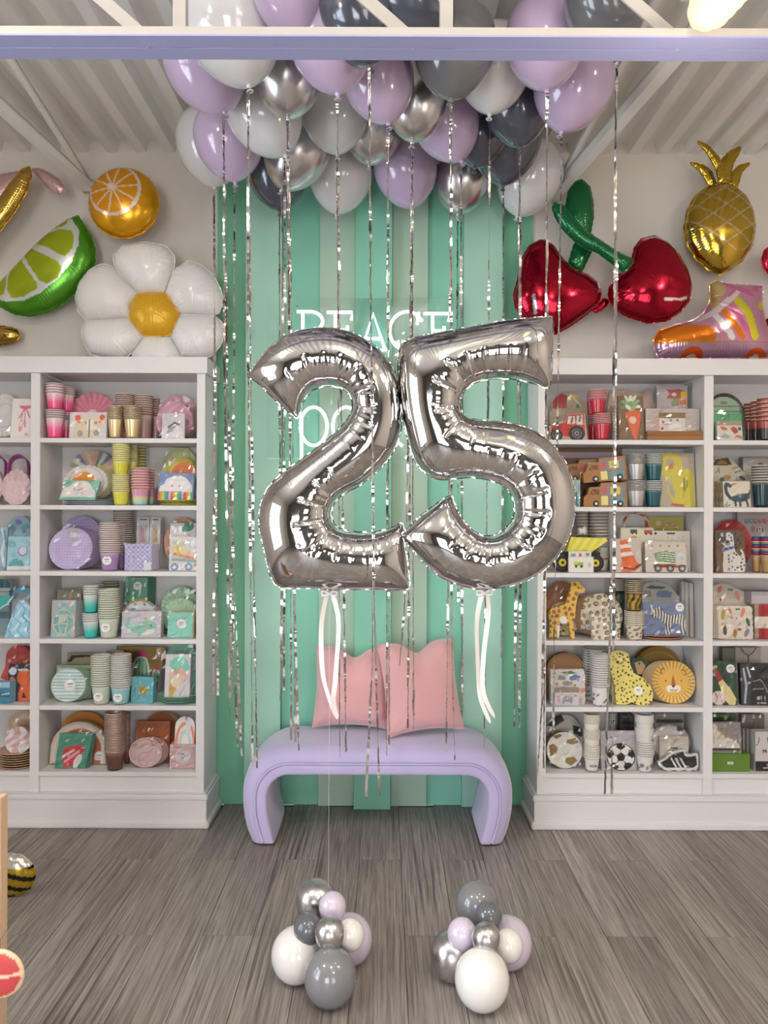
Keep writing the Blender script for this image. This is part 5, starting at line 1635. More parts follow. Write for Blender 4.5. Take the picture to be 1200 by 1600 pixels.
s.pack('tray of dark teal toothpicks high in the corner', 'toothpick_tray', 'toothpicks', -60, 1240, 58, 1310, 3.90, .05, '#3c7479', [('l', [(5, 1245), (12, 1290)], 6, '#2a5a60'), ('l', [(30, 1245), (25, 1290)], 6, '#53959a'), ('r', -60, 1290, 58, 1312, '#c9cfcf')], '#b4c3c4', piece='tray', layers=2, z0=1312)
s.pack('grey storage box under the teal tray', 'gift_box', 'box', -60, 1314, 55, 1580, 3.905, .07, '#7f9aa0', [('r', -60, 1314, 55, 1345, '#a3b4b8'), ('r', -60, 1440, 55, 1480, '#55727a')], '#8aa0a5', piece='carton', layers=1, cello=False, lean=0)
s.flat('sky blue arch plate pack behind the crinkled blue napkins', 'plate_pack', 'plates', 'plate', ell(125, 1420, 92, 135), '#7cc1dc', [('e', 125, 1430, 72, 110, 0, '#b6bcc6')], 3.92, 3, lean=7, dish=.007, y1=1582, group=G_PLATE)
s.flat('teal boat-shaped snack tray leaning at the picture edge', 'snack_tray', 'tray', 'tray', [(-50, 1330), (0, 1340), (72, 1338), (40, 1390), (-10, 1425), (-50, 1430)], '#3fb5b0', [('l', [(-50, 1430), (-10, 1425), (40, 1390), (72, 1338)], 7, '#d5e3e2')], 3.80, 3, lean=14, side='#d5e3e2', y1=1430, z0=1430)
s.flat('crinkled pale blue foil napkin pack', 'napkin_pack', 'napkins', 'napkin', [(28, 1582), (50, 1480), (100, 1365), (140, 1372), (186, 1400), (186, 1582)], '#a3d3e6', [('f', lambda x, y: np.sin((x * .5 + y) * .09 + 2 * np.sin(x * .06)) > .5, '#cfe6ef'), ('f', lambda x, y: np.sin((x - y * .4) * .11 + 1.5 * np.sin(y * .07)) > .75, '#7fbfd9')], 3.80, 4, lean=9, side='#9fc6d8', group=G_NAP)
s = Slot(0, 1000, 6.667, 4)
OCT = ell(165, 190, 130, 130, 40, 180, 360) + [(300, 300), (330, 420), (260, 450), (60, 450), (-10, 420), (35, 300)]
s.flat('red octopus-shaped plate pack behind the orange dragon napkins', 'plate_pack', 'plates', 'plate', OCT, '#c2463a', [('c', 72, 236, 15, '#e3d6d0'), ('c', 72, 236, 8, '#b03a30'), ('c', 232, 248, 15, '#e3d6d0'), ('c', 232, 248, 8, '#b03a30')], 3.90, 5, gap=.006, drift=(.004, 0), lean=8, side='#8f2f2a', dish=.004, y1=640, group=G_PLATE)
DRG = [('p', [(165, 400), (175, 345), (230, 310), (290, 330), (305, 390), (290, 430), (320, 470), (335, 560), (300, 640), (190, 640), (185, 560), (205, 480), (175, 430)], '#e0693a'), ('p', [(90, 400), (115, 385), (150, 410), (145, 440), (100, 440)], '#e0693a'), ('p', [(240, 540), (272, 600), (222, 602)], '#2b2428'), ('c', 118, 330, 40, '#ccd8de'), ('p', [(165, 310), (260, 300), (300, 330), (260, 330), (180, 330)], '#dcd3cf'), ('p', [(305, 440), (345, 400), (345, 620), (315, 560)], '#d4582e')]
s.pack('dark navy napkin pack with an orange lobster', 'napkin_pack', 'napkins', 70, 262, 345, 640, 3.83, .03, '#2d2c3c', DRG, '#35344a', layers=4)
s.pack('blue ocean napkin box wrapped in clear film', 'napkin_pack', 'napkins', -150, 440, 105, 680, 3.785, .05, '#4d8fb0', [('r', -150, 440, 105, 500, '#a3cbdc'), ('p', [(-150, 560), (0, 540), (105, 570), (105, 610), (-150, 600)], '#2f7391'), ('l', [(20, 578), (95, 565)], 6, '#d5e3e8')], '#7fa9bd', layers=4, lean=0, drift=.002)
s = Slot(0, 1000, 6.667, 5)
s.flat('beige arch plate pack behind the pink film-wrapped plates', 'plate_pack', 'plates', 'plate', arch(62, 745, 420, 1330), '#d8b99c', [('p', arch(110, 790, 380, 1340), '#dcc8b4'), ('p', arch(160, 850, 320, 1340), '#cfa98c')], 3.92, 4, lean=6, dish=.005, y1=1370, group=G_PLATE)
s.flat('pink and white round plate pack in crinkled film with a label', 'plate_pack', 'plates', 'plate', ell(180, 1050, 135, 140), '#d3a9a5', [('f', lambda x, y: np.sin((x + y * .6) * .05 + 2 * np.sin(y * .03)) > .2, '#e3dadb'), ('r', 210, 1090, 310, 1180, '#d8d2cd')], 3.81, 5, gap=.006, lean=10, side='#c59a92', dish=.005, z0=1190, group=G_PLATE)
s.lying('beige and peach plates lying flat under the film-wrapped plates', 'plate_pack', -110, 325, 1192, 3.765, 7, ('#d8b294', '#dcc09f', '#d3a88c', '#dccb8f'), depth=.22)

# ---- bay under the cherries
s = Slot(840, 560, 3.3333, 0)
s.flat('clear round plate pack with tractor and barn prints', 'plate_pack', 'plates', 'plate', ell(165, 298, 103, 128), '#b5a894', [('p', [(85, 200), (120, 172), (160, 190), (155, 250), (80, 255)], '#a8352c'), ('c', 195, 200, 16, '#c9a83c'), ('c', 215, 240, 12, '#6d8a4c'), ('l', [(175, 180), (230, 240)], 3, '#e0dbd0'), ('l', [(60, 240), (70, 260)], 8, '#6d8a4c')], 3.93, 4, gap=.006, lean=6, dish=.007, y1=425, side='#c9bda9', group=G_PLATE)
TRA = [(72, 395), (74, 345), (150, 328), (160, 290), (245, 284), (250, 350), (248, 400), (150, 400), (130, 395)]
t, to = s.flat('red tractor die-cut napkin pack', 'napkin_pack', 'napkins', 'napkin', [(60, 420), (62, 345), (148, 322), (158, 286), (250, 284), (255, 345), (262, 420)], '#b8ab9b', [('p', TRA, '#c4302b'), ('p', [(165, 298), (200, 296), (198, 335), (158, 335)], '#d5d0c6'), ('p', [(208, 294), (238, 292), (238, 338), (206, 338)], '#d5d0c6'), ('l', [(178, 330), (186, 305)], 5, '#8a5a2c'), ('l', [(222, 320), (228, 300)], 5, '#5f6f72')], 3.80, 6, gap=.005, lean=8, side='#a59885', cello=True)
for nm, cx, cy, rr in (('front_wheel', 98, 394, 31), ('rear_wheel', 205, 385, 40)):
    a, b_ = to(cx, cy)
    k = rr / s.s * 3.8 / F
    w_ = link(nm, sheet_mesh(nm, np.array([(k * (1 + .07 * (i % 2)) * math.cos(2 * math.pi * i / 36), k * (1 + .07 * (i % 2)) * math.sin(2 * math.pi * i / 36)) for i in range(36)]), lambda X, Z: paint(X, Z, '#26241f', [('o', 0, 0, k * .62, k * .52, '#8d8a84'), ('o', 0, 0, k * .3, k * .16, '#a8a59e')]), .002, PAPER, plain('#26241f'), step=.003), t, (a, -.004, b_ + .0005))
rd = [(0, '#b01c30'), (.85, '#b8243a'), (1, '#d08a90')]
for x0, x1, Y, yt, yb, bt, lb in ((290, 380, 3.80, 290, 335, None, 'red cup pack in front, lower of two'), (270, 357, 3.80, 166, 210, 290, 'red cup pack in front, on top of another'), (262, 315, 3.885, 298, 340, None, 'red cup pack behind, lower of two'), (256, 300, 3.885, 180, 222, 298, 'red cup pack behind, upper of two')):
    s.cups(lb, x0, x1, yt, yb, Y, 6, rd, '#d9a9a6', ybot=bt, m=GLOSSY)
s.flat('pale pink bunny-shaped plate pack at the back', 'plate_pack', 'plates', 'plate', [(372, 420), (365, 250), (380, 175), (420, 155), (500, 160), (545, 185), (575, 160), (610, 175), (605, 215), (622, 240), (590, 268), (550, 250), (555, 420)], '#c0a89c', [('c', 490, 260, 60, '#c8b2a6')], 3.94, 4, gap=.005, lean=5, side='#b8a294', dish=.004, y1=425, group=G_PLATE)
s.pack('black and white striped napkin pack edge behind the carrot', 'napkin_pack', 'napkins', 395, 258, 432, 420, 3.86, .02, '#cfc8be', [('f', lambda x, y: ((y + x * .8) % 16) < 7, '#2c2a2a')], '#bdb5aa', layers=3, piece='napkin')
CAR = [('p', [(462, 280), (500, 262), (540, 268), (543, 300), (530, 370), (518, 418), (505, 412), (480, 350)], '#d9643a'), ('c', 500, 315, 19, '#dcbfae')] + [('e', 490 + dx, 232 + dy, 22, 9, a, c) for dx, dy, a, c in ((0, -25, 90, '#dfe0d0'), (-28, -5, 30, '#8fae7c'), (28, -8, -30, '#8fae7c'), (-20, -28, 60, '#c9d3b6'), (20, -30, 120, '#c9d3b6'), (-30, 18, 0, '#6d9460'), (32, 14, 0, '#dfe0d0'), (0, 5, 90, '#7ba06a'), (-10, 20, 40, '#dfe0d0'), (15, 22, 140, '#8fae7c'))]
s.pack('kraft napkin pack with an orange carrot', 'napkin_pack', 'napkins', 425, 188, 558, 422, 3.80, .03, '#7a5f43', CAR, '#8b7052', layers=4)
FX = [('p', [(670, 158), (700, 165), (735, 158), (778, 175), (778, 205), (740, 210), (672, 212), (690, 185)], '#a84c3c'), ('p', [(748, 172), (780, 172), (778, 205), (745, 205)], '#d0b43a'), ('p', [(690, 210), (735, 208), (735, 252), (700, 255)], '#8d8a68'), ('p', [(735, 212), (780, 210), (780, 245), (738, 248)], '#cf8a5c'), ('e', 712, 190, 14, 9, 0, '#d5c8c0')]
s.pack('grey pack with red fox and bear faces, standing on the clear box', 'napkin_pack', 'napkins', 622, 138, 782, 272, 3.89, .02, '#b3a9ac', FX, '#a9a0a2', layers=3, z0=263, lean=3)
s.pack('clear gift box with an animal print label', 'gift_box', 'box', 570, 262, 850, 378, 3.80, .12, '#c0b4ae', [('c', 640, 330, 34, '#c9a0a0'), ('r', 636, 282, 776, 310, '#8c7558'), ('r', 640, 310, 774, 376, '#dcd5cc'), ('r', 688, 332, 752, 374, '#e8e5e2'), ('c', 660, 330, 7, '#b8574a'), ('c', 700, 322, 6, '#5d6a5a'), ('c', 735, 320, 6, '#8a5a40'), ('c', 655, 362, 7, '#b8574a')], '#bcb2ae', layers=1, z0=379, lean=0, piece='carton')
s.lying('two flat kraft boxes under the clear gift box', 'flat_box_pack', 572, 872, 377, 3.765, 2, ('#9a6b3c', '#8f6236'), 'box', 'boxes', .2)

s = Slot(840, 560, 3.3333, 1)
s.pack('wide kraft sleeve with lilac band at the back of the shelf', 'gift_box', 'box', 80, 468, 440, 770, 3.965, .03, '#7c5c3c', [('r', 80, 490, 415, 520, '#b9a8b8')], '#7c5c3c', layers=1, cello=False, lean=0, piece='carton')


def truck(label, x0, y0, Y, z0, tilt, k=1.0):
    w, h = 228, 128
    o = [(x0, y0 + 100), (x0 + 2, y0 + 65), (x0 + 20, y0 + 55), (x0 + 32, y0 + 22), (x0 + 88, y0 + 20), (x0 + 90, y0 + 2), (x0 + 228, y0), (x0 + 228, y0 + 108), (x0, y0 + 108)]
    t, to = s.flat(label, 'truck_box', 'toy box', 'carton_front', o, '#a06f3e', [('r', x0 + 92, y0 + 12, x0 + 222, y0 + 60, '#7f7f86'), ('c', x0 + 108, y0 + 36, 16, '#c45a50'), ('r', x0 + 140, y0 + 20, x0 + 190, y0 + 52, '#d6c648'), ('r', x0 + 150, y0 + 26, x0 + 165, y0 + 40, '#8fa9b5'), ('r', x0 + 92, y0 + 62, x0 + 128, y0 + 100, '#d9cf8a'), ('r', x0 + 138, y0 + 66, x0 + 215, y0 + 100, '#5c8f9c'), ('p', [(x0 + 30, y0 + 55), (x0 + 42, y0 + 32), (x0 + 82, y0 + 32), (x0 + 82, y0 + 55)], '#6e4a28'), ('l', [(x0 + 38, y0 + 34), (x0 + 60, y0 + 55)], 2.5, '#a06f3e'), ('l', [(x0 + 130, y0 + 60), (x0 + 130, y0 + 105)], 2, '#7d5530')], Y, 1, lean=2, side='#94663a', cello=False, z0=z0, thick=.05, group='kraft truck boxes')
    t.rotation_euler[1] = R(tilt)
    for wx in (64, 190):
        a, b_ = to(x0 + wx, y0 + 106)
        r_ = .0155
        wl = MB().lathe([(.0, -.003), (r_ * .5, -.003), (r_ * .5, -.0015), (r_, -.0015), (r_, .004), (0, .004)], 20).build('wheel', mat('black_card', '#232224', .5), t, loc=(a, -.002, max(b_, r_ + .001)), rot=(R(-90), 0, 0))
        MB().lathe([(.0, -.001), (r_ * .45, -.001), (r_ * .45, .001), (0, .001)], 16).build('hub', plain('#d8d2c9'), wl, loc=(0, 0, -.0042))
    return t


truck('kraft truck box with clear window, standing on the shelf', 240, 645, 3.80, None, 0)
truck('kraft truck box tilted on top of another truck box', 240, 515, 3.80, 640, -5)
truck('kraft truck box in shade behind the tilted one', 130, 525, 3.89, 640, -2)
s.pack('small kraft carton carrying the rear truck box', 'gift_box', 'box', 135, 645, 232, 772, 3.89, .06, '#5a3f28', [], '#5a3f28', layers=1, cello=False, lean=0, piece='carton')
s.pack('narrow teal dinosaur box beside the number balloon', 'gift_box', 'box', 178, 632, 222, 772, 3.80, .06, '#9fb8b5', [('p', [(190, 770), (195, 700), (205, 690), (210, 740), (215, 770)], '#3f7c7c')], '#8fa9a6', layers=1, lean=0, piece='carton')
sg = [(0, '#a9a6a4'), (1, '#c9c6c3')]
for x0, x1, yt, yb, bt, lb in ((468, 560, 638, 680, None, 'silver foil cup pack, lower of two'), (470, 558, 500, 542, 638, 'silver foil cup pack, on top of the other')):
    s.cups(lb, x0, x1, yt, yb, 3.80, 6, sg, '#cfccc9', ybot=bt, m=FOILP)
tg2 = [(0, '#12505a'), (.85, '#155a64'), (1, '#b9c0bd')]
for x0, x1, yt, yb, bt, lb in ((558, 645, 638, 682, None, 'dark teal cup pack, lower of two'), (560, 648, 500, 544, 638, 'dark teal cup pack, on top of the other')):
    s.cups(lb, x0, x1, yt, yb, 3.81, 6, tg2, '#c9ccc8', ybot=bt, m=GLOSSY)
DG = [(652, 500), (700, 490), (740, 495), (762, 520), (765, 570), (800, 570), (822, 600), (822, 765), (790, 772), (740, 760), (700, 735), (678, 690), (690, 640), (650, 590)]
t, to = s.pack('clear pack with a yellow paper digger scoop reading caution', 'party_sign', 'party sign', 640, 488, 828, 770, 3.84, .012, '#b9ac9a', [('p', DG, '#cfc34a'), ('c', 700, 540, 22, '#b3ad92'), ('c', 705, 560, 15, '#d38a4c'), ('p', [(705, 610), (690, 650), (695, 700), (715, 725), (720, 700), (708, 660)], '#a8a59c'), ('l', [(705, 755), (760, 762)], 6, '#c2554c')], '#b4a897', layers=1, lean=6, piece='card')
a, b_ = to(770, 650)
letters(t, 'CAUTION', .014, INK, (a, -.004, b_), -90)
a, b_ = to(784, 650)
letters(t, 'WORK ZONE', .006, INK, (a, -.004, b_), -90)

s = Slot(840, 780, 3.3333, 2)
wg = [(0, '#b5aea6'), (1, '#c4bdb5')]
s.cups('white cup stack at the back next to the number balloon', 200, 262, 66, 200, 3.93, 9, wg, '#cfc9c1')
s.cups('white cup stack at the back beside the first one', 268, 368, 66, 200, 3.93, 9, wg, '#cfc9c1')
CR = spot_ops(spots(8, -.12, .01, .12, .09, 26, .007), '#c45a4a') + spot_ops(spots(9, -.12, .01, .12, .09, 22, .006), '#3d3d42')
s.cups('construction print cup stack under the tilted pack', 300, 372, 250, 300, 3.89, 8, [(0, '#c9c2b6')], '#d3cdc4', ops=CR)
t = s.cups('construction print cup pack lying tilted on the stacks', 215, 262, 130, 150, 3.86, 9, [(0, '#d2cbc2')], '#d6d0c8', ops=CR, ybot=168)
t.rotation_euler = (0, R(82), 0)
t.location = s.at(212, 168, 3.86)
BIN = [(152, 268), (175, 198), (360, 204), (366, 215), (282, 272)]
t, to = s.flat('yellow striped dump truck treat stand with black wheels', 'treat_stand', 'treat stand', 'tipper', BIN, '#d8cd3a', [('f', lambda x, y: ((x + y * .7) % 44) < 22, '#e0d868')], 3.83, 1, lean=0, side='#c9be34', cello=False, z0=275, thick=.05)
a0 = to(0, 275)[1]
for cx, cy, rr in ((128, 335, 48), (300, 332, 46)):
    a, _ = to(cx, 0)
    k = rr / s.s * 3.83 / F
    wl = MB().lathe([(0, -.012), (k * .45, -.012), (k * .45, -.008), (k * .9, -.008), (k, -.004), (k, .012), (0, .012)], 28).build('wheel', mat('black_card'), t, loc=(a, .004, -(t.location.z - s.z) + k + .001), rot=(R(-90), 0, 0))
    MB().lathe([(0, -.002), (k * .42, -.002), (k * .42, .001), (0, .001)], 20).build('hub', plain('#d6c83a'), wl, loc=(0, 0, -.0125))
    MB().lathe([(0, -.002), (k * .16, -.002), (k * .16, .001), (0, .001)], 12).build('axle', mat('black_card'), wl, loc=(0, 0, -.0150))
MB().box(to(105, 0)[0], .012, -(t.location.z - s.z) + .02, to(330, 0)[0], .05, 0).build('chassis', mat('black_card'), t)
s.pack('white truck print card box in front of the dump truck stand', 'gift_box', 'box', 162, 300, 292, 385, 3.775, .02, '#ddd8d0', [('r', 190, 330, 238, 350, '#8fb04c'), ('r', 192, 322, 210, 335, '#d3cf5a'), ('c', 200, 352, 7, '#2c2a2a'), ('c', 228, 352, 7, '#2c2a2a'), ('e', 270, 345, 10, 13, 0, '#c4b8aa'), ('r', 162, 300, 292, 303, '#bfb9b0')], '#cfc9c0', layers=1, lean=0, piece='carton', cello=False)
s.pack('row of truck print cards standing in that card box', 'greeting_card', 'cards', 162, 271, 280, 300, 3.785, .01, '#d6d1c8', [('p', [(222, 278), (232, 290), (222, 300), (212, 290)], '#c4554a'), ('r', 250, 280, 270, 295, '#6f9a5c'), ('r', 172, 282, 198, 296, '#7c9a8a')], '#cfc9c0', layers=1, z0=301, lean=0, piece='card', cello=False)


def paper_bag(label, x0, y0, x1, y1, Y, base, ops, hy, hw, hc1, hc2, n=4, z0=None):
    t, to = s.pack(label, 'gift_bag', 'gift bag', x0, y0, x1, y1, Y, .05, base, ops, '#c9c2a2', layers=n, lean=3, piece='bag', cello=False)
    cx = (x0 + x1) / 2
    for k in range(n):
        a, b_ = to(cx - hw, y0 + 8)
        c, _ = to(cx + hw, y0 + 8)
        top = to(cx, hy)[1]
        A = [Vector((a, 0, b_))] + [Vector(((a + c) / 2 - (c - a) / 2 * math.cos(R(q)) , 0, b_ + (top - b_) * math.sin(R(q)) ** .6)) for q in range(12, 180, 12)] + [Vector((c, 0, b_))]
        for ph, col in ((0, hc1), (math.pi, hc2)):
            P = [p + Vector((.0016 * math.cos(i * 1.6 + ph), .0016 * math.sin(i * 1.6 + ph), 0)) for i, p in enumerate(A)]
            MB().tube(P, .0021, 5).build('handle', plain(col), t, True, loc=(0, .006 + .012 * k, 0))
    return t


TRK = [('r', 485, 160, 522, 178, '#44546a'), ('c', 495, 180, 5, '#2c2a2a'), ('c', 516, 180, 5, '#2c2a2a'), ('r', 558, 162, 600, 180, '#b8463a'), ('c', 568, 183, 6, '#2c2a2a'), ('c', 594, 183, 6, '#2c2a2a'), ('r', 490, 195, 520, 204, '#d8a03a')]
paper_bag('cream gift bag with trucks and orange twisted handles', 436, 148, 608, 385, 3.90, '#d3ccb4', TRK, 68, 62, '#c4512f', '#e0d5c8')
s.pack('yellow card panel standing at the back behind the gift bags', 'party_sign', 'party sign', 575, 90, 762, 385, 3.975, .01, '#b0a352', [('c', 628, 128, 14, '#c9c29a')], '#a59a52', layers=1, lean=0, piece='card', cello=False)
paper_bag('white party hang-card bag with tiny dots and red twisted handle', 625, 165, 824, 385, 3.905, '#d2c9bd', [('c', 643, 180, 7, '#3a3836'), ('r', 702, 176, 745, 183, '#4a4846')] + spot_ops(spots(12, 640, 195, 815, 380, 26, 3.5), '#a8837a'), 128, 38, '#b8452f', '#dfd6cc', 1)
CONE = [('p', [(430, 215), (470, 212), (485, 255), (520, 330), (545, 345), (520, 372), (480, 384), (430, 382), (430, 365), (440, 330)], '#dd6a2c'), ('p', [(433, 238), (478, 234), (484, 252), (436, 258)], '#e3dad2'), ('p', [(437, 280), (492, 272), (502, 292), (438, 302)], '#e3dad2'), ('l', [(440, 358), (500, 366), (542, 340)], 4, '#2c2a2a')]
s.pack('clear napkin pack with an orange traffic cone', 'napkin_pack', 'napkins', 388, 206, 544, 384, 3.80, .035, '#c3b8ad', CONE, '#c4bab0', layers=4)
MIX = [('p', [(610, 300), (640, 275), (690, 268), (715, 285), (718, 340), (640, 345), (612, 330)], '#dfdccf')] + [('l', [(612 + 2 * i, 305 + 9 * i - 18), (665, 280 + 13 * i - 8), (716, 290 + 12 * i - 8)], 3.5, '#5c8a5a') for i in range(5)] + [('r', 605, 340, 775, 360, '#a8452c'), ('p', [(725, 280), (765, 285), (775, 345), (722, 345)], '#d2cdc6'), ('p', [(735, 295), (760, 298), (765, 320), (735, 320)], '#b3bcc0')] + [o for cx in (628, 692, 754) for o in (('c', cx, 362, 20, '#2b2928'), ('c', cx, 362, 13, '#8d8a86'), ('c', cx, 362, 5, '#d8d4ce'))] + [('p', [(600 + i * 45, 235), (606 + i * 45, 248), (594 + i * 45, 248)], '#b8604c') for i in range(5)]
s.pack('white napkin pack with a green striped mixer truck', 'napkin_pack', 'napkins', 564, 222, 780, 384, 3.80, .04, '#cdc4b8', MIX, '#c9c0b4', layers=4)

s = Slot(840, 780, 3.3333, 3)
s.flat('round rust brown plate pack behind the giraffe', 'plate_pack', 'plates', 'plate', ell(130, 560, 90, 132), '#a9744c', [('o', 130, 560, 80, 74, '#97633c')], 3.945, 4, lean=6, dish=.006, y1=738, group=G_PLATE)
s.flat('leopard ring plate pack low behind the giraffe', 'plate_pack', 'plates', 'plate', ell(140, 635, 84, 100), '#c9b482', spot_ops(spots(21, 60, 530, 225, 730, 50, 8), '#4a3a24'), 3.90, 4, lean=6, dish=.005, y1=738, group=G_PLATE)
GIR = [(60, 728), (66, 640), (58, 600), (75, 572), (150, 548), (168, 500), (185, 450), (182, 432), (205, 427), (228, 430), (232, 445), (258, 470), (250, 488), (222, 490), (206, 560), (200, 620), (188, 640), (196, 728), (174, 730), (165, 650), (120, 650), (112, 725), (92, 728), (88, 660), (80, 728)]
gs = spots(33, 60, 440, 225, 730, 60, 11)
s.flat('giraffe die-cut plate pack with brown patches', 'plate_pack', 'plates', 'plate', GIR, '#d3a748', spot_ops(gs, '#8a5a22', .8) + [('c', 238, 465, 3, '#2a2420'), ('p', [(100, 660), (165, 655), (165, 730), (105, 730)], '#ddd3c6'), ('c', 138, 632, 21, '#dcd6d0')], 3.80, 6, gap=.004, lean=8, side='#b98f3e', cello=False, thick=.003, step=.0035, group=G_PLATE)
LEO = lambda sd, x0, y0, x1, y1, n, r: [o for q in spots(sd, x0, y0, x1, y1, n, r) for o in (('e', q[0], q[1], q[2], q[2] * .75, q[3], '#5c4a30'), ('e', q[0] + 1, q[1] + 1, q[2] * .62, q[2] * .45, q[3], '#c39a4c'))]
s.flat('round leopard print plate pack', 'plate_pack', 'plates', 'plate', ell(338, 600, 110, 108), '#d8cfbf', LEO(41, 230, 495, 445, 705, 42, 13), 3.86, 8, gap=.006, lean=9, drift=(-.005, 0), side='#b58f6c', dish=.006, group=G_PLATE)
s.flat('white leopard print napkin pack with scalloped edge', 'napkin_pack', 'napkins', 'napkin', [(285, 738), (286, 598), (430, 600)] + [(430 + 5 * (i % 2), 615 + 11 * i) for i in range(11)] + [(430, 738)], '#d9d3ca', LEO(42, 285, 600, 430, 735, 24, 12), 3.79, 6, gap=.004, lean=7, side='#cdc6bc', group=G_NAP)
ZB = [('f', lambda x, z: np.sin(x * 190 + 2.2 * np.sin(z * 60)) > .25, '#2a2824')]
s.cups('dark green zebra print cup stack at the back', 382, 455, 414, 470, 3.93, 9, [(0, '#4a5f4c')], '#cfc6b6', ops=ZB)
s.cups('white leopard cup pack, lower of the two packs', 455, 553, 580, 645, 3.80, 7, [(0, '#d3c8b4')], '#d8d0c2', ops=LEO(51, -.13, 0, .13, .1, 40, .008))
s.cups('gold zebra print cup pack on top of the leopard cups', 458, 545, 420, 482, 3.80, 7, [(0, '#c39f4e')], '#d6ccb8', ops=ZB, ybot=580, m=FOILP)
ANI = [('p', [(570, 465), (600, 452), (680, 462), (660, 472), (600, 474)], '#44714e'), ('p', [(625, 500), (640, 480), (680, 480), (712, 495), (700, 522), (630, 522)], '#7486a8'), ('p', [(560, 520), (565, 480), (600, 480), (605, 520)], '#a59a8c'), ('l', [(570, 490), (572, 515)], 2, '#5f584f'), ('l', [(590, 488), (590, 515)], 2, '#5f584f')]
s.flat('octagonal plate pack with crocodile and rhino prints', 'plate_pack', 'plates', 'plate', [(535, 735), (538, 480), (570, 440), (620, 430), (690, 445), (748, 520), (750, 735)], '#bdb6ae', ANI, 3.92, 4, lean=6, dish=.004, y1=738, group=G_PLATE)
ZE = [(595, 600), (610, 575), (640, 560), (660, 590), (700, 608), (760, 600), (776, 630), (772, 705), (755, 712), (745, 650), (700, 652), (688, 712), (665, 712), (670, 655), (640, 625), (610, 618)]
s.flat('blue napkin pack with a black and white zebra and a sticker', 'napkin_pack', 'napkins', 'napkin', [(556, 718), (556, 534), (776, 538), (776, 718)], '#71809f', [('p', ZE, '#dcd8d2'), ('f', lambda x, y: inside(np.stack([x, y], 1), np.array(ZE, float)) & (np.sin(x * .42 + 1.6 * np.sin(y * .05)) > .15), '#262425'), ('l', [(600, 555), (605, 590)], 4, '#dcd8d2')], 3.80, 8, gap=.005, lean=8, side='#a3a9b8', z0=712, stick=(748, 565, 22), group=G_NAP)
s.lying('copper plate lying flat under the zebra napkins', 'plate_pack', 545, 800, 712, 3.765, 2, ('#c98f6e', '#b87a58'), depth=.2)
for i in range(4):
    s.pack(('first', 'second', 'third', 'fourth')[i] + ' thin white card sheet counted from the zebra napkins', 'greeting_card', 'cards', 752 + 19 * i, 430 + 3 * i, 770 + 19 * i, 738 - 4 * i, 3.90 - .012 * i, .05, '#b9b4b2', [('e', 762 + 19 * i, 560, 6, 30, 10, '#8d8886')] if i % 2 == 0 else [], '#bdb8b4', layers=2, lean=2, piece='card', cello=False, group='white card sheets')

s = Slot(820, 990, 3.158, 4)
s.flat('brown kraft arch plate pack behind the safari napkins', 'plate_pack', 'plates', 'plate', arch(112, 98, 300, 355), '#b08050', [('o', 206, 190, 86, 80, '#9b6c3f')], 3.90, 8, gap=.006, lean=6, side='#8d6238', dish=.004, y1=362, cello=False, group=G_PLATE)
SAF = [('p', [(180, 195), (230, 185), (262, 200), (215, 205)], '#4f7a58'), ('p', [(222, 215), (250, 205), (280, 215), (270, 235), (225, 235)], '#5f79ad'), ('p', [(165, 235), (172, 210), (200, 212), (205, 235)], '#8f8a86'), ('e', 212, 252, 26, 12, 0, '#9a948f'), ('c', 160, 255, 8, '#d98f9c'), ('c', 287, 288, 12, '#dd8a7a'), ('c', 250, 262, 7, '#b78a5c'), ('c', 148, 200, 7, '#5c8a6a')] + spot_ops(spots(61, 135, 185, 295, 350, 22, 4), '#9a7a6a')
s.flat('white safari animal napkin pack', 'napkin_pack', 'napkins', 'napkin', [(130, 360), (130, 182), (295, 178)] + [(298 + 4 * (i % 2), 195 + 15 * i) for i in range(11)] + [(296, 360)], '#d6d0ca', SAF, 3.81, 8, gap=.005, lean=6, side='#c9c2ba', group=G_NAP)
s.pack('small card box with a pink flamingo and elephant', 'gift_box', 'box', 148, 268, 270, 360, 3.785, .015, '#d3c9c6', [('r', 148, 268, 270, 292, '#9a8b7c'), ('e', 213, 325, 26, 17, 0, '#9a93a0'), ('l', [(195, 330), (190, 348)], 4, '#9a93a0'), ('l', [(228, 335), (230, 348)], 4, '#9a93a0'), ('l', [(165, 312), (168, 340)], 4, '#d98fa3'), ('c', 252, 310, 7, '#d98f9c')], '#c4bbb6', layers=1, lean=3, piece='carton')
DAL = spot_ops(spots(71, -.13, .0, .13, .13, 75, .0055), '#2a2829', .7)
s.cups('dalmatian spotted cup stack in front', 328, 418, 102, 250, 3.80, 14, [(0, '#dcd8d2')], '#dedad4', ops=DAL, rb=.78)
s.cups('dalmatian spotted cup stack behind the front one', 288, 400, 72, 235, 3.90, 14, [(0, '#d3cfc9')], '#d9d5cf', ops=DAL, rb=.78)
s.flat('dark green lion plate pack half hidden by the cheetah', 'plate_pack', 'plates', 'plate', scallop(570, 190, 55, 72, 12, .15), '#2f4f3f', [('p', [(545, 150), (580, 140), (600, 165), (590, 215), (560, 215)], '#c9a473'), ('c', 570, 155, 4, '#2a2420')], 3.90, 3, lean=5, y1=362, cello=False, group=G_PLATE)
CHE = [(452, 355), (448, 300), (445, 260), (428, 180), (424, 110), (440, 92), (470, 86), (500, 92), (522, 105), (528, 160), (545, 200), (590, 225), (625, 262), (637, 300), (630, 340), (605, 358), (560, 358), (530, 345), (500, 357)]
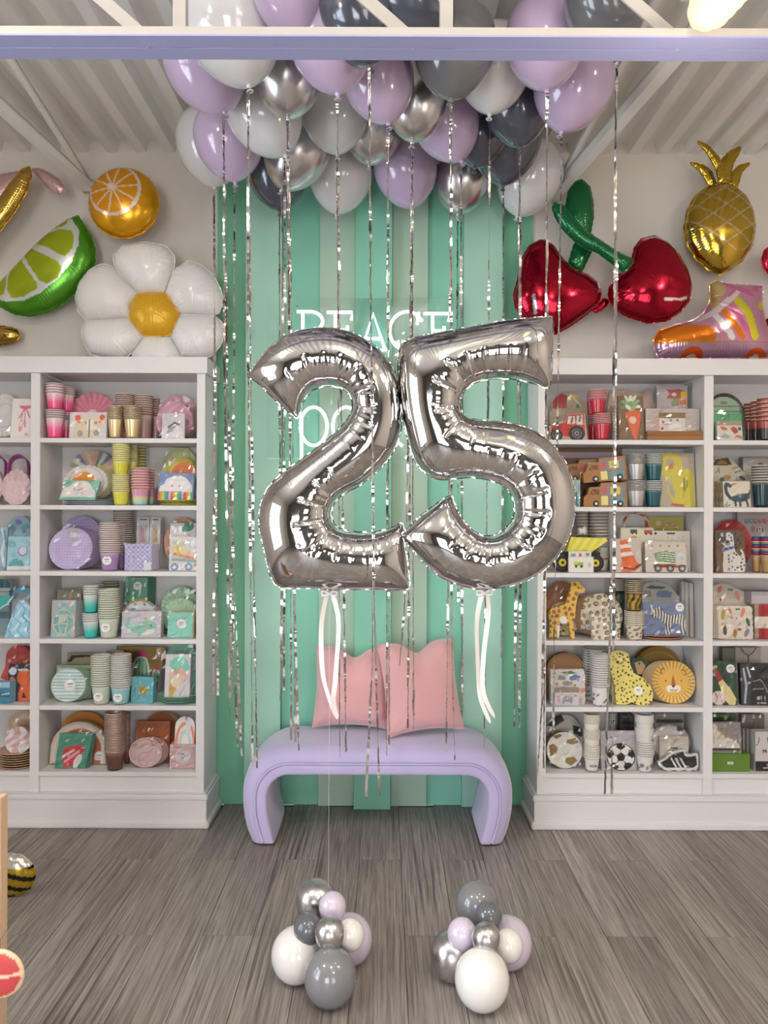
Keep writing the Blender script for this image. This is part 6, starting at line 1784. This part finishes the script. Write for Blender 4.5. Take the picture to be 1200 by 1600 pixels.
s.flat('yellow cheetah die-cut plate pack with a sticker', 'plate_pack', 'plates', 'plate', CHE, '#dccb6e', spot_ops(spots(81, 430, 95, 635, 355, 110, 6), '#3a3022') + [('l', [(455, 130), (462, 150), (475, 155), (490, 148), (500, 128)], 2.5, '#3a3022'), ('e', 478, 132, 12, 10, 0, '#e3d9a3')], 3.80, 8, gap=.005, lean=7, drift=(-.0012, .0), side='#b9a95c', stick=(563, 287, 21), cello=False, thick=.003, step=.0035, group=G_PLATE)
s.flat('dark gold round plate pack behind the lion plates', 'plate_pack', 'plates', 'plate', ell(665, 195, 115, 130), '#8a6a26', [('o', 665, 195, 100, 92, '#a37f30')], 3.935, 5, gap=.005, lean=6, drift=(-.004, 0), side='#6b5420', dish=.006, y1=362, cello=False, group=G_PLATE)
LIO = [('f', rays(752, 250, 64, 0, 2), '#b98a3a'), ('c', 752, 250, 72, '#d8a94e'), ('e', 702, 192, 11, 18, 20, '#8f6a30'), ('e', 808, 198, 11, 18, -20, '#8f6a30'), ('e', 704, 194, 7, 12, 20, '#d8a94e'), ('e', 806, 200, 7, 12, -20, '#d8a94e'), ('p', [(752, 210), (742, 268), (766, 268)], '#b5562c'), ('e', 738, 284, 22, 18, 0, '#e6ded6'), ('e', 766, 284, 22, 18, 0, '#e6ded6'), ('e', 752, 272, 8, 6, 0, '#2b2422'), ('l', [(734, 288), (743, 297), (752, 288), (761, 297), (771, 288)], 2, '#3a302c'), ('c', 715, 242, 4, '#2b2422'), ('c', 792, 242, 4, '#2b2422')]
s.flat('lion face plate pack with a striped golden mane', 'plate_pack', 'plates', 'plate', ell(753, 250, 107, 112), '#dcb867', LIO, 3.83, 9, gap=.006, lean=9, drift=(-.0045, .0), side='#c9b08c', dish=.006, cello=False, step=.0036, group=G_PLATE)

s = Slot(820, 990, 3.158, 5)


def pent(cx, cy, r, a0=0):
    return [(cx + r * math.cos(R(a0 + 72 * i)), cy + r * math.sin(R(a0 + 72 * i))) for i in range(5)]


s.flat('large black and white football plate pack at the back', 'plate_pack', 'plates', 'plate', ell(195, 545, 95, 142), '#cfc9c2', [('p', [(115, 420), (180, 395), (200, 440), (150, 480), (105, 470)], '#26251f'), ('p', [(240, 470), (290, 480), (285, 540), (245, 520)], '#26251f')], 3.935, 3, lean=5, dish=.006, y1=690, group=G_PLATE)
GFB = [('p', pent(200, 585, 0.1), '#fff'), ('p', [(122, 565), (145, 552), (167, 575), (158, 612), (128, 620)], '#8a7038'), ('p', [(212, 535), (255, 522), (272, 545), (240, 560), (210, 550)], '#8a7038'), ('p', [(205, 630), (245, 622), (262, 645), (225, 672), (200, 655)], '#8a7038'), ('p', [(140, 512), (180, 500), (190, 512), (160, 528)], '#8a7038'), ('p', [(120, 660), (150, 662), (165, 680), (140, 685)], '#8a7038')]
s.flat('round white football plate pack with gold patches', 'plate_pack', 'plates', 'plate', ell(198, 588, 89, 97), '#d8d4ce', GFB, 3.83, 8, gap=.006, lean=9, drift=(-.002, 0), side='#57502f', dish=.006, group=G_PLATE)
gw = [(0, '#a8863e'), (.2, '#ded9d2'), (1, '#e0dbd4')]
s.cups('white cup pack lettered goal, bottom of three', 293, 368, 545, 605, 3.80, 6, gw, '#d9cdbb', text=('GOAL', 642, .016))
s.cups('white cup pack, middle of the three goal packs', 293, 368, 470, 525, 3.80, 9, [(0, '#d8d2ca'), (1, '#e0dbd4')], '#d9cdbb', ybot=545, rb=.93)
s.cups('white cup pack, uppermost of the three goal packs', 293, 368, 394, 450, 3.80, 9, [(0, '#d8d2ca'), (1, '#e0dbd4')], '#d9cdbb', ybot=470, rb=.93)
FB = [('p', pent(475, 617, 24, -90), '#201f21')] + [('p', pent(475 + 58 * math.cos(R(-90 + 72 * i)), 617 + 58 * math.sin(R(-90 + 72 * i)), 24, 90), '#201f21') for i in range(5)] + [('l', [(475 + 22 * math.cos(R(-90 + 72 * i)), 617 + 22 * math.sin(R(-90 + 72 * i))), (475 + 38 * math.cos(R(-90 + 72 * i)), 617 + 38 * math.sin(R(-90 + 72 * i)))], 2, '#55535a') for i in range(5)] + [('o', 475, 617, 72, 66, '#201f21')]
t, to = s.pack('grey napkin pack with a round black and white football', 'napkin_pack', 'napkins', 378, 486, 554, 687, 3.80, .025, '#b3acb2', [('l', [(425, 520), (435, 515)], 2, '#5a565a')], '#aca5aa', layers=3)
o = sheet_mesh('football', np.array([to(a, b_) for a, b_ in ell(475, 617, 70, 70)]), lambda X, Z: paint(X / (to(1, 0)[0] - to(0, 0)[0]) + (378 + 554) / 2, 687 - Z / (to(0, 686)[1] - to(0, 687)[1]), '#d9d6d3', FB), .003, GLOSSY, plain('#3a383a'), .003)
link('football', o, t, (0, -.0055, 0))
for i, (x0, y0, x1, y1, lb) in enumerate(((470, 400, 540, 690, 'black box at the back between the cup packs'), (640, 392, 785, 690, 'dark grey box at the back above the striped shoe'), (420, 395, 448, 690, 'narrow white box at the back behind the football napkins'))):
    s.pack(lb, 'gift_box', 'box', x0, y0, x1, y1, 3.94, .05, ('#4c4a4c', '#8d8780', '#bdb6b0')[i], [('r', x0 + 6, y0 + 40, x1 - 6, y0 + 62, '#2b2a2c'), ('r', x0 + 10, y0 + 12, x1 - 10, y0 + 18, '#a9a49e')], ('#4c4a4c', '#8d8780', '#bdb6b0')[i], layers=1, lean=0, piece='carton')
HX = [('p', [(math.cos(R(60 * k)) * .012 + ox, math.sin(R(60 * k)) * .012 + oz) for k in range(6)], '#77736e') for ox, oz in ((-.03, .03), (0, .022), (.03, .035), (-.06, .02), (.06, .02))]
s.cups('white cup pack with grey football patches, bottom of three', 550, 635, 525, 590, 3.80, 7, [(0, '#dad6d0')], '#d9d4cd', ops=HX)
for k, (y0, yb, bt, lb) in enumerate(((462, 505, 525, 'white cup pack with black label, middle of three'), (396, 442, 462, 'white cup pack with black label, uppermost of three'))):
    t = s.cups(lb, 548, 632, y0, yb, 3.80, 9, [(0, '#d6d2cc')], '#d9d4cd', ybot=bt, rb=.93)
    box_obj('label', INK, t, .002, -.0335, .006, .024, -.0315, .038)
s.flat('round white plate pack with black rim and lettering', 'plate_pack', 'plates', 'plate', ell(733, 555, 100, 102), '#d5cfc8', [('o', 733, 555, 100, 93, '#8a857f'), ('r', 770, 462, 800, 500, '#4a4744'), ('c', 733, 555, 76, '#ddd8d1')], 3.89, 4, lean=8, dish=.006, y1=688, group=G_PLATE)
t, to = s.pack('white lettered napkin pack behind the black shoe', 'napkin_pack', 'napkins', 668, 512, 812, 688, 3.84, .02, '#cbc4bb', [('r', 668, 512, 812, 545, '#bdb3a6'), ('r', 728, 526, 765, 531, '#8d8478')], '#c4bdb4', layers=3)
a, b_ = to(740, 578)
letters(t, 'TIME', .017, INK, (a, -.004, b_))
SHO = [(662, 640), (690, 625), (715, 605), (740, 588), (772, 578), (795, 575), (800, 598), (830, 600), (858, 592), (865, 610), (862, 665), (850, 685), (830, 680), (815, 688), (790, 680), (765, 688), (740, 680), (715, 688), (690, 678), (668, 660)]
SHI = [(672, 642), (700, 630), (722, 612), (748, 594), (790, 585), (798, 610), (830, 612), (852, 605), (856, 655), (840, 668), (700, 668), (678, 655)]
s.flat('black football boot die-cut napkin pack with white stripes', 'napkin_pack', 'napkins', 'napkin', SHO, '#dedad5', [('p', SHI, '#1e1d1f')] + [('l', [(730 + 22 * i, 622), (752 + 22 * i, 665)], 5, '#d8d4cf') for i in range(3)], 3.79, 5, gap=.004, lean=7, side='#c9c4be', thick=.003, step=.0035, group=G_NAP)

# ---- last bay, cut off by the picture edge
s = Slot(1100, 580, 5.0, 0)
s.flat('pale green dinosaur arch plate pack with a black rim', 'plate_pack', 'plates', 'plate', arch(20, 165, 330, 500), '#2c2a28', [('p', arch(20, 190, 318, 520), '#9db59c'), ('l', [(90, 262), (300, 262)], 5, '#5f7d6a'), ('l', [(90, 300), (310, 300)], 5, '#5f7d6a'), ('e', 170, 235, 30, 12, 0, '#6b8a74'), ('p', [(290, 240), (320, 330), (330, 480), (310, 480)], '#57635c')], 3.92, 3, lean=6, dish=.004, y1=532, group=G_PLATE)
s.pack('bright green napkin box behind the dinosaur card', 'napkin_pack', 'napkins', 82, 326, 305, 530, 3.86, .04, '#5aa872', [('r', 198, 326, 208, 530, '#4a9461')], '#468f5e', layers=4)
DIN = [('e', 160, 440, 30, 12, 15, '#c2685c'), ('p', [(205, 440), (235, 425), (262, 440), (272, 470), (240, 480), (225, 460)], '#a8463c'), ('p', [(130, 500), (165, 475), (212, 500), (170, 508)], '#8fa3a5'), ('p', [(240, 510), (255, 485), (290, 490), (302, 515), (260, 505)], '#a87f5c'), ('c', 132, 465, 14, '#e0d3a6'), ('c', 196, 455, 9, '#e0cf9c'), ('c', 283, 442, 13, '#5d5a58')]
s.pack('white napkin pack with small red and grey dinosaurs', 'napkin_pack', 'napkins', 106, 386, 303, 530, 3.80, .02, '#d8cec3', [('r', 106, 386, 303, 420, '#a89580')] + DIN, '#cdc3b8', layers=3)
dk = [(0, '#2c2c2c'), (.6, '#3a2a2a'), (.62, '#a3483c'), (1, '#b05a48')]
for i, (x0, x1, yt, Y, lb) in enumerate(((420, 540, 212, 3.80, 'red and black cup pack in clear film at the picture edge'), (368, 440, 235, 3.87, 'red and black cup pack in the second row'), (312, 380, 252, 3.94, 'red and black cup pack in the third row'))):
    t = s.cups(lb, x0, x1, yt, 380, Y, 6, dk, '#d3c9bd')
s = Slot(1100, 580, 5.0, 1)
s.flat('octagonal plate pack with jungle dinosaur print', 'plate_pack', 'plates', 'plate', [(76, 1060), (76, 690), (110, 668), (215, 672), (335, 800), (335, 1060)], '#c9bfa9', [('p', [(80, 690), (200, 672), (230, 730), (80, 735)], '#4a4640'), ('p', [(110, 725), (140, 690), (180, 700), (200, 725)], '#a8743c'), ('l', [(230, 760), (290, 740)], 4, '#5f7d6a'), ('l', [(250, 790), (310, 770)], 4, '#4f7a7a'), ('l', [(100, 790), (130, 760)], 4, '#5f7d6a'), ('l', [(130, 790), (125, 755)], 4, '#5f7d6a'), ('e', 305, 830, 30, 14, 30, '#44626e'), ('e', 190, 825, 30, 18, 0, '#b98a4c'), ('e', 150, 850, 20, 26, 0, '#44626e')], 3.92, 4, lean=5, dish=.004, y1=1062, group=G_PLATE)
for i in range(3):
    s.pack(('first', 'second', 'third')[i] + ' edge-on dinosaur napkin pack beside the blue long-necked dinosaur', 'napkin_pack', 'napkins', 76 + 26 * i, 858 + 2 * i, 101 + 26 * i, 1062, 3.86 - .02 * i, .04, '#bfb08f', [('e', 88 + 26 * i, 930, 8, 22, 10, '#b98a3c'), ('e', 88 + 26 * i, 1000, 8, 22, 10, '#5f7d6a')], '#b5a88c', layers=2, lean=3, group=G_NAP)
BRA = [('l', [(212, 895), (185, 880), (175, 900), (180, 945), (205, 985), (250, 1000)], 13, '#2b4a5c'), ('e', 290, 985, 75, 34, -8, '#2b4a5c'), ('l', [(330, 975), (365, 950), (368, 935)], 12, '#2b4a5c'), ('l', [(245, 1005), (250, 1045)], 9, '#2b4a5c'), ('l', [(285, 1010), (285, 1048)], 9, '#2b4a5c'), ('l', [(335, 1005), (345, 1048)], 9, '#2b4a5c'), ('l', [(215, 975), (290, 955), (360, 940)], 3, '#d3cbb8'), ('e', 240, 880, 22, 8, -15, '#cf8a6c'), ('l', [(165, 1050), (185, 1020)], 5, '#6fa08c'), ('l', [(175, 1055), (200, 1040)], 5, '#6fa08c')]
s.pack('cream napkin pack with a dark blue long-necked dinosaur', 'napkin_pack', 'napkins', 155, 858, 368, 1060, 3.80, .03, '#d9cfbe', BRA, '#c9bfa8', layers=3)
s.pack('clear party box behind the dark teal cups', 'gift_box', 'box', 310, 668, 600, 1060, 3.93, .05, '#b3aaa3', [('r', 310, 668, 600, 680, '#8f8a86'), ('c', 450, 735, 22, '#8a4a40')], '#9a9490', layers=1, piece='carton', lean=2)
s.cups('dark teal cup pack with black and white rims', 378, 520, 738, 865, 3.81, 7, [(0, '#12363e'), (.9, '#173f48'), (1, '#d5d0c6')], '#d8d2c8')
s = Slot(1100, 580, 5.0, 2)
s.flat('round red plate pack behind the spotted dog', 'plate_pack', 'plates', 'plate', ell(225, 1365, 158, 205), '#b3262a', [('o', 225, 1365, 132, 124, '#a31f24')], 3.925, 3, lean=6, dish=.006, y1=1582, cello=True, group=G_PLATE)
DOG = [(175, 1275), (200, 1258), (240, 1268), (255, 1300), (242, 1380), (260, 1420), (300, 1460), (290, 1400), (302, 1390), (322, 1430), (328, 1520), (318, 1572), (150, 1572), (152, 1500), (160, 1430), (150, 1390), (172, 1370), (148, 1345), (155, 1310)]
t, to = s.pack('kraft napkin pack with a sitting spotted dog in a blue scarf', 'napkin_pack', 'napkins', 100, 1242, 330, 1578, 3.80, .03, '#6b5138', [('p', DOG, '#d8d3cc'), ('p', [(105, 1262), (180, 1255), (185, 1300), (165, 1345), (125, 1330)], '#4c4a4c'), ('p', [(240, 1270), (275, 1300), (275, 1345), (245, 1345)], '#4c4a4c'), ('p', [(148, 1385), (240, 1365), (248, 1385), (180, 1405), (160, 1415)], '#5f7fb0'), ('c', 193, 1342, 24, '#8d8a88'), ('e', 193, 1335, 12, 9, 0, '#232225'), ('p', [(180, 1510), (205, 1510), (205, 1572), (180, 1572)], '#cfc9c2')] + spot_ops(spots(91, 165, 1270, 325, 1565, 34, 9), '#2b2a2c') + [('p', [(100, 1380), (145, 1380), (148, 1578), (100, 1578)], '#6b5138')], '#7c6046', layers=4)
t, to = s.pack('grey party banner card at the back', 'party_sign', 'party sign', 262, 1100, 600, 1578, 3.955, .01, '#b0a7a6', [('r', 318 + 36 * i, 1158, 346 + 36 * i, 1190, c) for i, c in enumerate(('#5f6f94', '#5f8a8f', '#8a4a5c', '#c45a6a', '#c43c44'))] + [('e', 382, 1240, 18, 28, 0, '#a87f6a'), ('e', 438, 1240, 22, 16, 0, '#d8d2cc'), ('c', 438, 1240, 8, '#2c2a2c'), ('l', [(420, 1235), (416, 1255)], 4, '#2c2a2c'), ('l', [(456, 1235), (460, 1255)], 4, '#2c2a2c')], '#a59d9c', layers=1, lean=1, piece='card')
for i, ch in enumerate('PARTY'):
    a, b_ = to(332 + 36 * i, 1173)
    letters(t, ch, .016, WHITEINK, (a, -.004, b_))
pc = [(0, '#a8814f'), (.7, '#b08a56'), (1, '#c9b090')]
for i, (x0, x1, Y, lb) in enumerate(((375, 445, 3.84, 'striped popcorn cup pack next to the red plates'), (446, 540, 3.80, 'striped popcorn cup pack at the picture edge'))):
    t = s.cups(lb, x0, x1, 1292, 1440, Y, 9, pc, '#d8d2c8', rims=('#b8343c', '#4f6f9c'))
s = Slot(1100, 880, 4.444, 3)
CIR = [('e', 122, 185, 18, 25, 20, '#cf8a80'), ('r', 178, 180, 216, 200, '#4f8f88'), ('e', 245, 235, 16, 36, -15, '#d9968a'), ('c', 130, 262, 12, '#c45a3c'), ('c', 155, 265, 9, '#d8b04c'), ('e', 68, 240, 8, 30, 0, '#c4a04c')]
s.flat('wavy-edged plate pack with circus animals', 'plate_pack', 'plates', 'plate', [(60, 540), (55, 200), (75, 160), (130, 140), (190, 148), (235, 180), (300, 205), (325, 260), (328, 540)], '#d3c8b8', CIR, 3.90, 4, lean=6, dish=.004, y1=535, group=G_PLATE)
cir2 = [('e', 140, 355, 14, 42, 10, '#b89a4c'), ('e', 190, 335, 10, 24, -20, '#cf7a68'), ('r', 228, 315, 258, 328, '#4f7f5c'), ('e', 278, 345, 14, 36, 20, '#dd8a70'), ('e', 312, 410, 12, 32, -15, '#44635c'), ('e', 148, 470, 14, 34, 0, '#5c4432'), ('r', 128, 418, 158, 436, '#c9b05c'), ('e', 218, 490, 14, 32, 10, '#a8763c'), ('r', 234, 455, 262, 472, '#b8403c'), ('e', 300, 485, 16, 32, 25, '#8f86a3'), ('c', 200, 380, 9, '#c45a4c'), ('c', 232, 385, 7, '#4f8f6c'), ('c', 262, 430, 9, '#d3c45c'), ('r', 190, 395, 260, 430, '#d3c3bd')]
s.flat('scalloped napkin pack with dancing circus animals', 'napkin_pack', 'napkins', 'napkin', [(100, 528), (104, 302)] + [(104 + 20 * i, 302 - 5 * (i % 2)) for i in range(12)] + [(342 + 6 * (i % 2), 310 + 20 * i) for i in range(11)] + [(340 - 20 * i, 528 + 6 * (i % 2)) for i in range(11)], '#d9d0c2', cir2, 3.80, 8, gap=.006, lean=6, drift=(-.005, 0), side='#c4b8a5', group=G_NAP)
s.pack('grey tray lid on top of the red striped boxes', 'tray_lid', 'lid', 330, 200, 640, 282, 3.84, .1, '#b3acb0', [('r', 330, 200, 640, 222, '#a39ca0')], '#a8a1a5', layers=1, piece='lid', lean=0, cello=False, z0=284)
s.pack('red and white striped treat box in kraft sleeve', 'gift_box', 'box', 350, 285, 640, 535, 3.82, .08, '#b3262f', [('r', 350, 285, 378, 535, '#a3927c'), ('r', 400, 285, 418, 535, '#8f1f28'), ('r', 350, 375, 640, 455, '#d8cfc4')], '#a3927c', layers=1, piece='carton', lean=0, cello=True)
s = Slot(1100, 880, 4.444, 4)
t, to = s.pack('white pinstriped paper bag with red cord at the back', 'gift_bag', 'gift bag', 218, 586, 400, 995, 3.935, .04, '#bdb8b0', [('f', lambda x, y: (x % 16) < 3, '#8d8a86')], '#b0aba4', layers=2, piece='bag', lean=1, cello=False)
a, b_ = to(255, 588); c, d = to(362, 588); e, f = to(308, 650); e2, f2 = to(308, 700)
MB().tube([(a, -.003, b_), ((a + e) / 2 - .004, -.004, (b_ + f) / 2 - .004), (e, -.004, f), ((c + e) / 2 + .004, -.004, (d + f) / 2 - .004), (c, -.003, d)], .0022, 6).build('cord', plain('#b3202c'), t, True)
MB().tube([(e, -.004, f), (e2, -.004, f2)], .0022, 6).build('cord', plain('#b3202c'), t, True)
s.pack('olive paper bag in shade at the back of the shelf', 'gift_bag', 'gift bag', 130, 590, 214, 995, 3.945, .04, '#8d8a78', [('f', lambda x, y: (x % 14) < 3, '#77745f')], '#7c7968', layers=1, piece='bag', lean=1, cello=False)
BAT = [('p', [(55, 722), (100, 712), (105, 730), (60, 750)], '#d3c48a'), ('p', [(74, 748), (95, 738), (138, 815), (108, 832)], '#b03038'), ('p', [(105, 835), (138, 815), (205, 905), (228, 955), (218, 992), (175, 995), (150, 960), (128, 895)], '#d8cc90'), ('c', 104, 946, 50, '#dbd2cc'), ('l', arc(62, 946, 30, 44, -60, 60), 3, '#b5403c'), ('l', arc(150, 946, 30, 44, 120, 240), 3, '#b5403c')]
s.pack('dark green napkin pack with a baseball bat and ball', 'napkin_pack', 'napkins', 52, 685, 235, 998, 3.80, .04, '#26442f', BAT, '#2f4a38', layers=4, stick=(195, 738, 29))
t, to = s.pack('black foil balloon pack with white lettering', 'balloon_pack', 'party bag', 262, 700, 520, 1000, 3.80, .03, '#232226', [('p', [(262, 720), (330, 700), (350, 780), (320, 1000), (262, 1000)], '#3a3c44'), ('l', [(285, 740), (300, 860), (285, 980)], 7, '#b5bcc6'), ('l', [(312, 730), (330, 800)], 5, '#d5dae0'), ('l', [(350, 830), (400, 815), (430, 860), (445, 905)], 2.5, '#a9a6a6'), ('l', [(345, 885), (420, 880)], 2.5, '#a9a6a6')], '#2b2a2e', layers=2, piece='bag')
a, b_ = to(398, 945)
letters(t, '#1 (', .026, WHITEINK, (a, -.005, b_))
a, b_ = to(400, 982)
letters(t, '35 YEARS', .0115, WHITEINK, (a, -.005, b_))
s = Slot(1100, 880, 4.444, 5)
s.pack('flat green lettered box behind the sneaker pack', 'gift_box', 'box', 50, 1048, 228, 1318, 3.90, .02, '#3d5a24', [('r', 62, 1058, 160, 1068, '#7d8f4c')], '#35501f', layers=1, piece='carton', lean=2, z0=1322)
SNK = [(52, 1125), (90, 1122), (105, 1160), (150, 1205), (200, 1225), (245, 1255), (250, 1280), (60, 1282), (50, 1270)]
s.pack('clear pack with a white high-top paper sneaker', 'napkin_pack', 'napkins', 48, 1110, 262, 1322, 3.80, .03, '#8f8781', [('p', SNK, '#d8cfc4'), ('r', 50, 1282, 250, 1300, '#3a3836'), ('r', 50, 1272, 250, 1284, '#d8d2ca'), ('l', [(95, 1150), (160, 1215)], 4, '#b59a5c'), ('l', [(110, 1150), (100, 1170)], 3, '#b59a5c'), ('l', [(135, 1175), (120, 1195)], 3, '#b59a5c'), ('l', [(160, 1200), (148, 1218)], 3, '#b59a5c'), ('l', [(160, 1250), (200, 1235)], 2, '#9a9188'), ('l', [(70, 1130), (75, 1265)], 2, '#a39a90')], '#9a938d', layers=3, z0=1322, lean=5)
s.pack('green carton with a small white price label', 'gift_box', 'box', 48, 1324, 320, 1463, 3.79, .14, '#5d7d2c', [('r', 162, 1386, 204, 1408, '#d8d8d0'), ('r', 170, 1394, 196, 1400, '#55604a')], '#547226', layers=1, piece='carton', lean=0, cello=False)
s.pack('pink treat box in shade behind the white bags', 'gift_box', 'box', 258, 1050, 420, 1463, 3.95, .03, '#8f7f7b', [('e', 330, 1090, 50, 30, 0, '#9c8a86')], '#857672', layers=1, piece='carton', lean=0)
for i in range(3):
    s.pack(('first', 'second', 'third')[i] + ' white paper bag edge in the row leading to the lettered bag', 'gift_bag', 'gift bag', 272 + 28 * i, 1152 + 6 * i, 300 + 28 * i, 1463, 3.90 - .03 * i, .03, '#bdb6b2', [('r', 272 + 28 * i, 1152, 277 + 28 * i, 1463, '#9c9591')], '#b0a9a5', layers=1, piece='bag', lean=1, cello=False, group='white paper bags')
t, to = s.pack('white paper bag lettered in black with a dark label band', 'gift_bag', 'gift bag', 356, 1170, 620, 1463, 3.79, .05, '#c2bab8', [('r', 356, 1388, 620, 1460, '#232225'), ('l', arc(360, 1215, 22, 55, 0, -90, 12), 3, '#4a2a30'), ('l', arc(470, 1215, 30, 55, 180, 270, 12), 3, '#4a2a30')], '#b5adaa', layers=1, piece='bag', lean=0, cello=False)
a, b_ = to(418, 1314)
letters(t, 'M', .026, INK, (a, -.004, b_))
a, b_ = to(436, 1412)
letters(t, "'S", .012, WHITEINK, (a, -.004, b_))
a, b_ = to(440, 1434)
letters(t, 'ELEMENTS', .010, WHITEINK, (a, -.004, b_))
